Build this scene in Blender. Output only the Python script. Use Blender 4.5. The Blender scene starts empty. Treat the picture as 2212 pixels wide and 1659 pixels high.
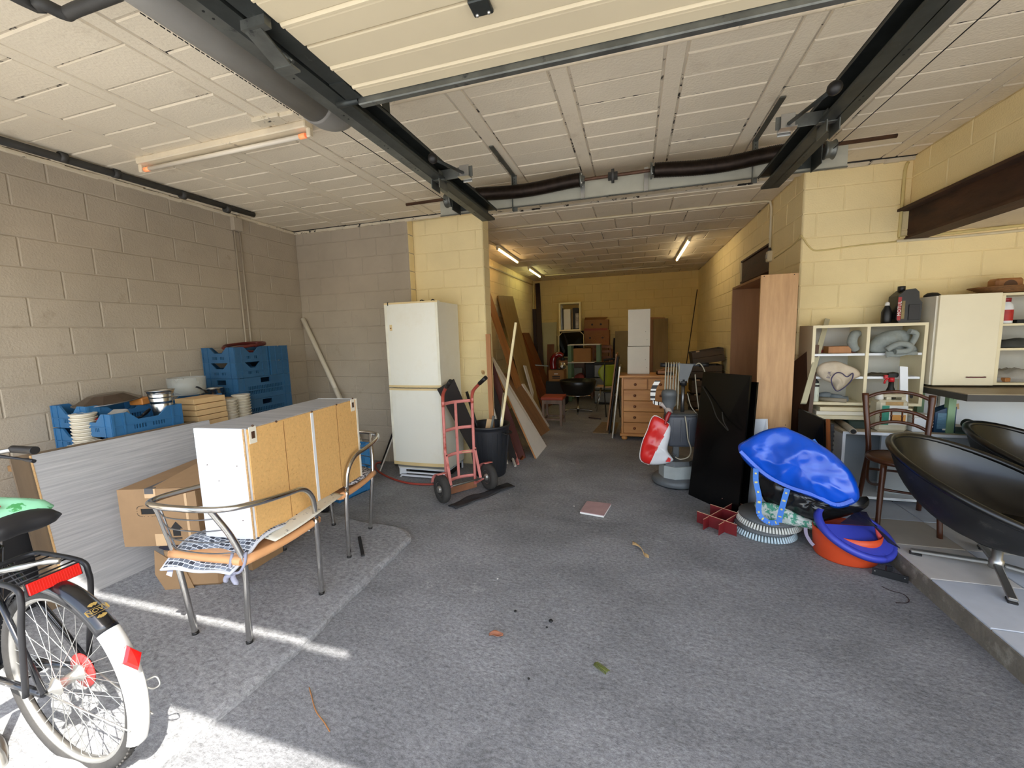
import bpy, bmesh, math, random
from mathutils import Vector, Matrix, noise
random.seed(7)
scn = bpy.context.scene
COL = scn.collection
R2 = math.radians
# ------------------------------------------------------------------ camera
FOC, IW, IH = 884.68, 2212.0, 1659.0
HC = 1.5
_yaw, _pit, _rol = -0.2916088, -0.11870801, -0.02943109
_c, _s = math.cos(_yaw), math.sin(_yaw)
FWD = Vector((_s*math.cos(_pit), _c*math.cos(_pit), math.sin(_pit)))
_r = Vector((_c, -_s, 0)); _u = _r.cross(FWD)
RGT = _r*math.cos(_rol) + _u*math.sin(_rol)
UPV = _u*math.cos(_rol) - _r*math.sin(_rol)
CAM = Vector((0, 0, HC))
cd = bpy.data.cameras.new('camera'); cam = bpy.data.objects.new('camera', cd); COL.objects.link(cam)
cd.sensor_width = 36; cd.sensor_fit = 'HORIZONTAL'; cd.lens = FOC/IW*36; cd.clip_start = .05
cam.matrix_world = Matrix(((RGT.x, UPV.x, -FWD.x, 0), (RGT.y, UPV.y, -FWD.y, 0), (RGT.z, UPV.z, -FWD.z, HC), (0, 0, 0, 1)))
scn.camera = cam
# ------------------------------------------------------------------ sky, sun, exposure
scn.view_settings.view_transform = 'Standard'; scn.view_settings.look = 'None'
scn.view_settings.gamma = 1; scn.view_settings.use_curve_mapping = False
scn.view_settings.exposure = 1.85
SUN_DIR = Vector((.25, -.195, .41)).normalized()      # towards the sun
w = bpy.data.worlds.new('sky'); scn.world = w; w.use_nodes = True
nt = w.node_tree; nt.nodes.clear()
sky = nt.nodes.new('ShaderNodeTexSky'); sky.sky_type = 'NISHITA'; sky.sun_disc = False
sky.sun_elevation = math.asin(SUN_DIR.z); sky.sun_rotation = math.atan2(SUN_DIR.x, SUN_DIR.y)
sky.air_density = 1.0; sky.dust_density = 2.0; sky.ozone_density = 1.0
hs = nt.nodes.new('ShaderNodeHueSaturation'); hs.inputs['Saturation'].default_value = .7
bg = nt.nodes.new('ShaderNodeBackground'); bg.inputs[1].default_value = .21
wo = nt.nodes.new('ShaderNodeOutputWorld')
nt.links.new(sky.outputs[0], hs.inputs['Color']); nt.links.new(hs.outputs[0], bg.inputs[0]); nt.links.new(bg.outputs[0], wo.inputs[0])
sd = bpy.data.lights.new('sun', 'SUN'); sd.energy = 4.2; sd.angle = R2(.55); sd.color = (1, .96, .89)
sun = bpy.data.objects.new('sun', sd); COL.objects.link(sun)
sun.rotation_euler = SUN_DIR.to_track_quat('Z', 'Y').to_euler(); sun.location = (3, -6, 8)
try:
    scn.cycles.diffuse_bounces = 10; scn.cycles.max_bounces = 14; scn.cycles.sample_clamp_indirect = 6.0
except Exception:
    pass

# ------------------------------------------------------------------ where a photographed point stands
def _ray(x, y): return FWD + RGT*((x-IW/2)/FOC) - UPV*((y-IH/2)/FOC)
def G(x, y, z=0.0):
    d = _ray(x, y); return CAM + d*((z-HC)/d.z)
def PY(x, y, Y):
    d = _ray(x, y); return CAM + d*(Y/d.y)
def PX(x, y, X):
    d = _ray(x, y); return CAM + d*(X/d.x)
V = Vector

# ------------------------------------------------------------------ materials
def lin(c):
    o = []
    for v in c[:3]:
        v = v/255.0; o.append(v/12.92 if v <= .04045 else ((v+.055)/1.055)**2.4)
    return (*o, 1)
MATS = {}
def mat(name, col, rough=.55, metal=0, var=.12, sc=6, bump=0, bsc=60, stretch=None, col2=None, spec=.5, trans=0, alpha=1, emit=None, estr=0, coat=0, det=4, spots=None, spot_sc=14, spot_lo=.6, spot_hi=.68, coord='Object'):
    if name in MATS: return MATS[name]
    m = bpy.data.materials.new(name); m.use_nodes = True; MATS[name] = m
    n = m.node_tree; b = n.nodes['Principled BSDF']; L = n.links.new
    b.inputs['Roughness'].default_value = rough; b.inputs['Metallic'].default_value = metal
    b.inputs['Specular IOR Level'].default_value = spec
    if trans: b.inputs['Transmission Weight'].default_value = trans
    if alpha < 1: b.inputs['Alpha'].default_value = alpha
    if coat: b.inputs['Coat Weight'].default_value = coat; b.inputs['Coat Roughness'].default_value = .1
    if emit:
        b.inputs['Emission Color'].default_value = lin(emit); b.inputs['Emission Strength'].default_value = estr
    c = lin(col)
    tc = n.nodes.new('ShaderNodeTexCoord'); mp = n.nodes.new('ShaderNodeMapping')
    if coord == 'World':
        gm = n.nodes.new('ShaderNodeNewGeometry'); L(gm.outputs['Position'], mp.inputs[0])
    else: L(tc.outputs[coord], mp.inputs[0])
    if stretch: mp.inputs['Scale'].default_value = stretch
    tx = n.nodes.new('ShaderNodeTexNoise'); tx.inputs['Scale'].default_value = sc; tx.inputs['Detail'].default_value = det; tx.inputs['Roughness'].default_value = .62
    L(mp.outputs[0], tx.inputs['Vector'])
    rp = n.nodes.new('ShaderNodeValToRGB'); e = rp.color_ramp.elements
    e[0].position = .3; e[1].position = .7
    c2 = lin(col2) if col2 else tuple(min(1, x*(1+var)) for x in c[:3])+(1,)
    c1 = c if col2 else tuple(x*(1-var) for x in c[:3])+(1,)
    e[0].color = c1; e[1].color = c2
    L(tx.outputs[0], rp.inputs[0]); out = rp.outputs[0]
    if spots:
        t2 = n.nodes.new('ShaderNodeTexNoise'); t2.inputs['Scale'].default_value = spot_sc; t2.inputs['Detail'].default_value = 6; t2.inputs['Roughness'].default_value = .7
        L(mp.outputs[0], t2.inputs['Vector'])
        r2 = n.nodes.new('ShaderNodeValToRGB'); r2.color_ramp.elements[0].position = spot_lo; r2.color_ramp.elements[1].position = spot_hi
        L(t2.outputs[0], r2.inputs[0])
        mx = n.nodes.new('ShaderNodeMix'); mx.data_type = 'RGBA'
        L(r2.outputs[0], mx.inputs[0]); L(out, mx.inputs[6]); mx.inputs[7].default_value = lin(spots); out = mx.outputs[2]
    L(out, b.inputs['Base Color'])
    if bump:
        t3 = n.nodes.new('ShaderNodeTexNoise'); t3.inputs['Scale'].default_value = bsc; t3.inputs['Detail'].default_value = 5
        L(mp.outputs[0], t3.inputs['Vector'])
        bp = n.nodes.new('ShaderNodeBump'); bp.inputs['Strength'].default_value = bump; bp.inputs['Distance'].default_value = .01
        L(t3.outputs[0], bp.inputs['Height']); L(bp.outputs[0], b.inputs['Normal'])
    return m
def wood(name, dark, light, ax='z', sc=9, rough=.5, knots=None):
    st = {'x': (.12, 1, 1), 'y': (1, .12, 1), 'z': (1, 1, .12)}[ax]
    return mat(name, dark, rough=rough, col2=light, sc=sc, stretch=st, det=7, bump=.05, bsc=40, spots=knots, spot_sc=5, spot_lo=.66, spot_hi=.7)

# ------------------------------------------------------------------ mesh builder
class MB:
    def __init__(s): s.v = []; s.f = []; s.m = []; s.sm = []
    def add(s, vs, fs, mi=0, smooth=False):
        o = len(s.v); s.v += [V(p) for p in vs]
        for f in fs:
            s.f.append([i+o for i in f]); s.m.append(mi); s.sm.append(smooth)
        return s
    def box(s, c, d, rot=None, mi=0, bev=0):
        c = V(c); h = V(d)/2; b = min(bev, h.x*.49, h.y*.49, h.z*.49)
        if b <= 0:
            vs = [V((x*h.x, y*h.y, z*h.z)) for x in (-1, 1) for y in (-1, 1) for z in (-1, 1)]
            fs = [(0, 1, 3, 2), (4, 6, 7, 5), (0, 4, 5, 1), (2, 3, 7, 6), (0, 2, 6, 4), (1, 5, 7, 3)]
        else:
            vs = []; idx = {}
            for x in (-1, 1):
                for y in (-1, 1):
                    for z in (-1, 1):
                        for a in range(3):
                            p = [x*h.x, y*h.y, z*h.z]; sg = (x, y, z)
                            for k in range(3):
                                if k != a: p[k] -= sg[k]*b
                            idx[(x, y, z, a)] = len(vs); vs.append(V(p))
            fs = []
            def q(*k): fs.append([idx[i] for i in k])
            for sg in (-1, 1):
                q((sg, -1, -1, 0), (sg, 1, -1, 0), (sg, 1, 1, 0), (sg, -1, 1, 0))
                q((-1, sg, -1, 1), (1, sg, -1, 1), (1, sg, 1, 1), (-1, sg, 1, 1))
                q((-1, -1, sg, 2), (1, -1, sg, 2), (1, 1, sg, 2), (-1, 1, sg, 2))
            for x in (-1, 1):
                for y in (-1, 1): q((x, y, -1, 0), (x, y, 1, 0), (x, y, 1, 1), (x, y, -1, 1))
                for z in (-1, 1): q((x, -1, z, 0), (x, 1, z, 0), (x, 1, z, 2), (x, -1, z, 2))
            for y in (-1, 1):
                for z in (-1, 1): q((-1, y, z, 1), (1, y, z, 1), (1, y, z, 2), (-1, y, z, 2))
            for x in (-1, 1):
                for y in (-1, 1):
                    for z in (-1, 1): q((x, y, z, 0), (x, y, z, 1), (x, y, z, 2))
        if rot is not None: vs = [rot @ p for p in vs]
        return s.add([p+c for p in vs], fs, mi)
    def bx(s, x0, x1, y0, y1, z0, z1, mi=0, bev=0):
        return s.box(((x0+x1)/2, (y0+y1)/2, (z0+z1)/2), (abs(x1-x0), abs(y1-y0), abs(z1-z0)), None, mi, bev)
    def slab(s, cs, t, mi=0):
        cs = [V(c) for c in cs]; n = (cs[2]-cs[0]).cross(cs[3]-cs[1]).normalized()*t
        k = len(cs); vs = cs+[c+n for c in cs]
        fs = [list(range(k))[::-1], list(range(k, 2*k))]+[(i, (i+1) % k, (i+1) % k+k, i+k) for i in range(k)]
        return s.add(vs, fs, mi)
    def bar(s, a, b, wd, th, up=(0, 0, 1), mi=0, bev=0):
        a, b = V(a), V(b); d = b-a; L = d.length; z = d/L; u = V(up)
        x = u.cross(z)
        if x.length < 1e-4: x = V((1, 0, 0)).cross(z)
        x.normalize(); y = z.cross(x)
        rot = Matrix((x, y, z)).transposed()
        return s.box((a+b)/2, (wd, th, L), rot, mi, bev)
    def tube(s, pts, r, n=10, closed=False, mi=0, caps=True, sub=0):
        pts = [V(p) for p in pts]
        if sub: pts = smooth_path(pts, sub, closed)
        k = len(pts); rs = r if isinstance(r, (list, tuple)) else [r]*k
        if len(rs) != k: rs = [rs[min(len(rs)-1, int(i*len(rs)/k))] for i in range(k)]
        vs = []; prev = None
        for i in range(k):
            if closed: t = pts[(i+1) % k]-pts[i-1]
            else: t = pts[min(i+1, k-1)]-pts[max(i-1, 0)]
            if t.length < 1e-9: t = V((0, 0, 1))
            t.normalize()
            if prev is None:
                a = V((0, 0, 1)) if abs(t.z) < .9 else V((1, 0, 0))
                x = a.cross(t).normalized()
            else:
                x = prev-t*prev.dot(t)
                if x.length < 1e-6: x = V((1, 0, 0)).cross(t)
                x.normalize()
            prev = x; y = t.cross(x)
            for j in range(n):
                an = 2*math.pi*j/n; vs.append(pts[i]+(x*math.cos(an)+y*math.sin(an))*rs[i])
        fs = []
        for i in range(k if closed else k-1):
            o, p = i*n, ((i+1) % k)*n
            fs += [(o+j, o+(j+1) % n, p+(j+1) % n, p+j) for j in range(n)]
        s.add(vs, fs, mi, True)
        if caps and not closed:
            s.add(vs[:n], [list(range(n))[::-1]], mi); s.add(vs[-n:], [list(range(n))], mi)
        return s
    def lathe(s, prof, c=(0, 0, 0), rot=None, n=24, mi=0, smooth=True, sx=1, sy=1, caps=True):
        c = V(c); vs = []; k = len(prof)
        for r, z in prof:
            for j in range(n):
                a = 2*math.pi*j/n; p = V((r*math.cos(a)*sx, r*math.sin(a)*sy, z))
                vs.append((rot @ p if rot is not None else p)+c)
        fs = [(i*n+j, i*n+(j+1) % n, (i+1)*n+(j+1) % n, (i+1)*n+j) for i in range(k-1) for j in range(n)]
        s.add(vs, fs, mi, smooth)
        if caps:
            if prof[0][0] > 1e-5: s.add(vs[:n], [list(range(n))[::-1]], mi)
            if prof[-1][0] > 1e-5: s.add(vs[-n:], [list(range(n))], mi)
        return s
    def grid(s, fn, nu, nv, mi=0, smooth=True, wrap=False):
        vs = [V(fn(i/nu, j/nv)) for i in range(nu+1) for j in range(nv+1)]
        fs = [(i*(nv+1)+j, (i+1)*(nv+1)+j, (i+1)*(nv+1)+j+1, i*(nv+1)+j+1) for i in range(nu) for j in range(nv)]
        return s.add(vs, fs, mi, smooth)
    def sheet(s, fn, nu, nv, t, mi=0, smooth=True):
        P = [[V(fn(i/nu, j/nv)) for j in range(nv+1)] for i in range(nu+1)]
        N = [[None]*(nv+1) for _ in range(nu+1)]
        for i in range(nu+1):
            for j in range(nv+1):
                a = P[min(i+1, nu)][j]-P[max(i-1, 0)][j]; b = P[i][min(j+1, nv)]-P[i][max(j-1, 0)]
                q = a.cross(b); N[i][j] = q.normalized() if q.length > 1e-9 else V((0, 0, 1))
        w1 = nv+1; o = (nu+1)*w1
        vs = [P[i][j] for i in range(nu+1) for j in range(w1)]+[P[i][j]-N[i][j]*t for i in range(nu+1) for j in range(w1)]
        fs = []
        for i in range(nu):
            for j in range(nv):
                a = i*w1+j; fs.append((a, a+w1, a+w1+1, a+1)); fs.append((o+a, o+a+1, o+a+w1+1, o+a+w1))
        s.add(vs, fs, mi, smooth)
        ed = []
        for i in range(nu): ed.append((i*w1, (i+1)*w1)); ed.append(((i+1)*w1+nv, i*w1+nv))
        for j in range(nv): ed.append((j+1, j)); ed.append((nu*w1+j, nu*w1+j+1))
        base = len(s.v)-len(vs)
        for a, b in ed:
            s.f.append([base+a, base+o+a, base+o+b, base+b][::-1]); s.m.append(mi); s.sm.append(False)
        return s
    def sphere(s, c, r, mi=0, n=14, sz=1, rot=None):
        k = n//2
        return s.lathe([(max(1e-6, r*math.sin(math.pi*i/k)), -r*sz*math.cos(math.pi*i/k)) for i in range(k+1)], c, rot, n, mi, caps=False)
    def pillow(s, outline, c, up, bf, bb, rings=9, nz=.012, nsc=9, mi=0, crease=None, seed=0, sub=4):
        """closed cloth or film body: an outline bulging along +up by bf and along -up by bb, wrinkled"""
        ol = smooth_path([V(p) for p in outline], sub, True); c = V(c); up = V(up).normalized(); k = len(ol)
        sd = V((seed*3.1, seed*1.7, seed))
        for sgn, bl in ((1, bf), (-1, bb)):
            vs = []
            for i in range(rings+1):
                t = i/rings
                for p in ol:
                    q = c.lerp(p, t); h = (1-t**2.2)**.6*bl
                    d = noise.noise((q+sd)*nsc)*.6+abs(noise.noise((q+sd)*nsc*2.1))*.8-.3
                    if crease: d = .5-1.6*abs(noise.noise((q+sd)*crease))-.5*abs(noise.noise((q+sd)*crease*2.6))
                    vs.append(q+up*sgn*(h+d*nz*2*(1-t**6)))
            fs = []
            for i in range(rings):
                for j in range(k):
                    a = (i*k+j, i*k+(j+1) % k, (i+1)*k+(j+1) % k, (i+1)*k+j)
                    if i == 0: a = (0, (i+1)*k+(j+1) % k, (i+1)*k+j)
                    fs.append(a if sgn < 0 else a[::-1])
            s.add(vs, fs, mi, True)
        return s
    def build(s, name, mats, parent=None, kind=None, world=True, label=None):
        me = bpy.data.meshes.new(name)
        off = V((0, 0, 0))
        if parent is not None and world: off = wloc(parent)
        elif parent is None and world:
            xs = [p.x for p in s.v]; ys = [p.y for p in s.v]; zs = [p.z for p in s.v]
            off = V(((min(xs)+max(xs))/2, (min(ys)+max(ys))/2, min(zs)))
        me.from_pydata([p-off for p in s.v], [], s.f)
        if not isinstance(mats, (list, tuple)): mats = [mats]
        for q in mats: me.materials.append(q)
        me.polygons.foreach_set('material_index', s.m); me.polygons.foreach_set('use_smooth', s.sm)
        me.update()
        bm = bmesh.new(); bm.from_mesh(me); bmesh.ops.remove_doubles(bm, verts=bm.verts, dist=1e-5)
        bmesh.ops.recalc_face_normals(bm, faces=bm.faces); bm.to_mesh(me); bm.free()
        o = bpy.data.objects.new(name, me); COL.objects.link(o)
        if parent is not None: o.parent = parent
        else: o.location = off
        if kind: o['kind'] = kind
        if label: o['label'] = label
        return o
def wloc(o):
    p = V(o.location)
    while o.parent: o = o.parent; p += V(o.location)
    return p
def smooth_path(pts, sub, closed=False):
    k = len(pts); out = []
    rng = range(k) if closed else range(k-1)
    for i in rng:
        if closed: p0, p1, p2, p3 = pts[i-1], pts[i], pts[(i+1) % k], pts[(i+2) % k]
        else: p0, p1, p2, p3 = pts[max(i-1, 0)], pts[i], pts[i+1], pts[min(i+2, k-1)]
        for j in range(sub):
            t = j/sub
            out.append(.5*((2*p1)+(p2-p0)*t+(2*p0-5*p1+4*p2-p3)*t*t+(3*p1-p0-3*p2+p3)*t**3))
    if not closed: out.append(pts[-1])
    return out
def tag(o, label, cat, group=None):
    o['label'] = label; o['category'] = cat
    if group: o['group'] = group
    return o
def thing(name, label, cat, loc=(0, 0, 0), group=None):
    o = bpy.data.objects.new(name, None); COL.objects.link(o); o.location = loc; o.empty_display_size = .1
    return tag(o, label, cat, group)
def dup(root, loc, rotz, label, group=None):
    r = root.copy(); COL.objects.link(r); r.location = loc; r.rotation_euler = (0, 0, rotz); r['label'] = label
    if group: r['group'] = group
    for ch in list(root.children):
        c = ch.copy(); COL.objects.link(c); c.parent = r
        for g in ch.children:
            d = g.copy(); COL.objects.link(d); d.parent = c
    return r
def rotz(a): return Matrix.Rotation(a, 3, 'Z')
def text(name, body, size, m, parent, loc, xdir, ydir, ext=.0006):
    c = bpy.data.curves.new(name, 'FONT'); c.body = body; c.size = size; c.extrude = ext; c.align_x = 'CENTER'; c.align_y = 'CENTER'; c.resolution_u = 2
    c.materials.append(m)
    x = V(xdir).normalized(); z = x.cross(V(ydir)).normalized(); y = z.cross(x)
    dg = bpy.data.objects.new(name+'_tmp', c); COL.objects.link(dg)
    bpy.context.view_layer.update()
    me = bpy.data.meshes.new_from_object(dg.evaluated_get(bpy.context.evaluated_depsgraph_get()))
    bpy.data.objects.remove(dg)
    o = bpy.data.objects.new(name, me); COL.objects.link(o)
    rt = Matrix((x, y, z)).transposed()
    me.transform(rt.to_4x4())
    o.parent = parent; o.location = V(loc)-(wloc(parent) if parent else V((0, 0, 0)))
    return o
def struct(o): o['kind'] = 'structure'; return o
# ================================================================== the room
ZC = 2.83; YC = 4.25; XL = -4.0; YP = 4.37; XO = -1.60; XR = 1.39; YB = 10.3; XBL = -2.43; XW = 2.14
CRS = .2019; Z0 = .038
m_grey = mat('paint_greige', (170, 158, 139), .8, var=.1, sc=1.3, bump=.35, bsc=90, coord='World', spots=(140, 127, 106), spot_sc=5, spot_lo=.62, spot_hi=.85)
m_yel = mat('paint_yellow', (238, 219, 166), .75, var=.06, sc=1.5, bump=.3, bsc=90, coord='World', spots=(196, 170, 105), spot_sc=9, spot_lo=.7, spot_hi=.9)
m_yelback = mat('paint_yellow_back', (230, 204, 134), .75, var=.06, sc=1.5, bump=.3, bsc=90, coord='World')
m_ceil = mat('paint_ceiling', (222, 210, 186), .8, var=.07, sc=1.1, bump=.35, bsc=70, coord='World', spots=(178, 160, 134), spot_sc=3, spot_lo=.58, spot_hi=.9)
m_ceilj = mat('ceiling_joint', (196, 184, 162), .9, coord='World', spots=(40, 36, 30), spot_sc=9, spot_lo=.55, spot_hi=.6)
m_dark = mat('dark_steel', (46, 40, 34), .7, var=.3, sc=9)
m_rust = mat('rusty_beam', (66, 40, 24), .75, var=.4, sc=7, bump=.3, bsc=60, stretch=(1, .3, 1), spots=(30, 20, 14), spot_sc=6, spot_lo=.5, spot_hi=.7)
m_mould = mat('white_trim', (210, 198, 172), .8, var=.1, sc=5, spots=(36, 32, 27), spot_sc=13, spot_lo=.6, spot_hi=.64, coord='World')
m_black = mat('black_matt', (14, 14, 14), .6, var=.2)

def floor_mat(name, a, b, c, sc=1.0):
    m = bpy.data.materials.new(name); m.use_nodes = True; n = m.node_tree; L = n.links.new; p = n.nodes['Principled BSDF']
    p.inputs['Roughness'].default_value = .82; p.inputs['Specular IOR Level'].default_value = .3
    g = n.nodes.new('ShaderNodeNewGeometry'); mp = n.nodes.new('ShaderNodeMapping'); mp.inputs['Scale'].default_value = (.8*sc, 1.15*sc, 1); mp.inputs['Rotation'].default_value = (0, 0, .12)
    L(g.outputs['Position'], mp.inputs[0])
    def N(scale, det, rough, dist=0):
        t = n.nodes.new('ShaderNodeTexNoise'); t.inputs['Scale'].default_value = scale; t.inputs['Detail'].default_value = det; t.inputs['Roughness'].default_value = rough; t.inputs['Distortion'].default_value = dist
        L(mp.outputs[0], t.inputs['Vector']); return t
    def RP(t, p0, c0, p1, c1):
        r = n.nodes.new('ShaderNodeValToRGB'); e = r.color_ramp.elements; e[0].position = p0; e[0].color = c0; e[1].position = p1; e[1].color = c1
        L(t.outputs[0], r.inputs[0]); return r
    def MX(f, x, y, bt='MIX'):
        k = n.nodes.new('ShaderNodeMix'); k.data_type = 'RGBA'; k.blend_type = bt
        if f is None: k.inputs[0].default_value = 1
        else: L(f, k.inputs[0])
        for s_, v_ in ((6, x), (7, y)):
            if hasattr(v_, 'links'): L(v_, k.inputs[s_])
            else: k.inputs[s_].default_value = v_
        return k.outputs[2]
    W0 = (0, 0, 0, 1); W1 = (1, 1, 1, 1)
    big = RP(N(1.3, 6, .62, .3), .32, lin(a), .68, lin(b))
    fine = RP(N(55, 9, .85, .15), .36, (.48, .48, .48, 1), .64, (1.4, 1.4, 1.4, 1))
    o = MX(None, big.outputs[0], fine.outputs[0], 'MULTIPLY')
    spot = RP(N(5.5, 10, .82, .3), .58, W0, .7, W1)
    sp2 = RP(N(1.1, 3, .5), .45, W0, .62, W1)
    k = n.nodes.new('ShaderNodeMath'); k.operation = 'MULTIPLY'; L(spot.outputs[0], k.inputs[0]); L(sp2.outputs[0], k.inputs[1])
    k2 = n.nodes.new('ShaderNodeMath'); k2.operation = 'MULTIPLY'; k2.inputs[1].default_value = .75; L(k.outputs[0], k2.inputs[0])
    o = MX(k2.outputs[0], o, lin(c))
    dk = RP(N(2.7, 10, .8, .2), .58, W0, .76, (.6, .6, .6, 1))
    o = MX(dk.outputs[0], o, lin((78, 78, 78)))
    L(o, p.inputs['Base Color'])
    bt = N(30, 9, .78, .2); bp = n.nodes.new('ShaderNodeBump'); bp.inputs['Strength'].default_value = .9; bp.inputs['Distance'].default_value = .016
    L(bt.outputs[0], bp.inputs['Height']); L(bp.outputs[0], p.inputs['Normal'])
    return m
m_floor = floor_mat('concrete_floor', (126, 127, 129), (166, 167, 169), (226, 226, 225))
m_slab = floor_mat('concrete_slab', (146, 147, 149), (170, 171, 172), (198, 198, 197), .7)
m_out = mat('driveway', (164, 164, 164), .9, var=.1, sc=3, coord='World')

# floor and ground
o = MB().bx(-4.3, 8, -.1, YB+.3, -.2, 0).build('floor', m_floor); struct(o)
o = MB().bx(-14, 14, -16, -.1, -.2, -.005).build('ground_outside', m_out); struct(o)
# raised slab in the left bay
pts = [G(x, y, .035) for x, y in ((640, 1400), (720, 1322), (800, 1244), (888, 1160), (884, 1148), (866, 1136), (836, 1131), (803, 1128))]
pts = [V((-1.60, -.08, 0)), V((-1.585, 1.0, 0))]+pts+[V((-2.5, 2.78, 0)), V((-3.2, 2.74, 0)), V((-4.0, 2.76, 0)), V((-4.0, -.08, 0))]
P = []
for i in range(len(pts)-3):
    for j in range(4):
        q = pts[i].lerp(pts[i+1], j/4); q = V((q.x+random.uniform(-.008, .008), q.y+random.uniform(-.008, .008), 0)); P.append(q)
P += pts[-3:]
b = MB(); n = len(P)
cen = V((-2.8, 1.3, 0))
lo = [V((p.x, p.y, 0)) for p in P]; mid = [V((p.x, p.y, .022)) for p in P]; hi = [V((p.x, p.y, .035))+(cen-p).normalized()*.03 for p in P]
for h in hi: h.z = .035
b.add(lo+mid+hi, [(i, (i+1) % n, n+(i+1) % n, n+i) for i in range(n)]+[(n+i, n+(i+1) % n, 2*n+(i+1) % n, 2*n+i) for i in range(n)]+[list(range(2*n, 3*n))])
struct(b.build('floor_slab', m_slab))
# ------------------------------------------------------------------ block walls
_blk = {}
def block_mesh(wd, ht, m):
    key = (round(wd, 3), round(ht, 3), m.name)
    if key in _blk: return _blk[key]
    b = MB(); g = .0022; c = .006; d = .0045
    x0, x1, z0, z1 = g, wd-g, g, ht-g
    vs = [(x0, 0, z0), (x1, 0, z0), (x1, 0, z1), (x0, 0, z1), (x0+c, -d, z0+c), (x1-c, -d, z0+c), (x1-c, -d, z1-c), (x0+c, -d, z1-c)]
    b.add(vs, [(0, 1, 5, 4), (1, 2, 6, 5), (2, 3, 7, 6), (3, 0, 4, 7), (4, 5, 6, 7)])
    me = bpy.data.meshes.new('block'); me.from_pydata(b.v, [], b.f); me.materials.append(m); _blk[key] = me
    return me
def block_wall(wall, org, ang, length, zlo, zhi, m, holes=(), phase=0.0, bw=.404):
    """blocks on the face that starts at org and runs along direction ang; the block front looks to the right of... -y of the local frame"""
    rt = Matrix.Rotation(ang, 4, 'Z'); base = wloc(wall)
    j = 0
    while Z0+CRS*j < zhi:
        za, zb = Z0+CRS*j, Z0+CRS*(j+1)
        if j == 0: za = 0
        za, zb = max(za, zlo), min(zb, zhi)
        if zb-za > .03:
            u = -bw*(.5*(j % 2)+phase)
            while u < length:
                ua, ub = max(u, 0), min(u+bw, length)
                if ub-ua > .04 and not any(ub > h[0]+.01 and ua < h[1]-.01 and zb > h[2]+.01 and za < h[3]-.01 for h in holes):
                    o = bpy.data.objects.new('block', block_mesh(ub-ua, zb-za, m)); COL.objects.link(o); o.parent = wall
                    p = V(org)+rt.to_3x3() @ V((ua, -random.uniform(0, .0015), 0))+V((0, 0, za))
                    o.location = p-base; o.rotation_euler = (0, 0, ang)
                u += bw
        j += 1
# left wall (face x=XL, looks +x): run along -y so that local -y is +x ... direction angle -90deg -> local -y = -x ; use +90 -> local -y = +x
wl = MB().bx(XL-.2, XL, -.25, YC+.2, 0, ZC+.2).build('wall_left', m_grey); struct(wl)
block_wall(wl, (XL, -.1, 0), math.pi/2, YC+.1, 0, ZC, m_grey, phase=.3)
wf = MB().bx(XL-.2, -2.45, YC, YC+.2, 0, ZC+.2).build('wall_front_left', m_grey); struct(wf)
block_wall(wf, (XL, YC, 0), 0, 1.55, 0, ZC, m_grey, phase=.2)
wp = MB().bx(-2.45, XO, YP, YP+.19, 0, ZC+.2).build('wall_pillar', m_yel); struct(wp)
block_wall(wp, (-2.45, YP, 0), 0, .85, 0, ZC, m_yel, phase=.1)
block_wall(wp, (-2.452, YC, 0), math.pi/2, .12, 0, ZC, m_yel)
block_wall(wp, (XO, YP, 0), math.pi/2, .19, 0, ZC, m_yel)
wr = MB().bx(XR, 4.9, YC, YC+.2, 0, ZC+.2).build('wall_right', m_yel); struct(wr)
block_wall(wr, (XR, YC, 0), 0, .75, 0, ZC, m_yel, phase=.25, bw=.39)
block_wall(wr, (XW, YC, 0), 0, 1.6, 0, 2.22, m_yel, phase=.25, bw=.39)
ws = MB(); ws.bx(XR, XR+.2, YC+.2, 5.15, 0, ZC+.2); ws.bx(XR, XR+.2, 6.42, YB+.2, 0, ZC+.2); ws.bx(XR, XR+.2, 5.15, 6.42, 2.41, ZC+.2); ws.bx(XR, XR+.2, 5.15, 6.42, 0, 1.55); ws.bx(XR+.5, XR+.7, 4.5, 7, 0, ZC+.2); ws.bx(XR+.15, XR+.7, 4.9, 6.8, ZC, ZC+.2); ws.bx(XR+.15, XR+.7, 4.8, 4.95, 0, ZC+.2); ws.bx(XR+.15, XR+.7, 6.75, 6.9, 0, ZC+.2)
ws = ws.build('wall_back_right', m_yel); struct(ws)
block_wall(ws, (XR, YB, 0), -math.pi/2, YB-YC, 0, ZC, m_yel, holes=[(YB-6.42, YB-5.15, 1.55, 2.41)])
wb = MB().bx(XBL-.2, XR+.2, YB, YB+.2, 0, ZC+.2).build('wall_back', m_yelback); struct(wb)
block_wall(wb, (XBL, YB, 0), 0, XR-XBL, 0, ZC, m_yelback, phase=.4)
wq = MB().bx(XBL-.2, XBL, YP+.19, YB+.2, 0, ZC+.2).build('wall_back_left', m_yel); struct(wq)
block_wall(wq, (XBL, YP+.19, 0), math.pi/2, YB-YP-.19, 0, ZC, m_yel, phase=.15)
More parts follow.
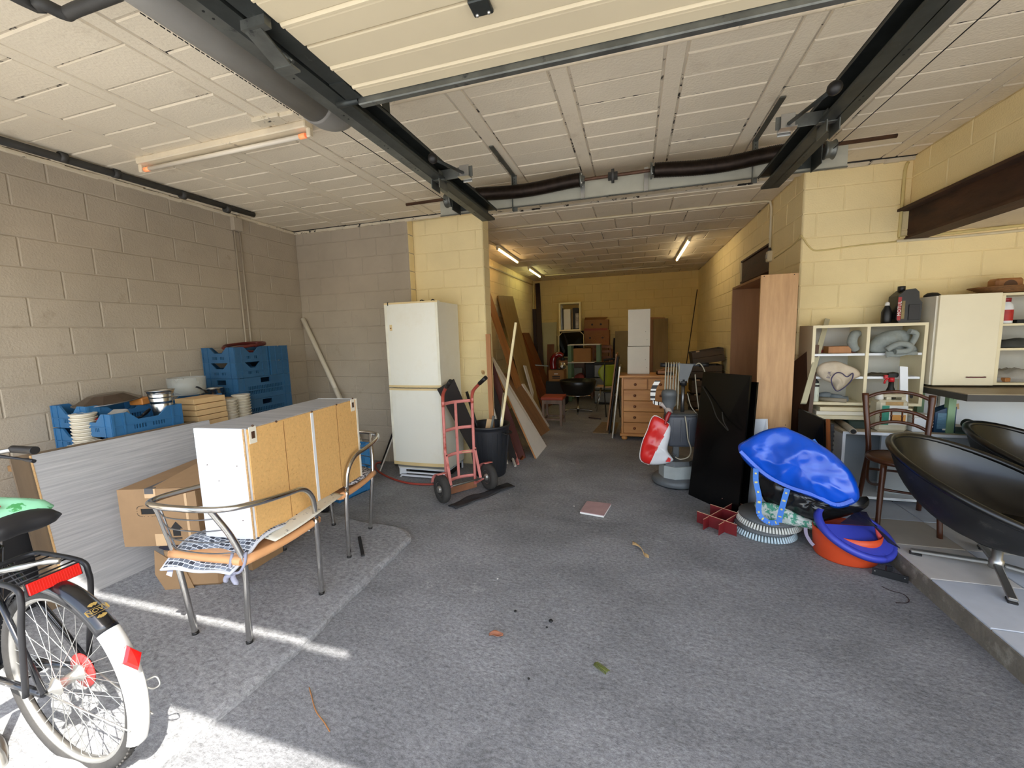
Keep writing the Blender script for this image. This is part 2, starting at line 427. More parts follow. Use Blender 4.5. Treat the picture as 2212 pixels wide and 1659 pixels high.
# wall above the beam on the right, and the right bay behind it
wx = MB().bx(XW, XW+.2, -.25, YC, 2.41, ZC+.2).build('wall_right_upper', m_yel); struct(wx)
block_wall(wx, (XW, YC, 0), -math.pi/2, YC, 2.43, ZC, m_yel)
b = MB()
b.bx(XW-.01, XW+.01, -.2, YC, 2.20, 2.41); b.bx(XW-.09, XW+.13, -.2, YC, 2.405, 2.425); b.bx(XW-.03, XW+.13, -.2, YC, 2.185, 2.205)
o = struct(b.build('trim_steel_beam', m_rust))
o = struct(MB().bx(XW-.02, XW+.0, -.2, YC, 2.424, 2.436).build('trim_beam_edge', m_mould))
struct(MB().bx(4.7, 4.9, -.25, YC, 0, ZC).build('wall_far_right', m_yel))
b = MB().bx(XW+.13, 4.9, -.25, YC+.1, 2.23, 2.4); cb = b.build('ceiling_right_bay', m_ceil); struct(cb)
# beam over the side opening in the back room
b = MB(); b.bx(XR+.02, XR+.04, 5.15, 6.42, 2.12, 2.41); b.bx(XR, XR+.14, 5.15, 6.42, 2.11, 2.13); b.bx(XR, XR+.14, 5.15, 6.42, 2.39, 2.41)
struct(b.build('trim_side_beam', m_rust))
# ------------------------------------------------------------------ ceilings
ce = MB().bx(XL-.2, XW+.2, .2, 4.36, ZC+.006, ZC+.25).build('ceiling_front', m_ceilj); struct(ce)
def piece(par, nm, me, loc):
    o = bpy.data.objects.new(nm, me); COL.objects.link(o); o.parent = par; o.location = V(loc)-wloc(par); return o
_cb = {}
def cblock(wx_, wy_, c=.006, d=.012, m=None):
    k = (round(wx_, 3), round(wy_, 3))
    if k not in _cb:
        g = .003; x0, x1, y0, y1 = g, wx_-g, g, wy_-g
        me = bpy.data.meshes.new('ceiling_block'); me.from_pydata([(x0, y0, d), (x1, y0, d), (x1, y1, d), (x0, y1, d), (x0+c, y0+c, 0), (x1-c, y0+c, 0), (x1-c, y1-c, 0), (x0+c, y1-c, 0)], [], [(0, 4, 5, 1), (1, 5, 6, 2), (2, 6, 7, 3), (3, 7, 4, 0), (7, 6, 5, 4)])
        me.materials.append(m or m_ceil); _cb[k] = me
    return _cb[k]
xs = [-4.0, -3.33, -2.76, -2.17, -1.57, -1.005, -.43, .135, .695, 1.25, 1.90]
for i, x in enumerate(xs):
    nx = xs[i+1] if i+1 < len(xs) else XW
    x0 = x+.102 if i else XL
    if i: piece(ce, 'ceiling_beam', cblock(.102, 4.03), (x, .22, ZC-.001))
    if nx-x0 < .06: continue
    y = .22+.1*(i % 2)
    if i % 2: piece(ce, 'ceiling_block', cblock(nx-x0, .1), (x0, .22, ZC+random.uniform(-.003, .002)))
    while y < 4.24:
        wd = min(.2, 4.25-y)
        if wd > .03: piece(ce, 'ceiling_block', cblock(nx-x0, wd), (x0, y, ZC+random.uniform(-.004, .003)))
        y += .2
# rough band and conduit that cross the front ceiling
b = MB()
for i in range(44):
    x = -2.2+i*.1
    b.box((x+.05, 2.11+.006*math.sin(i*1.3), ZC-.008), (.1, .075+.015*math.sin(i*2.1), .03), None, 0, .004)
struct(b.build('trim_ceiling_band', m_mould))
# back room ceiling
cbk = MB().bx(XBL-.2, XR+.2, 4.52, YB+.2, ZC+.008, ZC+.25).build('ceiling_back', m_ceilj); struct(cbk)
ys = [4.52, 5.10, 5.68, 6.26, 6.84, 7.42, 8.0, 8.58, 9.16, 9.74, YB]
for i in range(len(ys)-1):
    piece(cbk, 'ceiling_beam', cblock(XR-XBL, .1), (XBL, ys[i], ZC-.001))
    x = XBL+.2*(i % 2)
    if i % 2: piece(cbk, 'ceiling_block', cblock(.2, ys[i+1]-ys[i]-.1), (XBL, ys[i]+.1, ZC))
    while x < XR-.05:
        wd = min(.4, XR-x); piece(cbk, 'ceiling_block', cblock(wd, ys[i+1]-ys[i]-.1), (x, ys[i]+.1, ZC+random.uniform(-.003, .003))); x += .4
# slot with a steel beam between the two ceilings
struct(MB().bx(-1.9, 1.6, 4.36, 4.52, ZC+.16, ZC+.3).build('trim_slot_beam', m_dark))
struct(MB().bx(XO-.2, -1.33, 4.36, 4.52, ZC+.02, ZC+.16).build('trim_slot_end', m_mould))
struct(MB().bx(1.27, XR+.05, 4.36, 4.52, ZC+.02, ZC+.16).build('trim_slot_end.001', m_mould))
# white painted edge along the cross wall and the left wall
b = MB(); rr = random.Random(3)
for i in range(60):
    x = XL+i*(XW-XL)/60; b.box((x+.05, YC-.008, ZC-.018+rr.uniform(-.004, .004)), (.104, .03+rr.uniform(0, .01), .026+rr.uniform(0, .01)), None, 0, .003)
b.bx(XO, XR, YC, 4.36, ZC-.022, ZC+.03)
struct(b.build('trim_wall_head', m_mould))
struct(MB().bx(XL, XW, YC-.04, YC-.01, ZC-.006, ZC+.004).build('trim_head_gap', m_black))
b = MB()
for i in range(42):
    y = i*.1; b.box((XL+.01, y+.05, ZC-.02+rr.uniform(-.004, .004)), (.03+rr.uniform(0, .008), .104, .024+rr.uniform(0, .008)), None, 0, .003)
struct(b.build('trim_wall_left_head', m_mould))
# front of the building over the doorway (behind the camera), with an invented slot added to throw the sun stripe on the floor
b = MB(); z0, z1 = 3.235, 3.345
for x0, x1, za, zb in ((-8, -1.39, 2.395, 4.6), (.71, 9, 2.395, 4.6), (-1.39, .71, 2.395, z0), (-1.39, .71, z1, 4.6)): b.bx(x0, x1, -.09, -.07, za, zb)
b.bx(-8, XL-.02, -.25, -.05, 0, 2.395)
struct(b.build('wall_facade', m_grey))
# ------------------------------------------------------------------ raised tiled platform on the right
ZP = .11; XE = 1.555
m_tile = [mat('tile_%d' % i, c, .42, var=.08, sc=5, coord='World', spots=(120, 112, 100), spot_sc=9, spot_lo=.66, spot_hi=.8) for i, c in enumerate(((188, 180, 168), (190, 196, 205), (176, 166, 150), (200, 196, 190)))]
m_step = mat('step_concrete', (118, 112, 100), .85, var=.2, sc=7, bump=.4, bsc=50, coord='World', spots=(150, 145, 132), spot_sc=6, spot_lo=.55, spot_hi=.65)
pf = MB().bx(XE, 4.7, -.1, YC, 0, ZP-.006).build('floor_platform', m_step); struct(pf)
TS = .395
i = 0
for a in range(8):
    for c_ in range(11):
        x = XE+.006+a*TS; y = YC-.02-(c_+1)*TS
        if y < -.1: continue
        b = MB().box((TS/2, TS/2, .003), (TS-.006, TS-.006, .012), None, 0, .0025)
        k = m_tile[1] if (a, c_) in ((0, 4), (0, 6), (1, 5)) else m_tile[(a*7+c_*5+a*c_) % 4 if random.random() < .8 else 2]
        o = b.build('tile', k, world=False); o.parent = pf; o.location = V((x, y, ZP-.006+random.uniform(-.0008, .0012)))-wloc(pf)
# ================================================================== overhead: garage door, rails, springs, pipes, lamps
m_galv = mat('galvanised', (112, 114, 108), .5, .75, var=.25, sc=9, spots=(70, 72, 70), spot_sc=12)
m_galv_d = mat('galvanised_dark', (66, 70, 68), .5, .7, var=.25, sc=9, spots=(105, 108, 104), spot_sc=10, spot_lo=.62, spot_hi=.75)
m_shaft = mat('rusty_shaft', (92, 66, 50), .6, .5, var=.3, sc=12, spots=(60, 42, 32))
m_spring = mat('oiled_spring', (40, 31, 24), .42, .75, var=.4, sc=20)
m_doorp = mat('door_panel_cream', (206, 192, 160), .55, var=.04, sc=2, coord='World', spots=(70, 60, 48), spot_sc=42, spot_lo=.72, spot_hi=.75)
m_pipe = mat('grey_pipe', (134, 131, 124), .55, var=.08, sc=6)
m_pipe_d = mat('dark_pipe', (58, 57, 54), .6, var=.2, sc=8)
m_lampw = mat('lamp_white', (222, 208, 180), .5, var=.08, sc=8, spots=(90, 72, 54), spot_sc=11, spot_lo=.62, spot_hi=.7)
m_pvc = mat('cream_conduit', (214, 202, 170), .6, var=.08, sc=6)
m_pvcy = mat('yellow_conduit', (206, 188, 128), .6, var=.08, sc=6)
m_knob = mat('black_rubber', (24, 22, 21), .5, var=.2)
m_bolt = mat('bright_steel', (190, 190, 186), .35, .9, var=.1)

# door curtain
d = thing('garage_door', 'cream sectional garage door parked overhead on its rails', 'garage door', (-.05, .9, 2.45))
PXL, PXR = -1.03, .83
def section(y0, y1, ribs):
    b = MB(); pr = [(y0, 2.47), (y0+.002, 2.452), (y0+.006, 2.45)]
    for r in ribs: pr += [(r-.012, 2.45), (r-.006, 2.4535), (r, 2.446), (r+.008, 2.446), (r+.014, 2.4535), (r+.02, 2.45)]
    pr += [(y1-.006, 2.45), (y1-.002, 2.452), (y1, 2.47), (y1, 2.49), (y0, 2.49)]
    k = len(pr); vs = [(PXL, y, z) for y, z in pr]+[(PXR, y, z) for y, z in pr]
    b.add(vs, [(i, (i+1) % k, (i+1) % k+k, i+k) for i in range(k)]+[list(range(k))[::-1], list(range(k, 2*k))])
    b.build('door_section', m_doorp, d)
section(1.214, 1.512, (1.325, 1.442)); section(.712, 1.210, (.80, .905, 1.01, 1.112)); section(.39, .708, (.49, .6))
MB().bx(PXL-.03, PXR+.03, 1.512, 1.542, 2.428, 2.492, 0, .004).build('bottom_rail', m_galv, d)
for x0, x1 in ((PXL-.07, PXL), (PXR, PXR+.03)):
    MB().bx(x0, x1, .39, 1.53, 2.452, 2.49).build('edge_strip', m_galv_d, d)
for p in ((1036, 0), ):
    q = G(1038, 8, 2.449); b = MB(); b.bx(q.x-.03, q.x+.03, q.y-.03, q.y+.03, 2.436, 2.449, 0, .003)
    for sx in (-.018, .018): b.sphere((q.x+sx, q.y+.02, 2.436), .006, 1, 8)
    b.build('hinge', [m_galv_d, m_bolt], d)
# roller brackets on the left edge
q0 = PX(600, 65, -1.09); q1 = PX(655, 145, -1.13)
h = MB(); y = 1.20
h.bx(-1.13, -1.04, 1.06, 1.085, 2.425, 2.452); h.slab([(-1.125, 1.07, 2.424), (-1.065, 1.07, 2.424), (-1.085, 1.20, 2.40), (-1.145, 1.20, 2.40)], .006); h.bx(-1.15, -1.08, 1.195, 1.235, 2.397, 2.404)
h.tube([(-1.09, 1.215, 2.42), (-1.14, 1.215, 2.47)], .006)
h.build('roller_bracket', m_galv, d)
rl = MB(); rl.lathe([(.006, -.01), (.022, -.01), (.022, .01), (.006, .01)], (-1.135, 1.215, 2.485), Matrix.Rotation(math.pi/2, 3, 'Y'), 14); rl.build('roller', m_knob, d)
h = MB(); h.slab([(-1.10, 1.40, 2.448), (-1.035, 1.40, 2.448), (-1.035, 1.50, 2.445), (-1.10, 1.50, 2.445)], .005); h.tube([(-1.16, 1.52, 2.45), (-1.06, 1.52, 2.45)], .014); h.build('corner_bracket', m_galv_d, d)

# rails
def rail(x, s, label):
    """s=+1: the open side looks to +x"""
    t = thing('door_rail', label, 'rail', (x, .3, 2.47), 'garage door rails')
    b = MB(); y0, y1 = .47, 3.36
    b.bx(x, x+s*.004, y0, y1, 2.452, 2.54); b.bx(x, x+s*.06, y0, y1, 2.452, 2.456); b.bx(x, x+s*.08, y0, y1, 2.536, 2.54)
    b.bx(x+s*.056, x+s*.06, y0, y1, 2.456, 2.468); b.bx(x+s*.076, x+s*.08, y0, y1, 2.522, 2.54)
    b.build('track', m_galv_d, t)
    b = MB(); b.bx(x-s*.05, x, y0, y1, 2.452, 2.457); b.bx(x-s*.004, x, y0, y1, 2.457, 2.51)
    b.build('angle_iron', m_galv if s > 0 else m_galv_d, t)
    b = MB()
    b.bx(x-s*.02, x-s*.014, 1.9, 1.96, 2.457, ZC)
    b.build('hanger', m_galv_d, t)
    b = MB()
    for i in range(9):
        for k in (0, .03): b.lathe([(.004, -.0005), (.004, .0005)], (x-s*.02, .7+i*.3+k, 2.4515), None, 8)
    b.build('bolt_hole', m_black, t, 'stuff')
    return t
rl_ = rail(-1.175, 1, 'left steel rail of the overhead door, beside the grey pipe')
rr_ = rail(.895, -1, 'right steel rail of the overhead door, ending at the torsion spring')
# end stops with sprung push ball
def end_stop(ball, rx, s, label):
    t = thing('rail_end_stop', label, 'bracket', (rx, ball.y, 2.45), 'rail end stops')
    y = 2.42; cx = rx+s*.19
    b = MB(); b.bx(rx-s*.01, rx+s*.24, y, y+.006, 2.455, 2.515, 0, .002); b.bx(rx-s*.01, rx+s*.07, y-.03, y, 2.448, 2.452); b.bx(rx-s*.01, rx-s*.005, y-.05, y+.06, 2.40, 2.54); b.bx(rx+s*.04, rx+s*.045, y-.05, y+.06, 2.40, 2.50)
    b.build('clamp', m_galv, t)
    b = MB(); b.bx(cx-.035, cx+.035, y-.03, y+.03, 2.45, 2.455); b.bx(cx-.03, cx+.03, y-.012, y-.006, 2.45, 2.52, 0, .01); b.bx(cx-.03, cx+.03, y+.045, y+.051, 2.44, 2.50, 0, .01); b.build('plate', m_bolt, t)
    b = MB(); b.tube([ball, V((cx, y+.06, 2.485))], .009); b.build('rod', m_galv_d, t)
    b = MB(); b.sphere(ball, .026, 0, 16); b.build('ball', m_knob, t)
end_stop(PX(935, 342, -1.02), -1.175, 1, 'left spring stop with black ball clamped on the rail')
end_stop(PX(1803, 190, .73), .895, -1, 'right spring stop with black ball clamped on the rail')

# torsion shaft with two springs
YS, ZS = 3.4, 2.688
t = thing('torsion_shaft', 'rusty steel torsion shaft across the ceiling above the opening', 'shaft', (0, YS, ZS))
MB().tube([(-1.955, YS, ZS-.006), (1.61, YS, ZS+.012)], .0127, 12).build('bar', m_shaft, t)
def spring(x0, x1, sag, label):
    k = 150; pts = []; rs = []
    for i in range(k+1):
        u = i/k; pts.append(V((x0+(x1-x0)*u, YS+.0, ZS+.004*u-sag*math.sin(math.pi*min(1, u*1.06))**1.3))); rs.append(.052+.0045*math.sin(i*math.pi) if False else (.054 if i % 2 else .0495))
    b = MB(); b.tube(pts, rs, 16)
    o = b.build('torsion_spring', m_spring); tag(o, label, 'spring', 'torsion springs'); return o
spring(-1.285, -.415, .022, 'dark coiled torsion spring left of the shaft coupling')
spring(.135, .985, .026, 'dark coiled torsion spring right of the shaft coupling')
ry = Matrix.Rotation(math.pi/2, 3, 'Y')
for x in (-1.30, -.40, .12, 1.0):
    b = MB(); b.lathe([(.02, -.012), (.058, -.012), (.058, .0), (.03, .0), (.03, .02), (.02, .02)], (x, YS, ZS), ry, 20)
    for a in range(4): b.sphere((x, YS+.047*math.cos(a*1.57+.7), ZS+.047*math.sin(a*1.57+.7)), .008, 1, 8)
    b.build('end_cone', [m_galv, m_bolt], t)
b = MB(); b.lathe([(.014, -.035), (.03, -.035), (.03, -.01), (.05, -.01), (.05, .01), (.03, .01), (.03, .035), (.014, .035)], (-.165, YS, ZS), ry, 18); b.build('coupling', m_pipe_d, t)
for x, lab in ((-1.50, 1), (1.20, -1)):
    b = MB(); b.lathe([(.02, -.03), (.055, -.03), (.058, -.02), (.05, -.01), (.05, .015), (.062, .03), (.02, .03)], (x-.04*lab, YS, ZS-.02), ry, 20); b.build('cable_drum', m_galv, t)
    b = MB(); b.tube([(x-.05*lab, YS, ZS-.03), (x-.06*lab, .4, 2.63)], .0025, 6); b.build('lift_cable', m_black, t)
    b = MB(); b.bx(x+.03*lab, x+.036*lab, YS-.10, YS+.07, ZS-.13, ZS+.04); b.bx(x+.04*lab, x+.16*lab, YS+.06, YS+.066, ZS-.10, ZS+.03); b.sphere((x+.1*lab, YS+.058, ZS-.07), .01, 1, 8); b.build('end_plate', [m_galv_d, m_bolt], t)
o = MB().bx(-1.66, 1.38, YS+.075, YS+.08, ZS-.115, ZS+.03).build('mounting_plate', mat('galv_pale', (168, 166, 150), .6, .2, var=.08), t)
MB().bx(-1.66, 1.38, YS+.065, YS+.081, ZS-.122, ZS-.115).build('plate_flange', m_galv, t)
for x in (-.40, .08):
    MB().bx(x-.015, x+.015, YS+.05, YS+.075, ZS-.12, ZS+.05).build('bearing_bracket', m_bolt, t)
for px_, py_ in ((1112, 380), (1632, 300)):
    x = PY(px_, py_, YS+.09).x; b = MB(); b.bx(x-.018, x+.018, YS+.082, YS+.087, ZS-.15, ZC); b.bx(x-.02, x-.016, YS+.05, YS+.087, ZS-.15, ZC); b.bx(x-.02, x+.012, YS-.5, YS+.087, ZC-.012, ZC-.004)
    for k in range(5): b.lathe([(.004, 0), (.004, .001)], (x, YS+.081, ZS+.02+k*.022), Matrix.Rotation(math.pi/2, 3, 'X'), 8, 1)
    b.build('hanger_strap', [m_galv, m_black], t)

# big grey drain pipe with its elbow, and the dark side pipe
t = thing('drain_pipe', 'thick grey plastic drain pipe hung along the left door rail', 'pipe', (-1.5, 1, 2.62))
MB().tube([(-1.505, .47, 2.66), (-1.505, 1.85, 2.66)], .088, 28).build('pipe_run', m_pipe, t)
b = MB(); b.tube([(-1.505, 1.80, 2.66), (-1.505, 1.88, 2.665), (-1.49, 1.94, 2.69), (-1.48, 1.965, 2.74), (-1.48, 1.97, 2.825)], .094, 28, sub=4); b.build('elbow', m_pipe, t)
b = MB()
for i in range(34): b.box((-1.578+.0*i, 1.1+i*.02, 2.598), (.004, .011 if i % 3 else .016, .003), Matrix.Rotation(.9, 3, 'Y'))
b.build('printed_line', m_black, t, 'stuff')
b = MB(); a, c, e = G(40, -5, 2.70), G(140, 30, 2.70), G(250, -12, 2.70); b.tube([V((a.x, .5, 2.70)), a, c+V((-.015, -.06, 0)), c, c+V((.06, .0, 0)), V((-1.56, e.y, 2.70))], .021, 14, sub=4)
t = b.build('waste_pipe', m_pipe_d); tag(t, 'thin dark waste pipe bending into the grey drain pipe overhead', 'pipe')
t = thing('side_pipe', 'dark thin pipe running below the ceiling along the left wall', 'pipe', (-3.76, 2, 2.77))
a, e = PX(0, 303, -3.76), PX(548, 464, -3.76)
MB().tube([V((-3.76, -.05, a.z)), a, e], .026, 12).build('pipe_run', m_pipe_d, t)
for px_, py_ in ((135, 340), (250, 375), (395, 421), (490, 452)):
    q = PX(px_, py_, -3.76); b = MB(); b.lathe([(.03, -.02), (.034, -.02), (.034, .02), (.03, .02)], q, Matrix.Rotation(math.pi/2, 3, 'X'), 14); b.tube([q+V((0, 0, .02)), V((q.x, q.y, ZC+.005))], .008); b.build('pipe_clip', m_pipe_d, t)
q = PX(507, 470, XL+.02); o = MB().bx(XL+.009, XL+.06, q.y-.05, q.y+.05, 2.66, 2.79, 0, .004).build('junction_box', m_grey); tag(o, 'painted junction box high on the left wall', 'box')
for k, l_ in ((-.04, 'left'), (.02, 'right')): o = MB().tube([(XL+.02, q.y+k+.02, .2), (XL+.02, q.y+k+.02, 2.655)], .009, 8).build('wall_conduit', m_grey); tag(o, l_+' one of two painted conduits dropping down the left wall', 'conduit')
# conduits
def conduit(name, pts, r, m, label, clips=(), sub=0):
    t = thing(name, label, 'conduit', pts[len(pts)//2])
    MB().tube(pts, r, 10, sub=sub).build('tube', m, t)
    for c in clips: MB().box(c, (r*3.2, .02, r*3)).build('clip', m, t)
    return t
a, e = G(830, 236, ZC-.02), G(1790, 8, ZC-.02)
conduit('ceiling_conduit', [V((-1.30, 2.175, ZC-.02)), V((-.6, 2.165, ZC-.02)), V((.3, 2.17, ZC-.02)), V((XW-.02, 2.165, ZC-.02))], .015, m_lampw, 'cream painted conduit crossing the front ceiling beyond the door panel')
conduit('lintel_conduit', [V((XBL+.03, 5.02, ZC-.013)), V((1.30, 5.07, ZC-.013)), V((1.355, 5.075, ZC-.02)), V((1.37, 5.08, ZC-.08)), V((1.372, 5.08, 2.3))], .012, m_pvc, 'cream conduit across the back room ceiling bending down the right wall')
q = V((1.37, 5.08, 2.25)); t = thing('switch_box', 'small cream switch box below the conduit on the right wall', 'switch', q); MB().box(q, (.05, .075, .11), None, 0, .008).build('housing', m_pvc, t); MB().box(q+V((-.028, 0, 0)), (.012, .03, .045), None, 0, .004).build('rocker', mat('switch_grey', (150, 148, 140), .5), t); MB().tube([q+V((0, 0, .05)), q+V((0, 0, .09))], [.02, .013]).build('gland', m_pipe_d, t)
conduit('far_conduit', [V((-1.95, 9.35, ZC-.012)), V((.75, 9.3, ZC-.012))], .013, m_pvc, 'thin cream conduit on the ceiling near the back wall')
b0 = PX(1047, 565, XBL+.02); conduit('left_wall_conduit', [V((XBL+.02, 4.7, 2.66)), V((XBL+.02, 6.4, 2.69)), V((XBL+.02, 10.2, 2.72))], .018, m_pvc, 'double conduit along the top of the left back room wall')
conduit('corner_conduit', [V((XBL+.03, 10.05, ZC-.02)), V((XBL+.03, 10.06, 1.2))], .02, m_pvcy, 'yellow painted conduit down the far left corner')
yc = YC-.012
conduit('drop_conduit', [PY(1962, 350, yc), PY(1955, 368, yc), PY(1950, 430, yc), PY(1943, 500, yc), PY(1942, 512, yc)], .011, m_pvcy, 'yellow painted conduit dropping down the wall beside the steel beam', sub=2)
conduit('right_bay_conduit', [PY(1942, 513, yc), PY(2060, 503, yc), PY(2212, 486, yc), PY(2330, 475, yc)], .012, m_pvcy, 'upper pale conduit running right under the beam')
conduit('right_bay_cable', [PY(1936, 521, yc), PY(2060, 512, yc), PY(2212, 497, yc), PY(2330, 487, yc)], .011, m_pvc, 'lower pale conduit running right under the beam')
conduit('wall_cable', [V((XR-.008, 4.95, 2.21)), V((XR-.008, 4.5, 2.235)), V((XR-.012, YC+.03, 2.265)), V((XR-.01, YC-.012, 2.28)), PY(1752, 537, yc), PY(1775, 541, yc), PY(1850, 531, yc), PY(1936, 522, yc)], .006, m_pvcy, 'thin yellow cable round the edge of the right pillar', sub=3)
conduit('tube_light_cable', [V((-1.93, 4.55, ZC-.01)), V((-1.95, 5.9, ZC-.01))], .007, m_pvc, 'thin cable leading to the nearest lit tube light')
# tube lights
m_tube_on = mat('tube_on', (255, 250, 235), .3, emit=(255, 214, 150), estr=5.5)
m_tube_on2 = mat('tube_on_green', (255, 250, 235), .3, emit=(244, 240, 170), estr=4.5)
m_tube_on3 = mat('tube_on_warm', (255, 250, 235), .3, emit=(255, 232, 190), estr=5.5)
m_tube_off = mat('tube_off', (226, 216, 196), .35, var=.03)
m_glow = mat('tube_end_glow', (255, 170, 120), .4, emit=(255, 130, 70), estr=.15)
def tube_light(a, e, mt, label, glow=False, w_=.05):
    a, e = V(a), V(e); d = (e-a).normalized(); s = d.cross(V((0, 0, 1)))
    t = thing('tube_light', label, 'lamp', (a+e)/2, 'tube lights')
    zc = V((0, 0, ZC-.02))
    f = MB(); f.bar(V((a.x, a.y, ZC-.022)), V((e.x, e.y, ZC-.022)), w_, .042, (0, 0, 1), 0, .006); f.build('fixture', m_lampw if glow else m_pvc, t)
    b = MB(); b.tube([a+d*.03, e-d*.03], .014, 12); b.build('tube', mt, t)
    for p in (a, e):
        b = MB(); b.box(p+V((0, 0, .01)), (.03 if abs(d.x) > .5 else .034, .034 if abs(d.x) > .5 else .03, .055), None, 0, .006); b.build('socket', m_lampw if glow else m_pvc, t)
    if glow:
        for p, k in ((a, 1), (e, -1)):
            b = MB(); b.tube([p+d*k*.03, p+d*k*.075], .0152, 12); b.build('glowing_end', m_glow, t)
    return t
tube_light(G(307, 368, 2.755), G(669, 291, 2.755), m_tube_off, 'unlit dusty tube light on the ceiling of the left bay', True, .075)
tube_light((-1.95, 5.95, 2.775), (-1.99, 7.2, 2.775), m_tube_on, 'nearest lit tube light on the left of the back room ceiling')
tube_light((-1.99, 8.0, 2.775), (-2.03, 9.2, 2.775), m_tube_on2, 'far lit tube light with greenish glow on the left')
tube_light((.75, 6.55, 2.775), (.74, 8.3, 2.775), m_tube_on3, 'lit tube light on the right of the back room ceiling')
# ================================================================== left bay
ZS0 = .035
m_greywood = mat('grey_wood_print', (150, 150, 150), .55, col2=(186, 185, 183), sc=75, stretch=(.035, 1, 1), det=8)
m_white = mat('white_laminate', (226, 230, 234), .4, var=.02, sc=3, spots=(190, 190, 188), spot_sc=9, spot_lo=.74, spot_hi=.8)
m_whitew = mat('white_warm', (228, 222, 204), .45, var=.04, sc=3)
m_chip = mat('chipboard', (176, 140, 92), .8, var=.25, sc=120)
m_hard = mat('hardboard_tan', (216, 172, 108), .7, var=.08, sc=60, spots=(190, 142, 82), spot_sc=70, spot_lo=.56, spot_hi=.7)
m_card = mat('cardboard', (152, 121, 86), .75, var=.07, sc=9, bump=.06, bsc=30)
m_card2 = mat('cardboard_pale', (205, 172, 122), .75, var=.07, sc=9)
m_tape = mat('brown_tape', (206, 172, 130), .35, var=.06)
m_tapeg = mat('grey_tape', (84, 82, 82), .45, var=.1)
m_chrome = mat('chrome', (206, 204, 200), .16, 1, var=.03)
m_chromed = mat('worn_chrome', (120, 120, 120), .34, .9, var=.2, sc=14)
m_bake = mat('bakelite_seat', (222, 164, 112), .42, var=.05)
m_print = mat('print_black', (24, 22, 22), .6)
m_blue = mat('crate_blue', (44, 98, 140), .45, var=.12, sc=5)
m_blued = mat('crate_blue_dark', (40, 84, 118), .45, var=.15, sc=5)
m_label = mat('paper_label', (225, 224, 218), .6, var=.05)
m_steel = mat('stainless', (190, 192, 192), .25, 1, var=.05)
m_cup = mat('cup_white', (214, 206, 186), .45, var=.04)
m_tablew = wood('table_wood', (120, 88, 56), (160, 122, 80), 'y')

def plank(name, BL, BR, TR, TL, t, m, label=None, cat='board', group=None, parent=None, bev=0):
    """a board from its four corners; grain runs from bottom to top"""
    BL, BR, TR, TL = V(BL), V(BR), V(TR), V(TL)
    z = ((TL+TR)-(BL+BR)).normalized(); x = (BR-BL); x = (x-z*x.dot(z)).normalized(); y = z.cross(x)
    rt = Matrix((x, y, z)).transposed(); inv = rt.transposed()
    o_ = (BL+BR)/2 if parent is None else wloc(parent)
    cs = [inv @ (c-o_) for c in (BL, BR, TR, TL)]
    b = MB(); k = 4; vs = cs+[c+V((0, t, 0)) for c in cs]
    b.add(vs, [(0, 1, 2, 3), (7, 6, 5, 4), (0, 4, 5, 1), (1, 5, 6, 2), (2, 6, 7, 3), (3, 7, 4, 0)])
    ms = m if isinstance(m, (list, tuple)) else [m]
    if len(ms) > 1: b.m = [0, 0]+[1]*4
    o = b.build(name, ms, parent, world=False)
    o.matrix_local = Matrix.Translation(o_ if parent is None else V((0, 0, 0))) @ rt.to_4x4()
    if label: tag(o, label, cat, group)
    return o

# grey wood-print board leaning on the table
B0 = G(152, 1305, ZS0); d = V((math.cos(R2(87.8)), math.sin(R2(87.8)), 0)); n_ = V((-d.y, d.x, 0)); a = R2(9)
up = V((0, 0, 1))*math.cos(a)+n_*math.sin(a)
L0, H0 = .985, .883
b = MB(); rt = Matrix((d, n_*math.cos(a)-V((0, 0, 1))*math.sin(a), up)).transposed()
t = thing('wood_board', 'large grey wood-print panel leaning on its long edge', 'panel', B0)
o = b.bx(0, L0, .001, .019, 0, H0).build('face_board', [m_greywood], t, world=False); o.matrix_local = rt.to_4x4()
o2 = MB().bx(-.003, 0, 0, .02, 0, H0).build('edge_band', m_chip, t, world=False); o2.matrix_local = rt.to_4x4()
o2 = MB().bx(.08, .12, -.004, .0, H0*.62, H0*.62+.04).build('bracket', m_tapeg, t, world=False); o2.matrix_local = Matrix.Translation(d*.84) @ rt.to_4x4()
# brown board just behind it
b = MB().bx(-.07, .9, .03, .045, 0, H0+.012)
o = b.build('brown_board', [wood('dull_brown', (92, 78, 62), (122, 104, 82), 'z')], world=False); o.matrix_world = Matrix.Translation(B0) @ rt.to_4x4()
tag(o, 'dull brown board standing behind the grey wood-print panel', 'board')

# table behind the panel
t = thing('work_table', 'wooden table along the left wall under the blue crates', 'table', (-3.62, 2.5, 0))
MB().bx(-3.97, -3.30, 1.56, 3.72, .70, .74, 0, .004).build('table_top', m_tablew, t)
for x in (-3.93, -3.34):
    for y in (1.62, 3.67): MB().bx(x-.03, x+.03, y-.03, y+.03, ZS0 if y < 2.7 else 0, .70).build('leg', m_tablew, t)

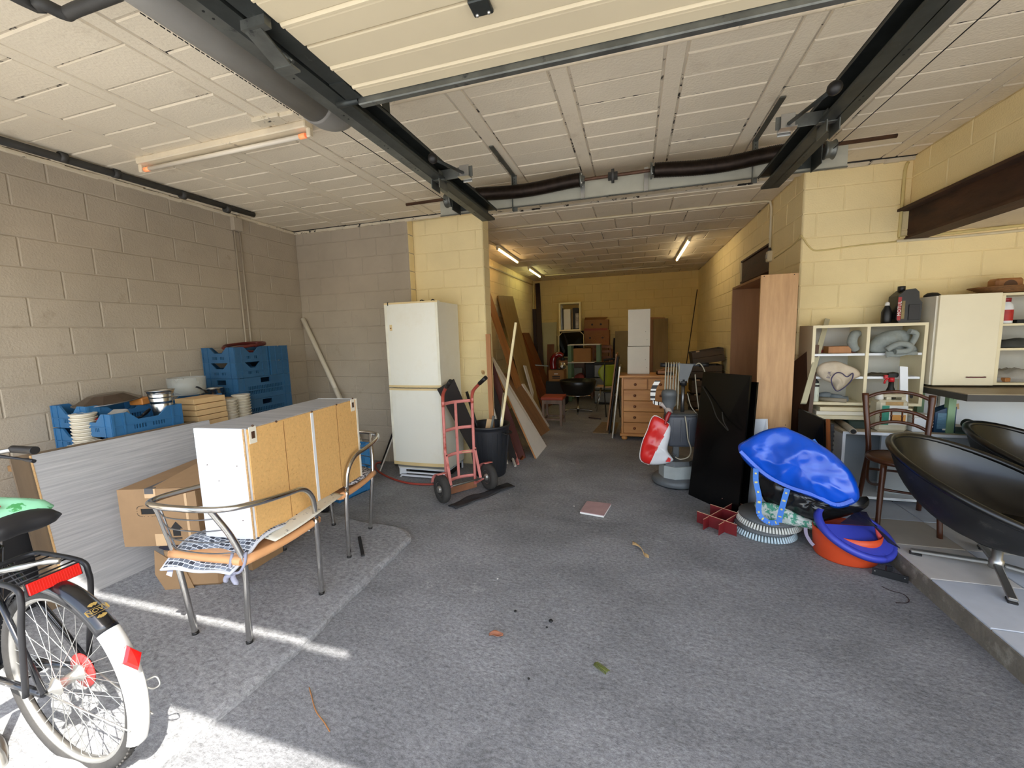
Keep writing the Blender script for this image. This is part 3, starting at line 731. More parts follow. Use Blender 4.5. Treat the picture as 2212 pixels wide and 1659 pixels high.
# blue stacking crates
def crate_parts(t, L, W, H, m, style='deep', slots=True):
    """local: long side along y, near corner region at +x; origin floor centre"""
    w = .012; MB().bx(-W/2, W/2, -L/2, L/2, 0, .012).build('crate_base', m, t, world=False)
    for ax in (0, 1):
        for s in (-1, 1):
            n = L if ax == 0 else W; off = W/2 if ax == 0 else L/2
            b = MB()
            def put(u0, u1, z0, z1, th=w, o_=0):
                lo, hi = off-th+o_, off+o_
                if ax == 0: b.bx(s*lo, s*hi, u0, u1, z0, z1)
                else: b.bx(u0, u1, s*lo, s*hi, z0, z1)
            e = n/2; c = .075
            for k in (-1, 1):
                put(k*(e-c), k*e, 0, H, w, .0); put(k*(e-c), k*(e-c+.012), 0, H, .004, .004); put(k*(e-.014), k*e, 0, H, .004, .004)
            put(-e+c, e-c, 0, H*.22); put(-e, e, H*.40, H*.44, .005, .005)
            top = H*.62 if style == 'shallow' else H
            if style == 'shallow':
                for k in (-1, 1):
                    x0, x1 = k*(e-c), k*(e-c-.08)
                    lo = off-w
                    vs = [(x0, H*.62), (x0, H), (x0-(x0-x1)*.25, H), (x1, H*.62)]
                    f = []
                    for o_ in (lo, off):
                        for (u, z) in vs: f.append((s*o_, u, z) if ax == 0 else (u, s*o_, z))
                    b.add(f, [(0, 1, 2, 3), (7, 6, 5, 4), (0, 4, 5, 1), (1, 5, 6, 2), (2, 6, 7, 3), (3, 7, 4, 0)])
                put(-e+c, e-c, H*.44, H*.62)
                u = -e+c; put(-e+c, -e+c+.05, H*.22, H*.44); put(e-c-.05, e-c, H*.22, H*.44)
                u = -e+c+.05
                while u < e-c-.055: put(u+.006, u+.013, H*.22, H*.44, w); u += .017
                put(-.02, .02, H*.22, H*.44)
            else:
                put(-e+c, e-c, H*.94, H); hw = .055
                put(-e+c, -hw, H*.72, H*.94); put(hw, e-c, H*.72, H*.94); put(-e+c, e-c, H*.60, H*.72)
                for za, zb in ((.22, .38), (.44, .60)):
                    u = -e+c; put(u, u+.03, H*za, H*zb); put(e-c-.03, e-c, H*za, H*zb); u += .03
                    while u < e-c-.035: put(u+.007, u+.015, H*za, H*zb); u += .019
            b.build('crate_side', m, t, world=False)
def crate(name, loc, L, W, H, label, style, m=None, rz=0, group=None):
    t = thing(name, label, 'crate', loc, group); crate_parts(t, L, W, H, m or m_blue, style); t.rotation_euler = (0, 0, rz); return t
g_ = 'tall stack of blue crates'
sx, sy = -3.72, 3.19
s1 = crate('plastic_crate', (sx, sy, .742), .60, .40, .213, 'blue slotted crate, lowest of the tall stack', 'deep', m_blued, 0, g_)
dup(s1, (sx, sy, .957), 0, 'blue slotted crate, second from the bottom of the tall stack', g_)
s2 = crate('plastic_crate', (sx-.01, sy-.115, 1.172), .36, .40, .145, 'shallow blue crate at the left of the third tier of the tall stack', 'shallow', m_blued, 0, g_)
dup(s2, (sx-.01, sy-.115, 1.318), 0, 'shallow blue crate holding the red hose, top left of the tall stack', g_)
s3 = crate('plastic_crate', (sx+.0, sy+.19, 1.172), .22, .40, .145, 'narrow blue crate at the right of the third tier of the tall stack', 'shallow', m_blued, 0, g_)
dup(s3, (sx+.0, sy+.19, 1.318), 0, 'narrow blue crate, top right of the tall stack', g_)
cf = crate('plastic_crate', (-3.47, 1.995, .905), .44, .38, .155, 'blue fruit crate at the front of the table holding a metal bucket', 'shallow', m_blue, 0, 'open crates on the table')
dup(cf, (-3.47, 1.995, .742), 0, 'blue fruit crate under the one with the metal bucket', 'open crates on the table')
cg = dup(cf, (-3.77, 2.03, .945), 0, 'blue fruit crate by the wall with the dark bowl on it', 'open crates on the table')
dup(cf, (-3.77, 2.03, .782), 0, 'blue fruit crate under the one with the dark bowl', 'open crates on the table')
dup(cf, (-3.77, 2.55, .90), 0, 'blue crate by the wall behind the thin cartons', 'open crates on the table')
m_block = mat('timber_block', (150, 120, 80), .7)
for (x, y, z0, z1, lab) in ((-3.77, 2.03, .742, .78, 'flat timber block under the wall side fruit crates'), (-3.77, 2.55, .742, .898, 'tall timber block under the crate behind the cartons')):
    tag(MB().bx(x-.15, x+.15, y-.17, y+.17, z0, z1).build('timber_block', m_block), lab, 'block')
# the crate on the floor behind the far chair
c1 = PX(700, 1040, -2.35)
cl = crate('plastic_crate', (-2.72, 3.25, 0), .40, .30, .235, 'lower blue crate on the floor beyond the far chair', 'deep', mat('crate_sky', (46, 118, 172), .45, var=.1, sc=5), R2(-11), 'crates on the floor')
dup(cl, (-2.73, 3.26, .237), R2(-8), 'upper blue crate on the floor beyond the far chair', 'crates on the floor')

# contents of the crates on the table
t = thing('hose_coil', 'coiled dark red hose lying in the top blue crate', 'hose', (sx, sy-.02, 1.37))
b = MB(); pts = []
for i in range(90):
    u = i/89; a_ = 2*math.pi*4*u; r = .17+.012*math.sin(i*.9); pts.append(V((sx+.01+.12*math.cos(a_), sy-.02+r*math.sin(a_)*1.2, 1.435+.06*math.sin(a_*.5+.6)+.012*u)))
b.tube(pts, .0125, 8, sub=2); b.build('hose', mat('hose_dark_red', (88, 30, 26), .4), t)
b = MB(); b.lathe([(.015, 0), (.09, .03), (.165, .09), (.172, .093), (.16, .1), (.085, .105), (.05, .108), (.045, .11)], (-3.72, 2.03, 1.085), None, 12, smooth=False)
t = thing('lamp_shade_bowl', 'faceted dark glass bowl upside down on a blue crate', 'bowl', (-3.72, 2.03, 1.08))
b = MB(); b.lathe([(.19, 0), (.185, .006), (.10, .055), (.06, .062), (.001, .064)], (-3.70, 2.0, 1.103), Matrix.Rotation(.09, 3, 'X'), 10, smooth=False); b.build('shade', mat('dark_glass', (62, 50, 40), .12, var=.2), t)
b = MB(); b.lathe([(.188, .0), (.193, .004), (.188, .008)], (-3.70, 2.0, 1.1), Matrix.Rotation(.09, 3, 'X'), 20); b.build('rim', m_chromed, t)
t = thing('metal_bucket', 'ribbed stainless steel bucket standing in the front blue crate', 'bucket', (-3.35, 2.13, .965))
b = MB(); pr = [(.052, 0), (.058, .06), (.066, .11), (.064, .114), (.072, .15), (.070, .154), (.076, .178), (.074, .182), (.082, .205), (.088, .207), (.086, .211), (.078, .205), (.052, .02), (.001, .015)]
b.lathe(pr, (-3.35, 2.13, .965), None, 28); b.build('body', m_steel, t)
for nm, x, y, z, wd, c, lab in (('small_box', -3.60, 2.16, 1.085, (.1, .12, .05), (196, 128, 60), 'small orange-brown box behind the metal bucket'), ('red_packet', -3.53, 1.84, .99, (.05, .06, .06), (150, 36, 36), 'small red packet in the crate with the dark bowl')):
    o = MB().box((x, y, z), wd, rotz(.3), 0, .006).build(nm, mat(nm, c, .5)); tag(o, lab, 'box')
o = MB().tube([(-3.50+.06*math.cos(i*.35), 2.05+.08*math.sin(i*.35), 1.0+.03*math.sin(i*.6)) for i in range(14)], .008, 8, sub=2).build('cable_loop', m_knob); tag(o, 'loop of black cable in the front blue crate', 'cable')
o = MB().box((-3.45, 1.90, 1.0), (.10, .14, .09), rotz(.4) @ Matrix.Rotation(.4, 3, 'X'), 0, .01).build('grey_bag', mat('grey_cloth', (150, 148, 140), .7, var=.15)); tag(o, 'grey folded packet in the front blue crate', 'packet')
m_glass = mat('dusty_glass', (196, 198, 190), .25, var=.05, alpha=.4)
q = V((-3.72, 2.58, 1.07))
b = MB(); b.lathe([(.12, 0), (.125, .01), (.135, .15), (.139, .15), (.13, .012), (.001, .008)], q, None, 20); t = b.build('glass_bowl', m_glass); tag(t, 'clear glass bowl on the blue crate by the wall', 'bowl')
t = thing('saucepan', 'shiny steel saucepan with a black handle near the tall crates', 'saucepan', (-3.68, 2.80, 1.05))
b = MB(); b.lathe([(.075, 0), (.085, .01), (.085, .085), (.09, .09), (.086, .09), (.08, .012), (.001, .01)], (-3.70, 2.78, 1.01), None, 24); b.build('pan', m_steel, t)
b = MB(); b.bar((-3.63, 2.68, 1.075), (-3.585, 2.56, 1.14), .02, .012); b.build('handle', m_knob, t)
o = MB().bx(-3.86, -3.56, 2.70, 2.86, .742, 1.008).build('carton', m_card2); tag(o, 'plain carton under the steel saucepan', 'box')
# thin cartons
zz = .742
for i in range(7):
    hh = .047; lab = ['lowest', 'second from the bottom', 'third from the bottom', 'middle', 'third from the top', 'second from the top', 'topmost'][i]
    b = MB(); b.box((-3.43+random.uniform(-.008, .008), 2.47+random.uniform(-.014, .014), zz+hh/2), (.21, .26, hh-.004), rotz(random.uniform(-.06, .06)), 0, .003)
    o = b.build('thin_carton', m_card2); tag(o, 'thin flat cardboard carton, %s of its pile of seven' % lab, 'box', 'pile of thin cartons'); zz += hh
# stacks of ribbed white tubs
ORD = ['first', 'second', 'third', 'fourth', 'fifth', 'sixth', 'seventh', 'eighth', 'ninth', 'tenth', 'eleventh', 'twelfth', 'thirteenth']
def tub_stack(x, y, z, r, n, lab):
    g = 'stacked white tubs '+lab
    for i in range(n):
        b = MB(); b.lathe([(r*.82, 0), (r*.86, .003), (r*.97, .017), (r, .018), (r, .024), (r*.95, .024), (r*.9, .022)], (x, y, z+i*.0245), None, 22)
        wh = 'topmost' if i == n-1 else 'lowest' if i == 0 else '%s from the top' % ORD[n-1-i]
        o = b.build('plastic_tub', m_cup); tag(o, 'white ribbed tub, %s in the stack %s' % (wh, lab), 'tub', g)
tub_stack(-3.42, 2.70, .742, .068, 11, 'nearest the thin cartons')
tub_stack(-3.44, 2.84, .742, .074, 12, 'touching the tall blue crates')
tub_stack(-3.56, 1.78, .742, .07, 13, 'at the near table end')
for i in range(5):
    for k in range(2):
        b = MB(); b.lathe([(.014, 0), (.019, .02), (.019, .05), (.017, .05), (.012, .003)], (-3.40+k*.035, 1.62+i*.034, .742+.10), None, 10); o = b.build('small_cup', m_cup); tag(o, 'small white cup, %s of the %s column on the tray' % (['lowest', 'second', 'middle', 'fourth', 'topmost'][i], ('left', 'right')[k]), 'cup', 'small white cups on the table')
o = MB().bx(-3.42, -3.345, 1.60, 1.80, .742, .84).build('cup_box', m_cup); tag(o, 'low white tray under the small white cups', 'tray')
# white pole leaning in the corner, with a shorter one
tp = V((XL+.06, YC-.06, 1.78)); ft = G(803, 996); ft.y = min(ft.y, YC-.05)
MBp = MB(); MBp.tube([ft+V((0, -.03, .02)), tp], .028, 14); o = MBp.build('plastic_pole', m_cup); tag(o, 'long cream plastic pole leaning in the left corner', 'pole')
MBp = MB(); MBp.tube([ft+V((.02, -.1, .02)), ft.lerp(tp, .52)+V((.07, -.09, .0))], .025, 14); o = MBp.build('plastic_pole', m_cup); tag(o, 'shorter cream plastic pole beside the long one in the corner', 'pole')

# ------------------------------------------------------------------ cartons below the cabinet
def carton(name, c, sz, rz, label, mm=None, tilt=None):
    t = thing(name, label, 'box', c)
    rot = rotz(rz) if tilt is None else rotz(rz) @ tilt
    return t, rot
x0 = G(270, 1187, .31)
t, rot = carton('cardboard_box', (-2.70, 1.90, .30), None, R2(17), 'brown removal box with a hand hole, below the grey panel')
org = V((-2.925, 1.56, .305)); bw, bd, bh = .46, .62, .355
def L2(x, y, z): return org+rot @ V((x, y, z))
def lbox(b, x0, x1, y0, y1, z0, z1, mi=0, bev=0): b.box(L2((x0+x1)/2, (y0+y1)/2, (z0+z1)/2), (x1-x0, y1-y0, z1-z0), rot, mi, bev)
b = MB(); lbox(b, 0, bw, .004, bd, 0, bh, 0, .004); b.build('carton_body', m_card, t)
b = MB(); k = []
w0, w1, h0, h1 = .125, .205, .20, .235
# front board with the hand hole cut out
lbox(b, 0, w0, 0, .004, 0, bh); lbox(b, w1, bw, 0, .004, 0, bh); lbox(b, w0, w1, 0, .004, 0, h0); lbox(b, w0, w1, 0, .004, h1, bh); b.build('front_board', m_card, t)
b = MB(); lbox(b, w0, w1, .003, .0045, h0, h1); b.build('hand_hole', m_black, t)
b = MB()
for i in range(44):
    a_ = 2*math.pi*i/44; u = .165+.062*abs(math.cos(a_))**.5*math.copysign(1, math.cos(a_)); z = .22+.033*abs(math.sin(a_))**.5*math.copysign(1, math.sin(a_)); b.box(L2(u, -.0005, z), (.005, .001, .002), rot)
b.build('dashed_print', m_print, t, 'stuff')
b = MB(); lbox(b, .16, .225, -.0015, .001, bh-.055, bh+.001); b.build('paper_tape', m_tape, t)
b = MB(); lbox(b, .162, .214, -.002, .001, bh-.03, bh+.003); lbox(b, .162, .214, 0, .3, bh, bh+.0025); b.build('grey_tape', m_tapeg, t)
b = MB(); lbox(b, .19, .255, -.0015, .001, 0, .075); b.build('lower_tape', m_tape, t)
b = MB(); lbox(b, .39, .405, -.0015, .001, .0, bh-.02); b.build('side_tape', m_tape, t)
b = MB(); zz = .04
b.slab([L2(.30, -.0008, .06), L2(.345, -.0008, .06), L2(.345, -.0008, .105), L2(.36, -.0008, .105), L2(.322, -.0008, .15), L2(.285, -.0008, .105), L2(.30, -.0008, .105)], .0006); lbox(b, .295, .35, -.0014, 0, .042, .05); b.build('arrow_print', m_print, t)
plank('flap', L2(.02+.17, .02, bh+.002), L2(bw+.01, .02, bh+.002), L2(bw+.02, .5, bh+.10), L2(.30, .5, bh+.10), .004, m_card, parent=t)
# lower box
t = thing('cardboard_box', 'crumpled brown box lying under the removal box', 'box', (-2.65, 1.8, ZS0))
rot = rotz(R2(20)); org = V((-2.735, 1.60, ZS0)); bw, bd, bh = .36, .44, .255
b = MB()
for i in range(1):
    lbox(b, .03, bw, 0, bd, 0, bh, 0, .02)
b.build('carton_body', m_card, t)
b = MB(); b.slab([L2(.03, -.002, .0), L2(.2, -.002, -.0), L2(.16, -.005, bh*.5), L2(.0, -.004, bh), L2(-.015, -.003, bh*.4)], .003); b.build('flap', m_card, t)
b = MB(); b.slab([L2(.05, -.004, .03), L2(.085, -.004, .005), L2(.1, -.004, .035), L2(.065, -.004, .07)], .001); b.build('white_tape', m_label, t)
o = MB().pillow([L2(.02, .0, .265), L2(.33, -.04, .262), L2(.36, .2, .268), L2(.05, .25, .268)], L2(.18, .1, .262), (0, 0, 1), .014, .01, 4, .004).build('navy_folder', mat('navy_cloth', (30, 32, 48), .6)); tag(o, 'flat navy cloth folder between the two brown boxes', 'folder')
o = MB().box((-2.42, 2.02, .33), (.008, .16, .12), rotz(.1)).build('paper_sheet', m_label); tag(o, 'white printed paper sheet against the removal box', 'paper')
o = MB().bx(-2.50, -2.36, 1.90, 2.14, ZS0, .27).build('small_carton', m_card); tag(o, 'small brown carton holding up the white paper sheet', 'box')

# ------------------------------------------------------------------ two chromed bistro chairs
m_pad = mat('pad_white', (198, 202, 208), .85, var=.05)
def pad_mat():
    m = bpy.data.materials.new('pad_pattern'); m.use_nodes = True; n = m.node_tree; L = n.links.new; p = n.nodes['Principled BSDF']; p.inputs['Roughness'].default_value = .85
    tc = n.nodes.new('ShaderNodeTexCoord'); br = n.nodes.new('ShaderNodeTexBrick'); L(tc.outputs['Object'], br.inputs['Vector'])
    br.inputs['Scale'].default_value = 15; br.inputs['Color1'].default_value = lin((54, 58, 68)); br.inputs['Color2'].default_value = lin((140, 150, 164)); br.inputs['Mortar'].default_value = lin((208, 214, 220)); br.inputs['Mortar Size'].default_value = .03; br.inputs['Bias'].default_value = -.1
    L(br.outputs[0], p.inputs['Base Color']); return m
m_pat = pad_mat()
m_weave = mat('woven_cord', (206, 202, 206), .8, var=.05, spots=(30, 28, 32), spot_sc=60, spot_lo=.47, spot_hi=.53)
m_bowt = mat('grey_ribbon', (146, 148, 164), .7)
def bistro(loc, rz, label):
    t = thing('bistro_chair', label, 'chair', loc, 'chrome bistro chairs')
    r = .0145
    arm = []
    # front leg, arm, back hoop, arm, front leg  (local: chair looks to +y)
    half = [V((.262, .225, 0)), V((.268, .225, .25)), V((.275, .215, .47)), V((.282, .195, .60)), V((.288, .12, .675)), V((.290, 0, .695)), V((.278, -.15, .715)), V((.225, -.265, .73)), V((.12, -.305, .735))]
    path = half+[V((0, -.312, .736))]+[V((-p.x, p.y, p.z)) for p in half[::-1]]
    sp = smooth_path(path, 6)
    i1 = next(i for i, p in enumerate(sp) if p.z > .46); i2 = len(sp)-1-i1
    b = MB(); b.tube(sp[i1:i2+1], r, 14); b.build('arm_hoop', m_chrome, t, world=False)
    for seg in (sp[:i1+1], sp[i2:]):
        b = MB(); b.tube(seg, r, 14); b.build('leg', m_chrome, t, world=False)
    for s in (-1, 1):
        b = MB(); b.tube([(s*.165, -.18, 0), (s*.178, -.185, .15), (s*.196, -.19, .32), (s*.205, -.2, .45), (s*.19, -.235, .58), (s*.165, -.27, .68), (s*.155, -.29, .728)], r*.95, 14, sub=5); b.build('leg', m_chrome, t, world=False)
        b = MB(); b.tube([(s*.262, .225, .0), (s*.262, .225, .012)], r*1.08, 14); b.tube([(s*.165, -.18, 0), (s*.165, -.18, .012)], r*1.08, 14); b.build('foot_cap', m_knob, t, world=False)
    for k in range(4):
        z = .68-k*.062; x = .158+.01*k; y = -.268+k*.017
        b = MB(); b.tube([(-x, y, z), (-x*.6, y-.028, z), (0, y-.036, z), (x*.6, y-.028, z), (x, y, z)], .0032, 8, sub=4); b.build('back_rod', m_chromed, t, world=False)
    def seat(u, v):
        y = -.21+.46*v; x = (u-.5)*(.42+.10*v)
        z = .455+.012*math.cos((u-.5)*3)-.02*math.sin(v*math.pi)-.035*max(0, v-.85)*6*.5
        return (x, y, z)
    b = MB(); b.sheet(seat, 12, 12, .012); b.build('seat_shell', m_bake, t, world=False)
    b = MB()
    def rim(s):
        return [(s*(.21+.05*v), -.21+.46*v, .442-.012*math.sin(v*math.pi)) for v in [i/8 for i in range(9)]]
    for s in (-1, 1): b.tube(rim(s), .022, 10)
    b.tube([(-.26+.52*i/8, .255, .438) for i in range(9)], .02, 10); b.tube([(-.21+.42*i/8, -.21, .445) for i in range(9)], .02, 10)
    b.build('seat_edge', m_bake, t, world=False)
    for y_, x_ in ((.2, .25), (-.17, .19)): b = MB(); b.tube([(-x_, y_, .40), (x_, y_, .40)], .009, 8); b.build('cross_bar', m_chromed, t, world=False)
    t.rotation_euler = (0, 0, rz); return t
c1 = bistro((-1.985, 1.565, ZS0), R2(4), 'near chrome bistro chair with patterned seat pad hanging off its back')
c2 = dup(c1, (-2.12, 2.40, ZS0), R2(183), 'far chrome bistro chair under the back end of the white cabinet')
# pad sagging over the rear edge of the near chair
t = thing('seat_pad', 'patterned grey seat pad drooping off the near chair', 'cushion', (-1.99, 1.45, .5))
rz = rotz(R2(4)); o0 = V((-1.985, 1.565, ZS0))
def padf(u, v):
    y = -.262+.36*v; x = (u-.5)*.40-.01*(1-v)
    z = .492+.006*math.sin(u*9)+(-.075*max(0, .45-v)/.45)+.01*math.sin(v*7+u*3)-.03*max(0, .3-v)*(1-u)*2
    return o0+rz @ V((x, y, z))
MB().sheet(padf, 22, 22, .014).build('pad', m_pat, t)
b = MB(); ed = [padf(u/16, 0) for u in range(17)]+[padf(1, v/16) for v in range(1, 17)]+[padf(1-u/16, 1) for u in range(1, 17)]+[padf(0, 1-v/16) for v in range(1, 16)]
b.tube([p-V((0, 0, .007)) for p in ed], .008, 8, True); b.build('piping', m_pad, t)
q = o0+rz @ V((.205, -.2, .44))
b = MB(); b.tube([q+V((-.05, -.01, .04)), q+V((-.03, -.045, -.02)), q+V((0, -.03, -.04)), q+V((.03, -.02, 0)), q+V((.01, .01, .04))], .007, 8, sub=4)
for k in (-1, 1): b.tube([q+V((-.005, -.04, -.04)), q+V((-.03+k*.02, -.05, -.055)), q+V((-.02+k*.035, -.05, -.085))], [.004, .012, .012, .012, .003], 8, sub=3)
b.build('ribbon_bow', m_bowt, t)
b = MB(); q2 = padf(0.1, 0.02); b.slab([q2, q2+V((.03, 0, 0)), q2+V((.02, -.01, -.05)), q2+V((-.015, -.01, -.045))], .002); b.build('ribbon_end', m_bowt, t)
# newspaper between the chairs
def newsf(u, v):
    y = 1.52+.60*v; x = -1.86+.14*u-.08*v
    return V((x+.06*math.sin(v*3)*(u), y, .516+.003+.03*u*math.sin(v*math.pi)*(.5+v)-.02*(u-.5)))
b = MB(); b.sheet(newsf, 8, 18, .002); o = b.build('newspaper', mat('newsprint', (214, 210, 192), .85, var=.03, spots=(120, 122, 120), spot_sc=26, spot_lo=.6, spot_hi=.64)); tag(o, 'folded newspaper between the cabinet and the near chair seat', 'newspaper')
# woven cushion on the far chair
t = thing('woven_cushion', 'black and white woven cushion on the far chair', 'cushion', (-2.0, 2.5, .5))
rz2 = rotz(R2(183)); o2_ = V((-2.12, 2.40, ZS0))
b = MB(); b.pillow([o2_+rz2 @ V((x, y, .482)) for x, y in ((-.2, -.19), (.2, -.19), (.245, .2), (-.245, .2))], o2_+rz2 @ V((0, 0, .482)), (0, 0, 1), .012, .012, 5, .002); b.build('pad', m_weave, t)

# ------------------------------------------------------------------ cabinet lying on the two chairs
t = thing('wall_cabinet', 'white wall cabinet lying on two chairs, tan hardboard back towards the room', 'cabinet', (-2.0, 2.0, .52))
rz = R2(5.2); rot = rotz(rz); org = G(445, 1162, .52); org = V((-2.095, 1.455, .523))
CW, CLn, CH = .295, .95, .565
b = MB(); lbox(b, .0, CW, 0, .016, 0, CH, 0, .002); b.build('end_panel', m_white, t)
b = MB(); lbox(b, .0, CW, CLn-.016, CLn, 0, CH, 0, .002); b.build('end_panel', m_white, t)
b = MB(); lbox(b, CW-.003, CW+.006, .016, CLn-.014, .004, CH-.006); b.build('back_board', m_hard, t)
b = MB(); lbox(b, .0, CW-.003, .016, CLn-.016, CH-.018, CH-.001); b.build('side_panel', m_greywood, t)
b = MB(); lbox(b, .0, CW-.003, .016, CLn-.016, 0.0, .018); b.build('side_panel', m_greywood, t)
b = MB(); lbox(b, .0, .018, .016, CLn-.016, .018, CH-.018); b.build('front_board', m_white, t)
b = MB(); lbox(b, CW+.006, CW+.009, CLn*.49, CLn*.49+.022, .01, CH-.012); b.build('join_strip', m_white, t)
b = MB(); lbox(b, CW-.001, CW+.008, CLn-.016, CLn+.002, 0, CH); b.build('edge_strip', m_whitew, t)
for yy in (CLn*.26, CLn*.75):
    b = MB(); lbox(b, CW+.0055, CW+.0065, yy, yy+.004, .01, CH-.012); b.build('groove', mat('groove_brown', (140, 96, 48), .8), t)
b = MB(); lbox(b, CW-.008, CW+.0015, -.003, .0, 0, CH); b.build('chip_edge', m_chip, t)
for yy in (.02, CLn-.075):
    b = MB(); lbox(b, CW+.006, CW+.009, yy, yy+.045, CH-.08, CH+.004, 0, .002); lbox(b, CW+.009, CW+.012, yy+.012, yy+.032, CH-.055, CH-.02, 1, .003)
    b.sphere(L2(CW+.012, yy+.022, CH+.008), .006, 1, 8); b.build('hanger_plate', [m_whitew, m_shaft], t)
b = MB()
for u, z in ((.06, .38), (.235, .38), (.06, .12), (.235, .1), (.12, .3)): b.sphere(L2(u, -.0005, z), .003, 0, 6)
for yy, z in ((.2, CH-.005), (.48, CH-.005), (.72, CH-.005), (.28, .006)): b.sphere(L2(CW+.007, yy, z), .006, 0, 8)
b.build('screw', m_shaft, t, 'stuff')
b = MB(); 
for u in (.05, .19): b.lathe([(.012, -.001), (.012, .001)], L2(u, -.001, CH-.022), rot @ Matrix.Rotation(math.pi/2, 3, 'X'), 14)
b.build('cam_cover', m_whitew, t)
# ================================================================== bicycle at the left edge
m_blk = mat('bike_black', (18, 19, 23), .25, var=.1, coat=.5)
m_blkm = mat('bike_black_matt', (26, 26, 28), .5, var=.15)
m_tyre = mat('tyre_rubber', (52, 50, 47), .85, var=.2, sc=14, bump=.3, bsc=40)
m_alu = mat('dull_aluminium', (186, 184, 178), .35, .9, var=.12)
m_fend = mat('fender_white', (232, 232, 228), .35, var=.03)
m_red = mat('reflector_red', (205, 22, 20), .25, var=.1, coat=.5)
m_gold = mat('gold_print', (190, 160, 92), .45, .4)
AX = V((-1.90, .80, .345))
def BK(s, l, z): return V((AX.x-s, AX.y+l, z))      # forward, to its right, up
bk = thing('bicycle', 'black city bicycle at the left edge, rack and rear wheel in front', 'bicycle', (AX.x-.5, AX.y, 0))
def wheel(c, name):
    rx = Matrix.Rotation(math.pi/2, 3, 'X')
    b = MB(); k = 72
    pr = []
    for j in range(12):
        a = 2*math.pi*j/12; pr.append((.325+.021*math.cos(a), .021*math.sin(a)))
    b.lathe(pr+[pr[0]], c, rx, k, 0, caps=False)
    w_ = b.build(name, m_tyre, bk)
    b = MB()
    for i in range(90):
        a = 2*math.pi*i/90
        for s in (-1, 1):
            u = V((math.cos(a), 0, math.sin(a))); p = V(c)+u*.344+V((0, s*.008, 0)); tz = V((-u.z, 0, u.x))
            b.bar(p-tz*.006-V((0, s*.006, 0)), p+tz*.006+V((0, s*.005, 0)), .005, .006, u)
    b.build('tread', m_tyre, w_, 'stuff')
    b = MB(); b.lathe([(.300, -.011), (.316, -.013), (.316, .013), (.300, .011), (.294, 0), (.300, -.011)], c, rx, 60, caps=False); b.build('rim', m_alu, w_)
    b = MB()
    for i in range(36):
        a = 2*math.pi*i/36; s = 1 if i % 2 else -1; h = a+(.55 if (i//2) % 2 else -.55)
        b.tube([V(c)+V((.028*math.cos(h), s*.03, .028*math.sin(h))), V(c)+V((.298*math.cos(a), 0, .298*math.sin(a)))], .0013, 5, caps=False)
    b.build('spokes', m_bolt, w_, 'stuff')
    b = MB(); b.lathe([(.008, -.055), (.012, -.045), (.032, -.033), (.032, -.028), (.018, -.02), (.018, .02), (.032, .028), (.032, .033), (.012, .045), (.008, .055)], c, rx, 20); b.build('hub', m_alu, w_)
    return w_
wr_ = wheel(AX, 'rear_wheel'); fc = BK(1.08, 0, .345); wheel(fc, 'front_wheel')
b = MB(); b.lathe([(.06, -.045), (.064, -.043), (.064, -.038), (.03, -.036)], AX, Matrix.Rotation(math.pi/2, 3, 'X'), 24); b.build('hub_ring', mat('hub_red', (170, 50, 48), .4), bk)
# fender: arc seen from behind; angle 0 = straight back (+x), rising over the top to the front
def fender(c, a0, a1, m, name, rad=.372, wd=.030):
    def fn(u, v):
        a = a0+(a1-a0)*u; t = (v-.5)*2; r = rad-.014*t*t*t*t-.010*t*t
        return V(c)+V((r*math.cos(a), wd*t, r*math.sin(a)))
    b = MB(); b.sheet(fn, 40, 10, .002); return b.build(name, m, bk)
fender(AX, R2(-24), R2(42), m_fend, 'white_fender_tail'); fender(AX, R2(42), R2(185), m_blk, 'rear_fender'); fender(fc, R2(55), R2(205), m_blk, 'front_fender')
def fp(a, l, h=0): return AX+V(((.372+h)*math.cos(a), l, (.372+h)*math.sin(a)))
a_ = R2(54); tx = V((0, 1, 0)); ty = V((-math.sin(a_), 0, math.cos(a_)))
text('lettering', 'NOVY', .021, m_gold, bk, fp(a_, 0, .0012), tx, ty)
b = MB()
for s in (-1, 1):
    for k in range(5):
        an = (k-2)*.42; p = fp(a_+s*.048, 0, .0015); q = V((0, math.sin(an)*.016, 0))+ty*s*math.cos(an)*.014
        b.bar(p+q*.25, p+q, .005, .0012, V((math.cos(a_), 0, math.sin(a_))))
    p = fp(a_+s*.030, 0, .0012); b.bar(p-V((0, .026, 0)), p+V((0, .026, 0)), .0016, .001, ty)
    p = fp(a_, s*.027, .0008); b.bar(p-ty*.010, p+ty*.010, .004, .001, V((1, 0, 0)))
b.build('crest', m_gold, bk, 'stuff')
b = MB(); a2 = R2(24); n_ = V((math.cos(a2), 0, math.sin(a2))); tt = V((-math.sin(a2), 0, math.cos(a2)))
rt = Matrix((V((0, 1, 0)), n_, tt)).transposed()
b.lathe([(.001, 0), (.024, 0), (.026, .02), (.02, .032), (.001, .036)], fp(a2, 0, -.002), rt @ Matrix.Rotation(-math.pi/2, 3, 'X'), 4, 0, False, 1, 1.7); b.build('tail_lamp', m_red, bk)
b = MB(); p = fp(R2(8), .03, -.02); b.tube([p, p+V((.03, .012, .012)), p+V((.045, .012, -.012)), p+V((.02, .006, -.03)), p+V((-.006, 0, -.024))], .0025, 6, sub=4); b.build('wire_loop', m_bolt, bk)
for s in (-1, 1):
    b = MB(); b.tube([AX+V((0, s*.06, 0)), fp(R2(-12), s*.032, -.01)], .0028, 6); b.build('fender_stay', m_alu, bk)
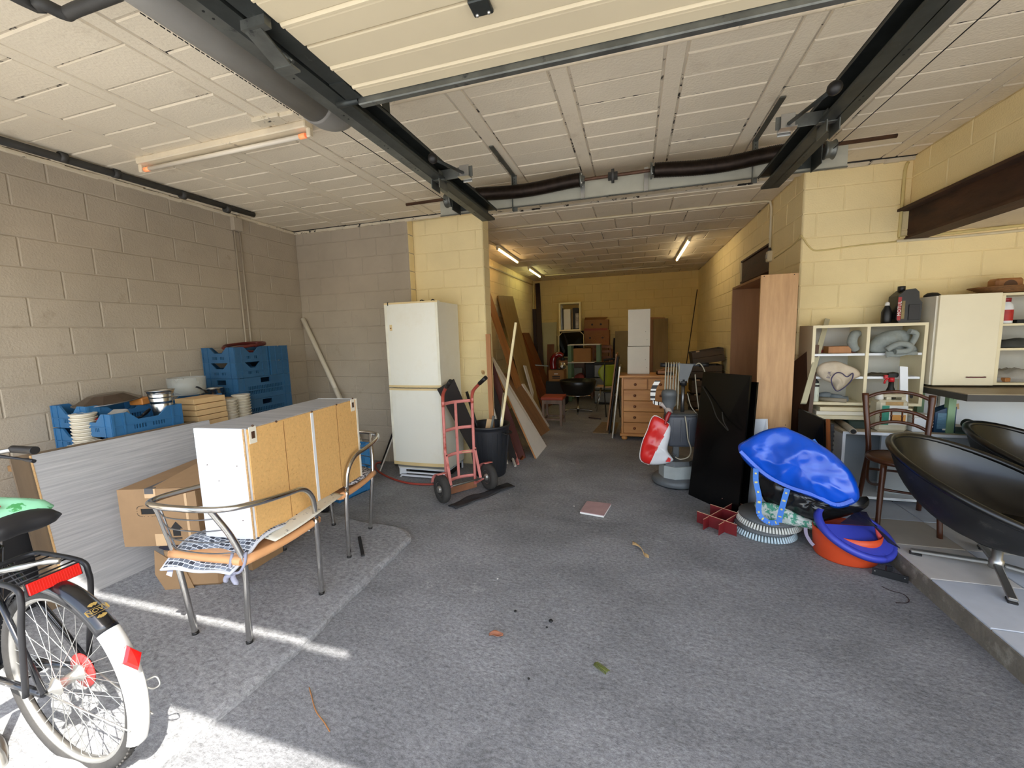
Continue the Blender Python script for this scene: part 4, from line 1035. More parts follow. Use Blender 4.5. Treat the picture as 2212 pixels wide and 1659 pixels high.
# rack
ZR = .742
b = MB(); rp = []
b.tube([BK(.05, .085, .36), BK(-.02, .085, .62), BK(-.03, .083, .70), BK(0, .08, ZR), BK(.19, .075, ZR+.005), BK(.24, .06, ZR+.005), BK(.245, 0, ZR+.004), BK(.24, -.07, ZR), BK(.19, -.085, ZR), BK(0, -.085, ZR), BK(-.03, -.087, .70), BK(-.01, -.09, .60), BK(.02, -.095, .36)], .0085, 12, sub=6); b.build('rack_tube', m_blkm, bk)
for i in range(5):
    b = MB(); x = .02+.045*i; b.tube([BK(x, .08, ZR+.002), BK(x, -.085, ZR)], .003, 8); b.build('rack_rod', m_blkm, bk)
b = MB(); b.tube([BK(.24, -.02, ZR), BK(.36, -.01, .74)], .007, 8); b.build('rack_brace', m_blkm, bk)
b = MB(); b.box(BK(-.035, -.005, ZR-.012), (.010, .132, .040), Matrix.Rotation(R2(-14), 3, 'Y'), 0, .002); b.box(BK(-.03, -.005, ZR-.012), (.006, .14, .046), Matrix.Rotation(R2(-14), 3, 'Y'), 1, .002)
for k in range(20): b.box(BK(-.0402, -.068+.0066*k, ZR-.012), (.0015, .002, .036), Matrix.Rotation(R2(-14), 3, 'Y'))
b.build('rear_reflector', [m_red, m_blkm], bk)
b = MB(); b.tube([BK(.16, -.05, ZR+.012), BK(.10, -.02, ZR+.02), BK(.06, .02, ZR+.022), BK(.035, .045, ZR+.014)], [.008, .01, .008, .011, .011], 10, sub=4); b.build('spring_clamp', m_alu, bk)
# frame
bb = BK(.44, 0, .285)
fr = MB()
fr.tube([bb, BK(.28, 0, .80)], .015, 14); fr.tube([BK(.30, 0, .72), BK(.86, 0, .80)], .015, 14); fr.tube([bb, BK(.88, 0, .72)], .017, 14); fr.tube([BK(.90, 0, .68), BK(.85, 0, .88)], .019, 14)
for s in (-1, 1):
    fr.tube([AX+V((0, s*.062, 0)), BK(.30, s*.03, .72)], .009, 10); fr.tube([AX+V((0, s*.062, 0)), bb+V((0, s*.03, 0))], .011, 10); fr.tube([BK(.90, s*.045, .66), fc+V((0, s*.05, 0))], .011, 10)
fr.build('frame', m_blk, bk)
b = MB(); b.tube([BK(.29, 0, .78), BK(.255, 0, .90)], .0125, 12); b.build('seat_post', m_chrome, bk)
b = MB(); b.pillow([BK(.08, -.09, .905), BK(.075, .0, .91), BK(.08, .09, .905), BK(.2, .08, .915), BK(.36, .02, .92), BK(.36, -.02, .92), BK(.2, -.08, .915)], BK(.18, 0, .91), (0, 0, 1), .035, .05, 7, .002); b.build('saddle', m_blkm, bk)
b = MB(); b.lathe([(.02, -.05), (.095, -.048), (.095, -.042), (.02, -.04)], bb, Matrix.Rotation(math.pi/2, 3, 'X'), 28); b.build('chain_ring', m_alu, bk)
for s in (-1, 1):
    b = MB(); b.bar(bb+V((0, s*.065, 0)), bb+V((-.10*s, s*.075, -.13*s)), .024, .012); b.build('crank', m_alu, bk)
    b = MB(); b.box(bb+V((-.10*s, s*.13, -.13*s)), (.085, .09, .022), None, 0, .004); b.build('pedal', m_blkm, bk)
b = MB(); b.tube([BK(.85, 0, .88), BK(.83, 0, .99), BK(.87, 0, 1.01)], .0125, 12, sub=4); b.build('stem', m_alu, bk)
b = MB(); hb = [BK(.72, s, z) for s, z in ()]
pth = [BK(.73, .31, 1.045), BK(.80, .30, 1.05), BK(.90, .2, 1.03), BK(.90, .06, 1.01), BK(.90, -.06, 1.01), BK(.90, -.2, 1.03), BK(.80, -.30, 1.05), BK(.73, -.31, 1.045)]
b.tube(pth, .011, 12, sub=5); b.build('handlebar', m_alu, bk)
for s in (-1, 1):
    b = MB(); b.tube([BK(.70, s*.315, 1.045), BK(.74, s*.31, 1.046), BK(.82, s*.295, 1.05)], [.018, .017, .0175, .017], 14, sub=4); b.build('grip', m_knob, bk)
    b = MB(); b.tube([BK(.86, s*.25, 1.03), BK(.80, s*.30, 1.005), BK(.71, s*.31, .995)], [.008, .006, .009], 8, sub=4); b.build('brake_lever', m_blkm, bk)
b = MB(); b.tube([BK(.36, -.06, .27), BK(.30, -.09, .12), BK(.24, -.10, .02)], [.014, .013, .02], 10, sub=4); b.tube([BK(.24, -.10, .018), BK(.36, -.06, .05), BK(.5, -.05, .055)], .02, 10, sub=4); b.build('kickstand', m_alu, bk)
b = MB(); b.tube([BK(.34, .02, .72), BK(.2, .02, .62), BK(.03, .05, .40)], .003, 6, sub=4); b.build('cable', m_blkm, bk)
# leaf-print bag pulled over the saddle
t = thing('saddle_cover', 'mint green leaf-printed bag pulled over the bicycle saddle', 'bag', BK(0.280, 0, .92))
m_mint = mat('mint_plastic', (150, 218, 176), .45, var=.05, sc=4, spots=(74, 160, 92), spot_sc=16, spot_lo=.57, spot_hi=.6)
b = MB(); b.pillow([BK(0.135, -.095, .925), BK(0.130, .0, .93), BK(0.135, .095, .925), BK(0.230, .105, .93), BK(0.350, .06, .935), BK(0.480, .035, .93), BK(0.490, -.03, .93), BK(0.350, -.07, .935), BK(0.230, -.105, .93)], BK(0.250, 0, .935), (0, 0, 1), .045, .05, 8, .007, 12); b.build('bag_film', m_mint, t)
b = MB(); b.box(BK(0.180, -.035, .975), (.026, .034, .004), Matrix.Rotation(.3, 3, 'Y'), 0); b.build('red_logo', mat('logo_red', (188, 34, 44), .5), t)
b = MB(); b.box(BK(0.180, -.035, .9775), (.007, .026, .002), Matrix.Rotation(.3, 3, 'Y'), 0); b.build('white_bar', m_label, t)
# dark bin behind it
t = thing('black_bin', 'black plastic bin standing behind the bicycle saddle', 'bin', (-3.3, 1.15, ZS0))
b = MB(); b.lathe([(.20, ZS0), (.24, .58), (.255, .585), (.255, .62), (.24, .62), (.235, .58), (.19, .06), (.001, .06)], (-3.42, 1.18, 0), rotz(.78), 4, 0, False); b.build('body', m_blkm, t)
# ================================================================== middle: fridge, hand truck, bin of sticks, boards
m_fr = mat('fridge_white', (226, 224, 210), .32, var=.02, sc=2, spots=(216, 210, 188), spot_sc=2, spot_lo=.5, spot_hi=.85)
m_frb = mat('fridge_beige', (214, 190, 138), .45, var=.05, sc=5)
t = thing('fridge', 'tall off-white fridge freezer against the left pillar', 'fridge', (-2.15, 3.95, 0))
FX0, FX1, FY0, FY1 = -2.465, -1.862, 3.725, 4.235
def fdoor(z0, z1, nm):
    b = MB(); pr = []
    for i in range(9):
        u = i/8; x = FX0+(FX1-FX0)*u; pr.append((x, FY0-.018*math.sin(u*math.pi)**.7))
    k = len(pr); vs = []
    for z in (z0, z1):
        vs += [V((x, y, z)) for x, y in pr]+[V((x, FY0+.055, z)) for x, y in pr[::-1]]
    n = 2*k; b.add(vs, [(i, (i+1) % n, (i+1) % n+n, i+n) for i in range(n)]+[list(range(n))[::-1], list(range(n, 2*n))])
    return b.build(nm, m_fr, t)
ud = fdoor(.995, 1.862, 'upper_door'); ld = fdoor(.165, .985, 'lower_door')
def fstrip(z0, z1, nm):
    b = MB(); b.grid(lambda u, v: V((FX0+(FX1-FX0)*u, FY0-.0195*math.sin(u*math.pi)**.7-.001, z0+(z1-z0)*v)), 8, 1); return b.build(nm, m_frb, t)
fstrip(.995, 1.018, 'trim_strip'); fstrip(.965, .985, 'trim_strip'); fstrip(.165, .20, 'trim_strip'); fstrip(1.845, 1.862, 'trim_strip')
for x0, x1 in ((FX0, FX0+.045), (FX1-.05, FX1)):
    for z0, z1 in ((.2, .965), (1.018, 1.845)):
        MB().bx(x0, x1, FY0-.0035, FY0+.004, z0, z1, 0, .001).build('door_edge', mat('fridge_edge', (222, 218, 198), .35), t)
MB().bx(FX0+.008, FX1-.008, FY0+.062, FY1, .10, 1.855, 0, .006).build('body', m_fr, t)
MB().bx(FX0+.012, FX1-.012, FY0+.05, FY0+.064, .12, 1.85).build('door_seal', mat('seal_grey', (120, 118, 110), .6), t)
b = MB(); b.bx(FX0+.055, FX0+.085, FY0-.012, FY0-.004, 1.58, 1.64, 0, .002); b.sphere((FX0+.07, FY0-.012, 1.605), .008, 1, 8); b.build('badge', [m_frb, mat('badge_brown', (120, 70, 50), .5)], t)
MB().bx(FX0+.045, FX0+.053, FY0-.012, FY0, 1.835, 1.868).build('hinge_tab', m_black, t)
b = MB(); y = FY0+.06
b.bx(FX0+.02, FX1-.02, y, y+.02, .012, .03); b.bx(FX0+.02, FX1-.02, y, y+.01, .05, .066); b.bx(FX0+.02, FX0+.035, y, y+.02, .0, .10); b.bx(FX0+.035, FX0+.10, y+.003, y+.008, .04, .10); b.bx(FX1-.035, FX1-.02, y, y+.02, 0, .10)
for yy in (y+.01, FY1-.04): b.bx(FX0+.02, FX1-.02, yy, yy+.03, .09, .105)
b.bx(FX0+.02, FX0+.035, FY1-.03, FY1-.01, 0, .1); b.bx(FX1-.035, FX1-.02, FY1-.03, FY1-.01, 0, .1); b.bx(FX0+.02, FX0+.035, y, FY1, .08, .09); b.bx(FX1-.035, FX1-.02, y, FY1, .08, .09); b.build('base_frame', m_white, t)
MB().bx(FX0+.06, FX1-.03, FY0+.2, FY1-.05, .02, .10).build('compressor_shelf', m_black, t)
o = MB().tube([(-2.18, 3.95, 1.868), (-2.13, 3.9, 1.89), (-2.08, 3.95, 1.868), (-2.05, 4.0, 1.90), (-2.0, 3.96, 1.868)], .006, 8, sub=4).build('cable_end', m_knob); tag(o, 'bit of black cable lying on top of the fridge', 'cable')

# hand truck
m_pink = mat('faded_red_paint', (206, 126, 118), .6, var=.12, sc=9, spots=(168, 70, 52), spot_sc=6, spot_lo=.56, spot_hi=.66)
m_redo = mat('old_red_paint', (168, 74, 58), .55, var=.12, sc=8)
C0 = V((-1.516, 3.45, .13)); e_ = V((.612, .79, 0)).normalized(); w_ = V((e_.y, -e_.x, 0))
def HT(x, y, z): return C0+e_*x+w_*y+V((0, 0, z-.13))
t = thing('hand_truck', 'faded red two-wheeled hand truck beside the fridge', 'hand truck', V((C0.x, C0.y, 0)))
for s in (-1, 1):
    b = MB(); b.tube([HT(s*.155, -.10, .05), HT(s*.155, -.10, .5), HT(s*.155, -.095, .92), HT(s*.16, -.07, .985), HT(s*.17, .0, 1.04), HT(s*.175, .05, 1.075)], .0145, 12, sub=4); b.build('side_tube', [m_pink], t)
    b = MB(); b.tube([HT(s*.155, -.096, .86), HT(s*.155, -.095, .92), HT(s*.16, -.07, .985), HT(s*.17, .0, 1.04), HT(s*.173, .03, 1.06)], .0152, 12, sub=4); b.build('handle_tube', m_redo, t)
    b = MB(); b.tube([HT(s*.1725, .025, 1.058), HT(s*.18, .13, 1.12)], [.019, .02], 12); b.build('grip', m_knob, t)
    b = MB(); b.bar(HT(s*.155, -.085, .42), HT(s*.16, .0, .13), .028, .01, w_, 0, .002); b.sphere(HT(s*.155, -.07, .405), .009, 1, 8); b.build('brace', [m_pink, m_shaft], t)
    b = MB(); b.bar(HT(s*.17, .02, .13), HT(s*.155, -.09, .06), .03, .008, w_); b.bx(0, .001, 0, .001, 0, .001) if False else None; b.build('foot_plate', m_pink, t)
    c = HT(s*.25, .0, .13); rt = Matrix((V((0, 0, 1)), w_, e_)).transposed()
    pr = [(.055, -.022), (.075, -.034), (.105, -.036), (.122, -.028), (.13, -.012), (.13, .012), (.122, .028), (.105, .036), (.075, .034), (.055, .022)]
    b = MB(); b.lathe(pr, c, rt, 32); wt = b.build('wheel', m_tyre, t)
    b = MB(); b.lathe([(.012, -.045), (.03, -.04), (.035, -.012), (.06, -.022), (.066, -.03), (.066, .03), (.06, .022), (.035, .012), (.03, .04), (.012, .045)], c, rt, 24); b.build('hub', m_alu, wt)
    b = MB(); b.grid(lambda u, v: c+e_*(-.05+.1*v)+(w_*math.cos(.3+u*1.9)*1+V((0, 0, 1))*math.sin(.3+u*1.9))*.142*(1 if True else 0)-w_*0, 8, 2); 
    fo = MB(); fo.sheet(lambda u, v: c+e_*(-.045+.09*v)+(w_*(-math.cos(.2+u*1.5))+V((0, 0, 1))*math.sin(.2+u*1.5))*.142, 8, 2, .003); fo.build('mudguard', m_pink, t)
b = MB(); b.tube([HT(-.29, 0, .13), HT(.29, 0, .13)], .0095, 12); b.build('axle', m_galv, t)
for z in (.885, .63, .385, .14):
    b = MB(); b.sheet(lambda u, v: HT(-.15+.30*u, -.10-.045*math.sin(math.pi*u), z-.015+.03*v+.0*u), 10, 1, .005); b.build('cross_bar', m_pink, t)
b = MB(); b.bar(HT(0.0, -.147, .14), HT(0.0, -.147, .885), .026, .006, w_); b.build('centre_strap', m_pink, t)
b = MB(); b.bar(HT(.04, -.14, .388), HT(.13, -.112, .388), .032, .008, V((0, 0, 1))); b.build('tape_wrap', m_tape, t)
b = MB(); b.slab([HT(-.17, -.10, .012), HT(.17, -.10, .012), HT(.15, -.30, .012), HT(-.15, -.30, .012)], .006); b.slab([HT(-.17, -.104, .012), HT(.17, -.104, .012), HT(.17, -.104, .09), HT(-.17, -.104, .09)], .006); b.build('toe_plate', mat('toe_rust', (128, 84, 56), .7, var=.2), t)

# black strip on the floor
b = MB(); P0, P1 = V((-1.535, 3.155, 0)), V((-1.178, 3.785, 0)); dd = (P1-P0).normalized(); nn = V((-dd.y, dd.x, 0))
b.sheet(lambda u, v: P0+(P1-P0)*u+nn*(v-.5)*.115+V((0, 0, .022+.006*math.sin(u*9+v*5)+.004*noise.noise(V((u*9, v*4, 0)))-.012*abs(v-.5)*(1+math.sin(u*14)))), 30, 6, .01)
o = b.build('rubber_strip', mat('rubber_strip', (40, 40, 42), .7, var=.3, sc=12, spots=(84, 82, 80), spot_sc=9, spot_lo=.62, spot_hi=.75)); tag(o, 'crumpled black rubber strip on the floor by the hand truck', 'strip')

# bin with offcuts
BC = V((-1.51, 4.10, 0))
t = thing('rubble_bin', 'round black rubble bin holding wooden offcuts and tubes', 'bin', BC)
b = MB(); b.lathe([(.165, 0), (.172, .01), (.222, .50), (.224, .53), (.236, .532), (.238, .556), (.226, .558), (.216, .53), (.165, .03), (.001, .03)], BC, None, 36); b.build('body', mat('bin_black', (33, 35, 40), .5, var=.15, sc=5), t)
for i in range(24):
    a = 2*math.pi*i/24
    b = MB(); u = V((math.cos(a), math.sin(a), 0)); b.bar(BC+u*.176+V((0, 0, .05)), BC+u*.221+V((0, 0, .48)), .006, .006, u); b.build('rib', mat('bin_black', (33, 35, 40)), t)
for a in (-.3, 2.9):
    u = V((math.cos(a), math.sin(a), 0)); s = V((-u.y, u.x, 0)); b = MB(); b.tube([BC+u*.225+s*.06+V((0, 0, .49)), BC+u*.262+s*.05+V((0, 0, .475)), BC+u*.262-s*.05+V((0, 0, .475)), BC+u*.225-s*.06+V((0, 0, .49))], .009, 8, sub=4); b.build('handle', m_knob, t)
m_wmid = wood('wood_mid', (150, 98, 54), (190, 134, 80), 'z', 14)
m_wpale = wood('wood_pale', (226, 208, 158), (240, 226, 184), 'z', 14)
m_wpale2 = wood('wood_pale_b', (196, 158, 108), (220, 186, 136), 'z', 14)
m_wdark = wood('wood_dark', (26, 21, 19), (40, 33, 29), 'z', 12, .75)
m_wred = wood('wood_redbrown', (92, 50, 24), (134, 76, 38), 'z', 10, .4)
m_wolive = wood('wood_olive', (128, 104, 60), (152, 124, 74), 'z', 8)
m_wtan = wood('wood_tan', (140, 92, 48), (176, 120, 68), 'z', 8)
m_wgrain = wood('wood_grain', (104, 74, 48), (150, 110, 74), 'z', 9, knots=(70, 44, 26))
m_board = mat('board_white', (214, 208, 196), .55, var=.04, sc=4)
def stick(name, bot, top, wd, th, m, label, cat='batten', up=(0, -1, 0)):
    bot, top = V(bot), V(top); z = (top-bot).normalized(); y = V(up)-z*z.dot(V(up)); y.normalize(); x = y.cross(z)
    return plank(name, bot-x*wd/2, bot+x*wd/2, top+x*wd/2, top-x*wd/2, th, m, label, cat)
inb = BC+V((.05, .02, .05))
tp = PY(1055, 722, 4.22); bt = V((-1.45, 4.06, .06)); stick('wooden_lath', bt, tp, .05, .022, m_wmid, 'long brown lath with a knot standing in the black bin')
tp = PY(1115, 697, 4.15); stick('wooden_lath', V((-1.42, 4.02, .06)), tp, .024, .018, m_wpale, 'long thin pale lath standing in the black bin')
def tube_thing(name, pts, r, m, label, cat, n=12, sub=0):
    o = MB().tube(pts, r, n, sub=sub).build(name, m); return tag(o, label, cat)
tube_thing('metal_tube', [V((-1.45, 4.13, .06)), PY(1089, 848, 4.14)], .014, m_chrome, 'shiny metal tube standing in the black bin', 'tube')
tube_thing('dark_rod', [V((-1.43, 4.16, .06)), PY(1094, 837, 4.17)], .007, m_blkm, 'thin dark rod beside the metal tube in the bin', 'rod')
stick('metal_profile', V((-1.52, 3.97, .1)), PY(1067, 898, 3.98), .022, .02, m_galv, 'short grey metal profile sticking out of the bin', 'profile')
stick('wooden_offcut', V((-1.56, 4.0, .1)), PY(1060, 905, 4.05), .07, .02, m_wpale2, 'short pale wood offcut at the rim of the bin')
q = [V((-1.60, 4.02, .10)), V((-1.50, 4.12, .08)), PY(981, 819, 3.76), PY(945, 842, 3.64)]
plank('dark_board', q[0], q[1], q[2], q[3], .016, m_wdark, 'wide dark board tilted out of the bin behind the hand truck')
tube_thing('umbrella_handle', [V((-1.57, 4.18, .1)), PY(1008, 846, 4.14)], .016, m_knob, 'black handle sticking up behind the hand truck', 'handle')
# laths and boards between the bin and the pillar
stick('wooden_lath', G(1083, 960)+V((0, .25, 0)), PY(1043, 800, 4.34), .03, .02, m_wpale2, 'pale rough lath leaning on the yellow pillar')
stick('white_batten', V((-1.42, 4.45, 0)), PY(1041, 790, 4.52)+V((.02, -.02, 0)), .02, .02, m_board, 'thin white batten leaning beside the pillar')
stick('black_board', V((-1.36, 4.55, 0)), PY(1046, 786, 4.60), .08, .018, m_wdark, 'black board leaning in the opening beside the pillar', 'board')
stick('dark_red_board', V((-1.30, 4.68, 0)), PY(1049, 764, 4.72)+V((.01, 0, 0)), .10, .02, wood('wood_darkred', (70, 34, 28), (96, 50, 40), 'z'), 'dark red board leaning by the pillar, taller than the black one', 'board')
# small strips beside the bin on the floor
stick('white_strip', G(1115, 1008), G(1097, 958, .12)+V((-.02, .06, 0)), .022, .02, m_board, 'white strip of wood low on the right of the bin')
stick('pink_strip', G(1121, 1004), G(1100, 935, .2)+V((-.02, .05, 0)), .03, .02, m_pink, 'pink painted strip low on the right of the bin')
stick('brown_strip', G(1128, 995)+V((0, .03, 0)), G(1108, 920, .25), .07, .02, m_wred, 'short red-brown board low on the right of the bin', 'board')
# long boards leaning on the left wall of the back room
def lean(name, pb0, pb1, pt1, pt0, t_, m, label, Xt=XBL+.04, Yt=None, cat='board'):
    B_0, B_1 = G(*pb0), G(*pb1)
    if Yt: T0, T1 = PY(*pt0, Yt[0]), PY(*pt1, Yt[1])
    else: T0, T1 = PX(*pt0, Xt), PX(*pt1, Xt)
    for q_ in (T0, T1): q_.z = min(q_.z, ZC-.03)
    return plank(name, B_0, B_1, T1, T0, t_, m, label, cat)
lean('white_board', (1158.6, 991), (1180.8, 963.6), (1068, 775), (1050, 752), .018, [m_board, m_wmid], 'long white board leaning to the left behind the bin', Yt=(4.95, 5.52))
lean('grain_board', (1169, 942), (1188, 929), (1114, 809), (1088, 806), .022, m_wgrain, 'wide grained plank leaning behind the white board', Yt=(6.2, 6.6))
lean('white_edged_board', (1182, 925), (1187, 920), (1133, 829), (1128, 829), .03, m_board, 'thin board with white edge leaning beside the grained plank', Yt=(6.5, 6.7))
lean('long_tan_board', (1146, 930), (1157, 922), (1058, 628), (1044, 624), .02, m_wtan, 'tall tan board leaning just behind the yellow pillar', Xt=XBL+.06)
lean('olive_board', (1150, 912), (1172, 900), (1108, 640), (1076, 638), .025, m_wolive, 'tall olive plywood board leaning on the left back wall', Xt=XBL+.05)
lean('black_batten', (1164, 893), (1168, 890), (1102, 760), (1097, 758), .03, m_wdark, 'dark batten leaning in front of the olive board', Xt=XBL+.22)
lean('red_brown_board', (1176, 884), (1190, 876), (1129, 723), (1110, 720), .03, m_wred, 'left one of the two red-brown boards leaning behind the stool', Xt=XBL+.05)
lean('red_brown_board', (1193, 875), (1204, 869), (1143, 719), (1129, 719), .03, m_wred, 'right one of the two red-brown boards leaning behind the stool', Xt=XBL+.05)
lean('grey_lath', (1163, 900), (1167, 897), (1137, 790), (1132, 789), .02, m_board, 'short pale lath leaning between the olive and red-brown boards', Xt=XBL+.55)
# thin poles, mesh and hose beside the fridge
tube_thing('white_rod', [G(820, 1020, .01), V((-2.50, 4.22, .9))], .008, m_board, 'thin white rod leaning on the left side of the fridge', 'rod')
tube_thing('dark_batten', [G(826, 1003, .01)+V((0, -.02, 0)), V((-2.505, 4.235, .98))], .012, m_wdark, 'dark batten leaning on the left side of the fridge', 'batten')
b = MB(); q0 = V((-2.72, 4.12, .01)); q1 = V((-2.49, 4.05, .01)); q2 = V((-2.50, 4.22, .62))
for i in range(12):
    u = i/12.5; b.bar(q0.lerp(q2, u), q1.lerp(q2, u), .004, .004, (0, -1, 0)); b.bar(q0.lerp(q1, u), q0.lerp(q1, u).lerp(q2, .98), .004, .004, (0, -1, 0))
o = b.build('wire_mesh', m_blkm); o['kind'] = 'thing'; tag(o, 'dark triangular mesh between the rod and the fridge', 'mesh')
hp = [G(x, y, .012) for x, y in ((945, 1046), (905, 1046), (870, 1041), (838, 1030), (818, 1018), (811, 1008), (815, 1000), (830, 999))]; hp = [h+V((0, -.0, 0)) for h in hp]
for h in hp: h.y = min(h.y, YC-.04)
tube_thing('red_hose', hp, .0105, mat('hose_red', (158, 62, 48), .5), 'red hose curving over the floor in front of the fridge', 'hose', 10, 5)
# ================================================================== back room
m_pine = wood('pine', (186, 122, 60), (222, 160, 92), 'x', 10, .4, knots=(70, 36, 14))
m_pinez = wood('pine_upright', (186, 122, 60), (222, 160, 92), 'z', 10, .4, knots=(110, 62, 26))
m_pknob = mat('pine_knob', (118, 66, 34), .4)
# pine chest of drawers
DX0, DX1, DY, DZ = -.165, .52, 5.80, .905
t = thing('chest_of_drawers', 'knotty pine chest of drawers in the middle of the back room', 'chest of drawers', ((DX0+DX1)/2, DY+.22, 0))
MB().bx(DX0-.03, DX1+.03, DY-.025, DY+.45, DZ-.032, DZ, 0, .008).build('top', m_pine, t)
b = MB(); b.bx(DX0, DX0+.022, DY, DY+.43, .07, DZ-.032); b.bx(DX1-.022, DX1, DY, DY+.43, .07, DZ-.032); b.bx(DX0, DX1, DY+.02, DY+.43, .07, .10); b.bx(DX0+.02, DX1-.02, DY+.03, DY+.42, .1, DZ-.04); b.build('carcass', m_pinez, t)
MB().bx(DX0-.02, DX1+.02, DY-.012, DY+.44, .055, .092, 0, .006).build('plinth', m_pine, t)
for x in (DX0+.04, DX1-.04):
    for y in (DY+.03, DY+.40):
        b = MB(); b.lathe([(.001, 0), (.03, .003), (.042, .022), (.038, .045), (.03, .056)], (x, y, 0), None, 18); b.build('bun_foot', m_pinez, t)
z1 = DZ-.045; rows = 5; hh = (z1-.10)/rows
for r in range(rows):
    za, zb = z1-(r+1)*hh+.004, z1-r*hh-.004
    xr = [(DX0+.026, DX1-.026)] if r else [(DX0+.026, (DX0+DX1)/2-.006), ((DX0+DX1)/2+.006, DX1-.026)]
    for x0, x1 in xr:
        dw = MB().bx(x0, x1, DY-.004, DY+.02, za, zb, 0, .004).build('drawer', m_pine, t)
        for kx in ([(x0+x1)/2] if not r else [DX0+.175, DX1-.175]):
            b = MB(); b.lathe([(.007, 0), (.008, .012), (.017, .02), (.019, .028), (.014, .034), (.001, .036)], (kx, DY-.004, (za+zb)/2), Matrix.Rotation(math.pi/2, 3, 'X'), 16); b.build('knob', m_pknob, dw)
# two white cupboards stacked behind on it
wx0, wx1 = PY(1356, 700, 6.1).x, PY(1403, 700, 6.1).x
for z0, z1, lab in ((DZ+.003, 1.292, 'lower white cupboard standing on the pine chest'), (1.296, 1.805, 'upper white cupboard stacked on the other above the pine chest')):
    dx = .006 if z0 > 1.2 else 0
    t = thing('white_cupboard', lab, 'cupboard', ((wx0+wx1)/2, 6.15, z0), 'white cupboards on the pine chest')
    MB().bx(wx0+dx, wx1+dx, 6.012, 6.22, z0, z1, 0, .002).build('carcass', m_board, t)
    MB().bx(wx0+dx, wx1+dx, 5.99, 6.008, z0, z1-.002, 0, .002).build('door', mat('cupboard_white', (222, 214, 196), .5, var=.03), t)
    MB().bx(wx1+dx, wx1+dx+.004, 5.992, 6.22, z0, z1).build('edge', m_wtan, t)
    b = MB(); 
    for x, z in ((.24, .2), (.26, .09)): b.sphere((wx0+x, 5.989, z0+z), .004, 0, 6)
    b.build('screw_hole', m_shaft, t, 'stuff')
# things on the right of the chest top
t = thing('wooden_tray', 'wooden tray with scraps on the pine chest', 'tray', (.38, 6.0, DZ))
b = MB(); b.bx(.30, .50, 5.92, 6.12, DZ, DZ+.012); b.bx(.30, .50, 5.92, 5.93, DZ, DZ+.05); b.bx(.30, .31, 5.92, 6.12, DZ, DZ+.05); b.bx(.30, .5, 6.11, 6.12, DZ, DZ+.05); b.build('box', m_wtan, t)
b = MB(); b.bar((.32, 5.95, DZ+.05), (.48, 6.08, DZ+.09), .02, .012); b.bar((.33, 6.08, DZ+.05), (.5, 5.97, DZ+.06), .02, .01); b.build('scrap', m_wmid, t)
b = MB(); b.bx(.41, .50, 5.82, 5.90, DZ, DZ+.035, 0, .004); o = b.build('dark_box', m_wdark); tag(o, 'small dark box at the right front of the chest top', 'box')
# frames leaning on the left side of the chest
def lean_frame(y0, y1, xb, xt, z1, m, lab, nm='picture_frame', th=.018):
    return plank(nm, (xb, y1, 0), (xb, y0, 0), (xt, y0, z1), (xt, y1, z1), th, m, lab, 'frame' if 'frame' in nm else 'panel', 'boards against the chest')
m_frame = mat('aluminium_frame', (176, 170, 156), .35, .6)
lean_frame(5.86, 6.35, -.30, -.20, 1.02, m_frame, 'silver edged frame leaning on the left side of the pine chest')
lean_frame(6.1, 6.6, -.36, -.235, 1.14, m_wdark, 'dark panel leaning beside the silver frame at the chest', 'dark_board')
lean_frame(6.25, 6.75, -.40, -.26, 1.18, m_wtan, 'brown panel leaning furthest from the pine chest side', 'brown_board')
# red topped stool
m_seat = mat('stool_red', (150, 58, 34), .6, var=.12, sc=30)
m_stool = wood('stool_wood', (92, 72, 58), (132, 106, 86), 'z')
a = G(1166, 858, .47); c = G(1216, 858, .47); SX0, SX1, SY0, SY1 = -1.46, -1.11, 6.5, 6.86
t = thing('stool', 'wooden stool with a padded brick red seat', 'stool', ((SX0+SX1)/2, 6.7, 0))
MB().bx(SX0-.01, SX1+.01, SY0-.01, SY1+.01, .425, .48, 0, .016).build('cushion', m_seat, t)
for x in (SX0+.03, SX1-.03):
    for y in (SY0+.03, SY1-.03): MB().bx(x-.02, x+.02, y-.02, y+.02, 0, .425).build('leg', m_stool, t)
for y in (SY0+.03, SY1-.03):
    MB().bx(SX0+.04, SX1-.04, y-.012, y+.012, .36, .425).build('apron', m_stool, t); MB().bx(SX0+.04, SX1-.04, y-.012, y+.012, .09, .12).build('stretcher', m_stool, t)
for x in (SX0+.03, SX1-.03): MB().bx(x-.012, x+.012, SY0+.04, SY1-.04, .09, .12).build('stretcher', m_stool, t)
# black swivel chair seen from the back
m_leather = mat('black_leather', (22, 21, 19), .35, var=.25, sc=8)
def star_base(t, h, R_, m, z0=0, rz0=0, c=(0, 0, 0), world=False):
    for i in range(4):
        a = rz0+i*math.pi/2; u = V((math.cos(a), math.sin(a), 0)); b = MB()
        b.bar(V(c)+u*.03+V((0, 0, z0+.055)), V(c)+u*R_+V((0, 0, z0+.022)), .034, .018, (0, 0, 1), 0, .004); b.build('base_arm', m, t, world=world)
        b = MB(); b.bar(V(c)+u*(R_-.05)+V((0, 0, z0+.008)), V(c)+u*(R_+.005)+V((0, 0, z0+.008)), .036, .014, (0, 0, 1), 0, .004); b.build('foot', m_knob, t, world=world)
    b = MB(); b.lathe([(.03, z0+.03), (.03, z0+.08), (.022, z0+.085), (.022, h)], c, None, 18); b.build('post', m, t, world=world)
t = thing('swivel_chair', 'black leather swivel chair with chrome base beyond the red stool', 'chair', (-1.03, 7.8, 0))
star_base(t, .33, .27, m_chrome, 0, .1)
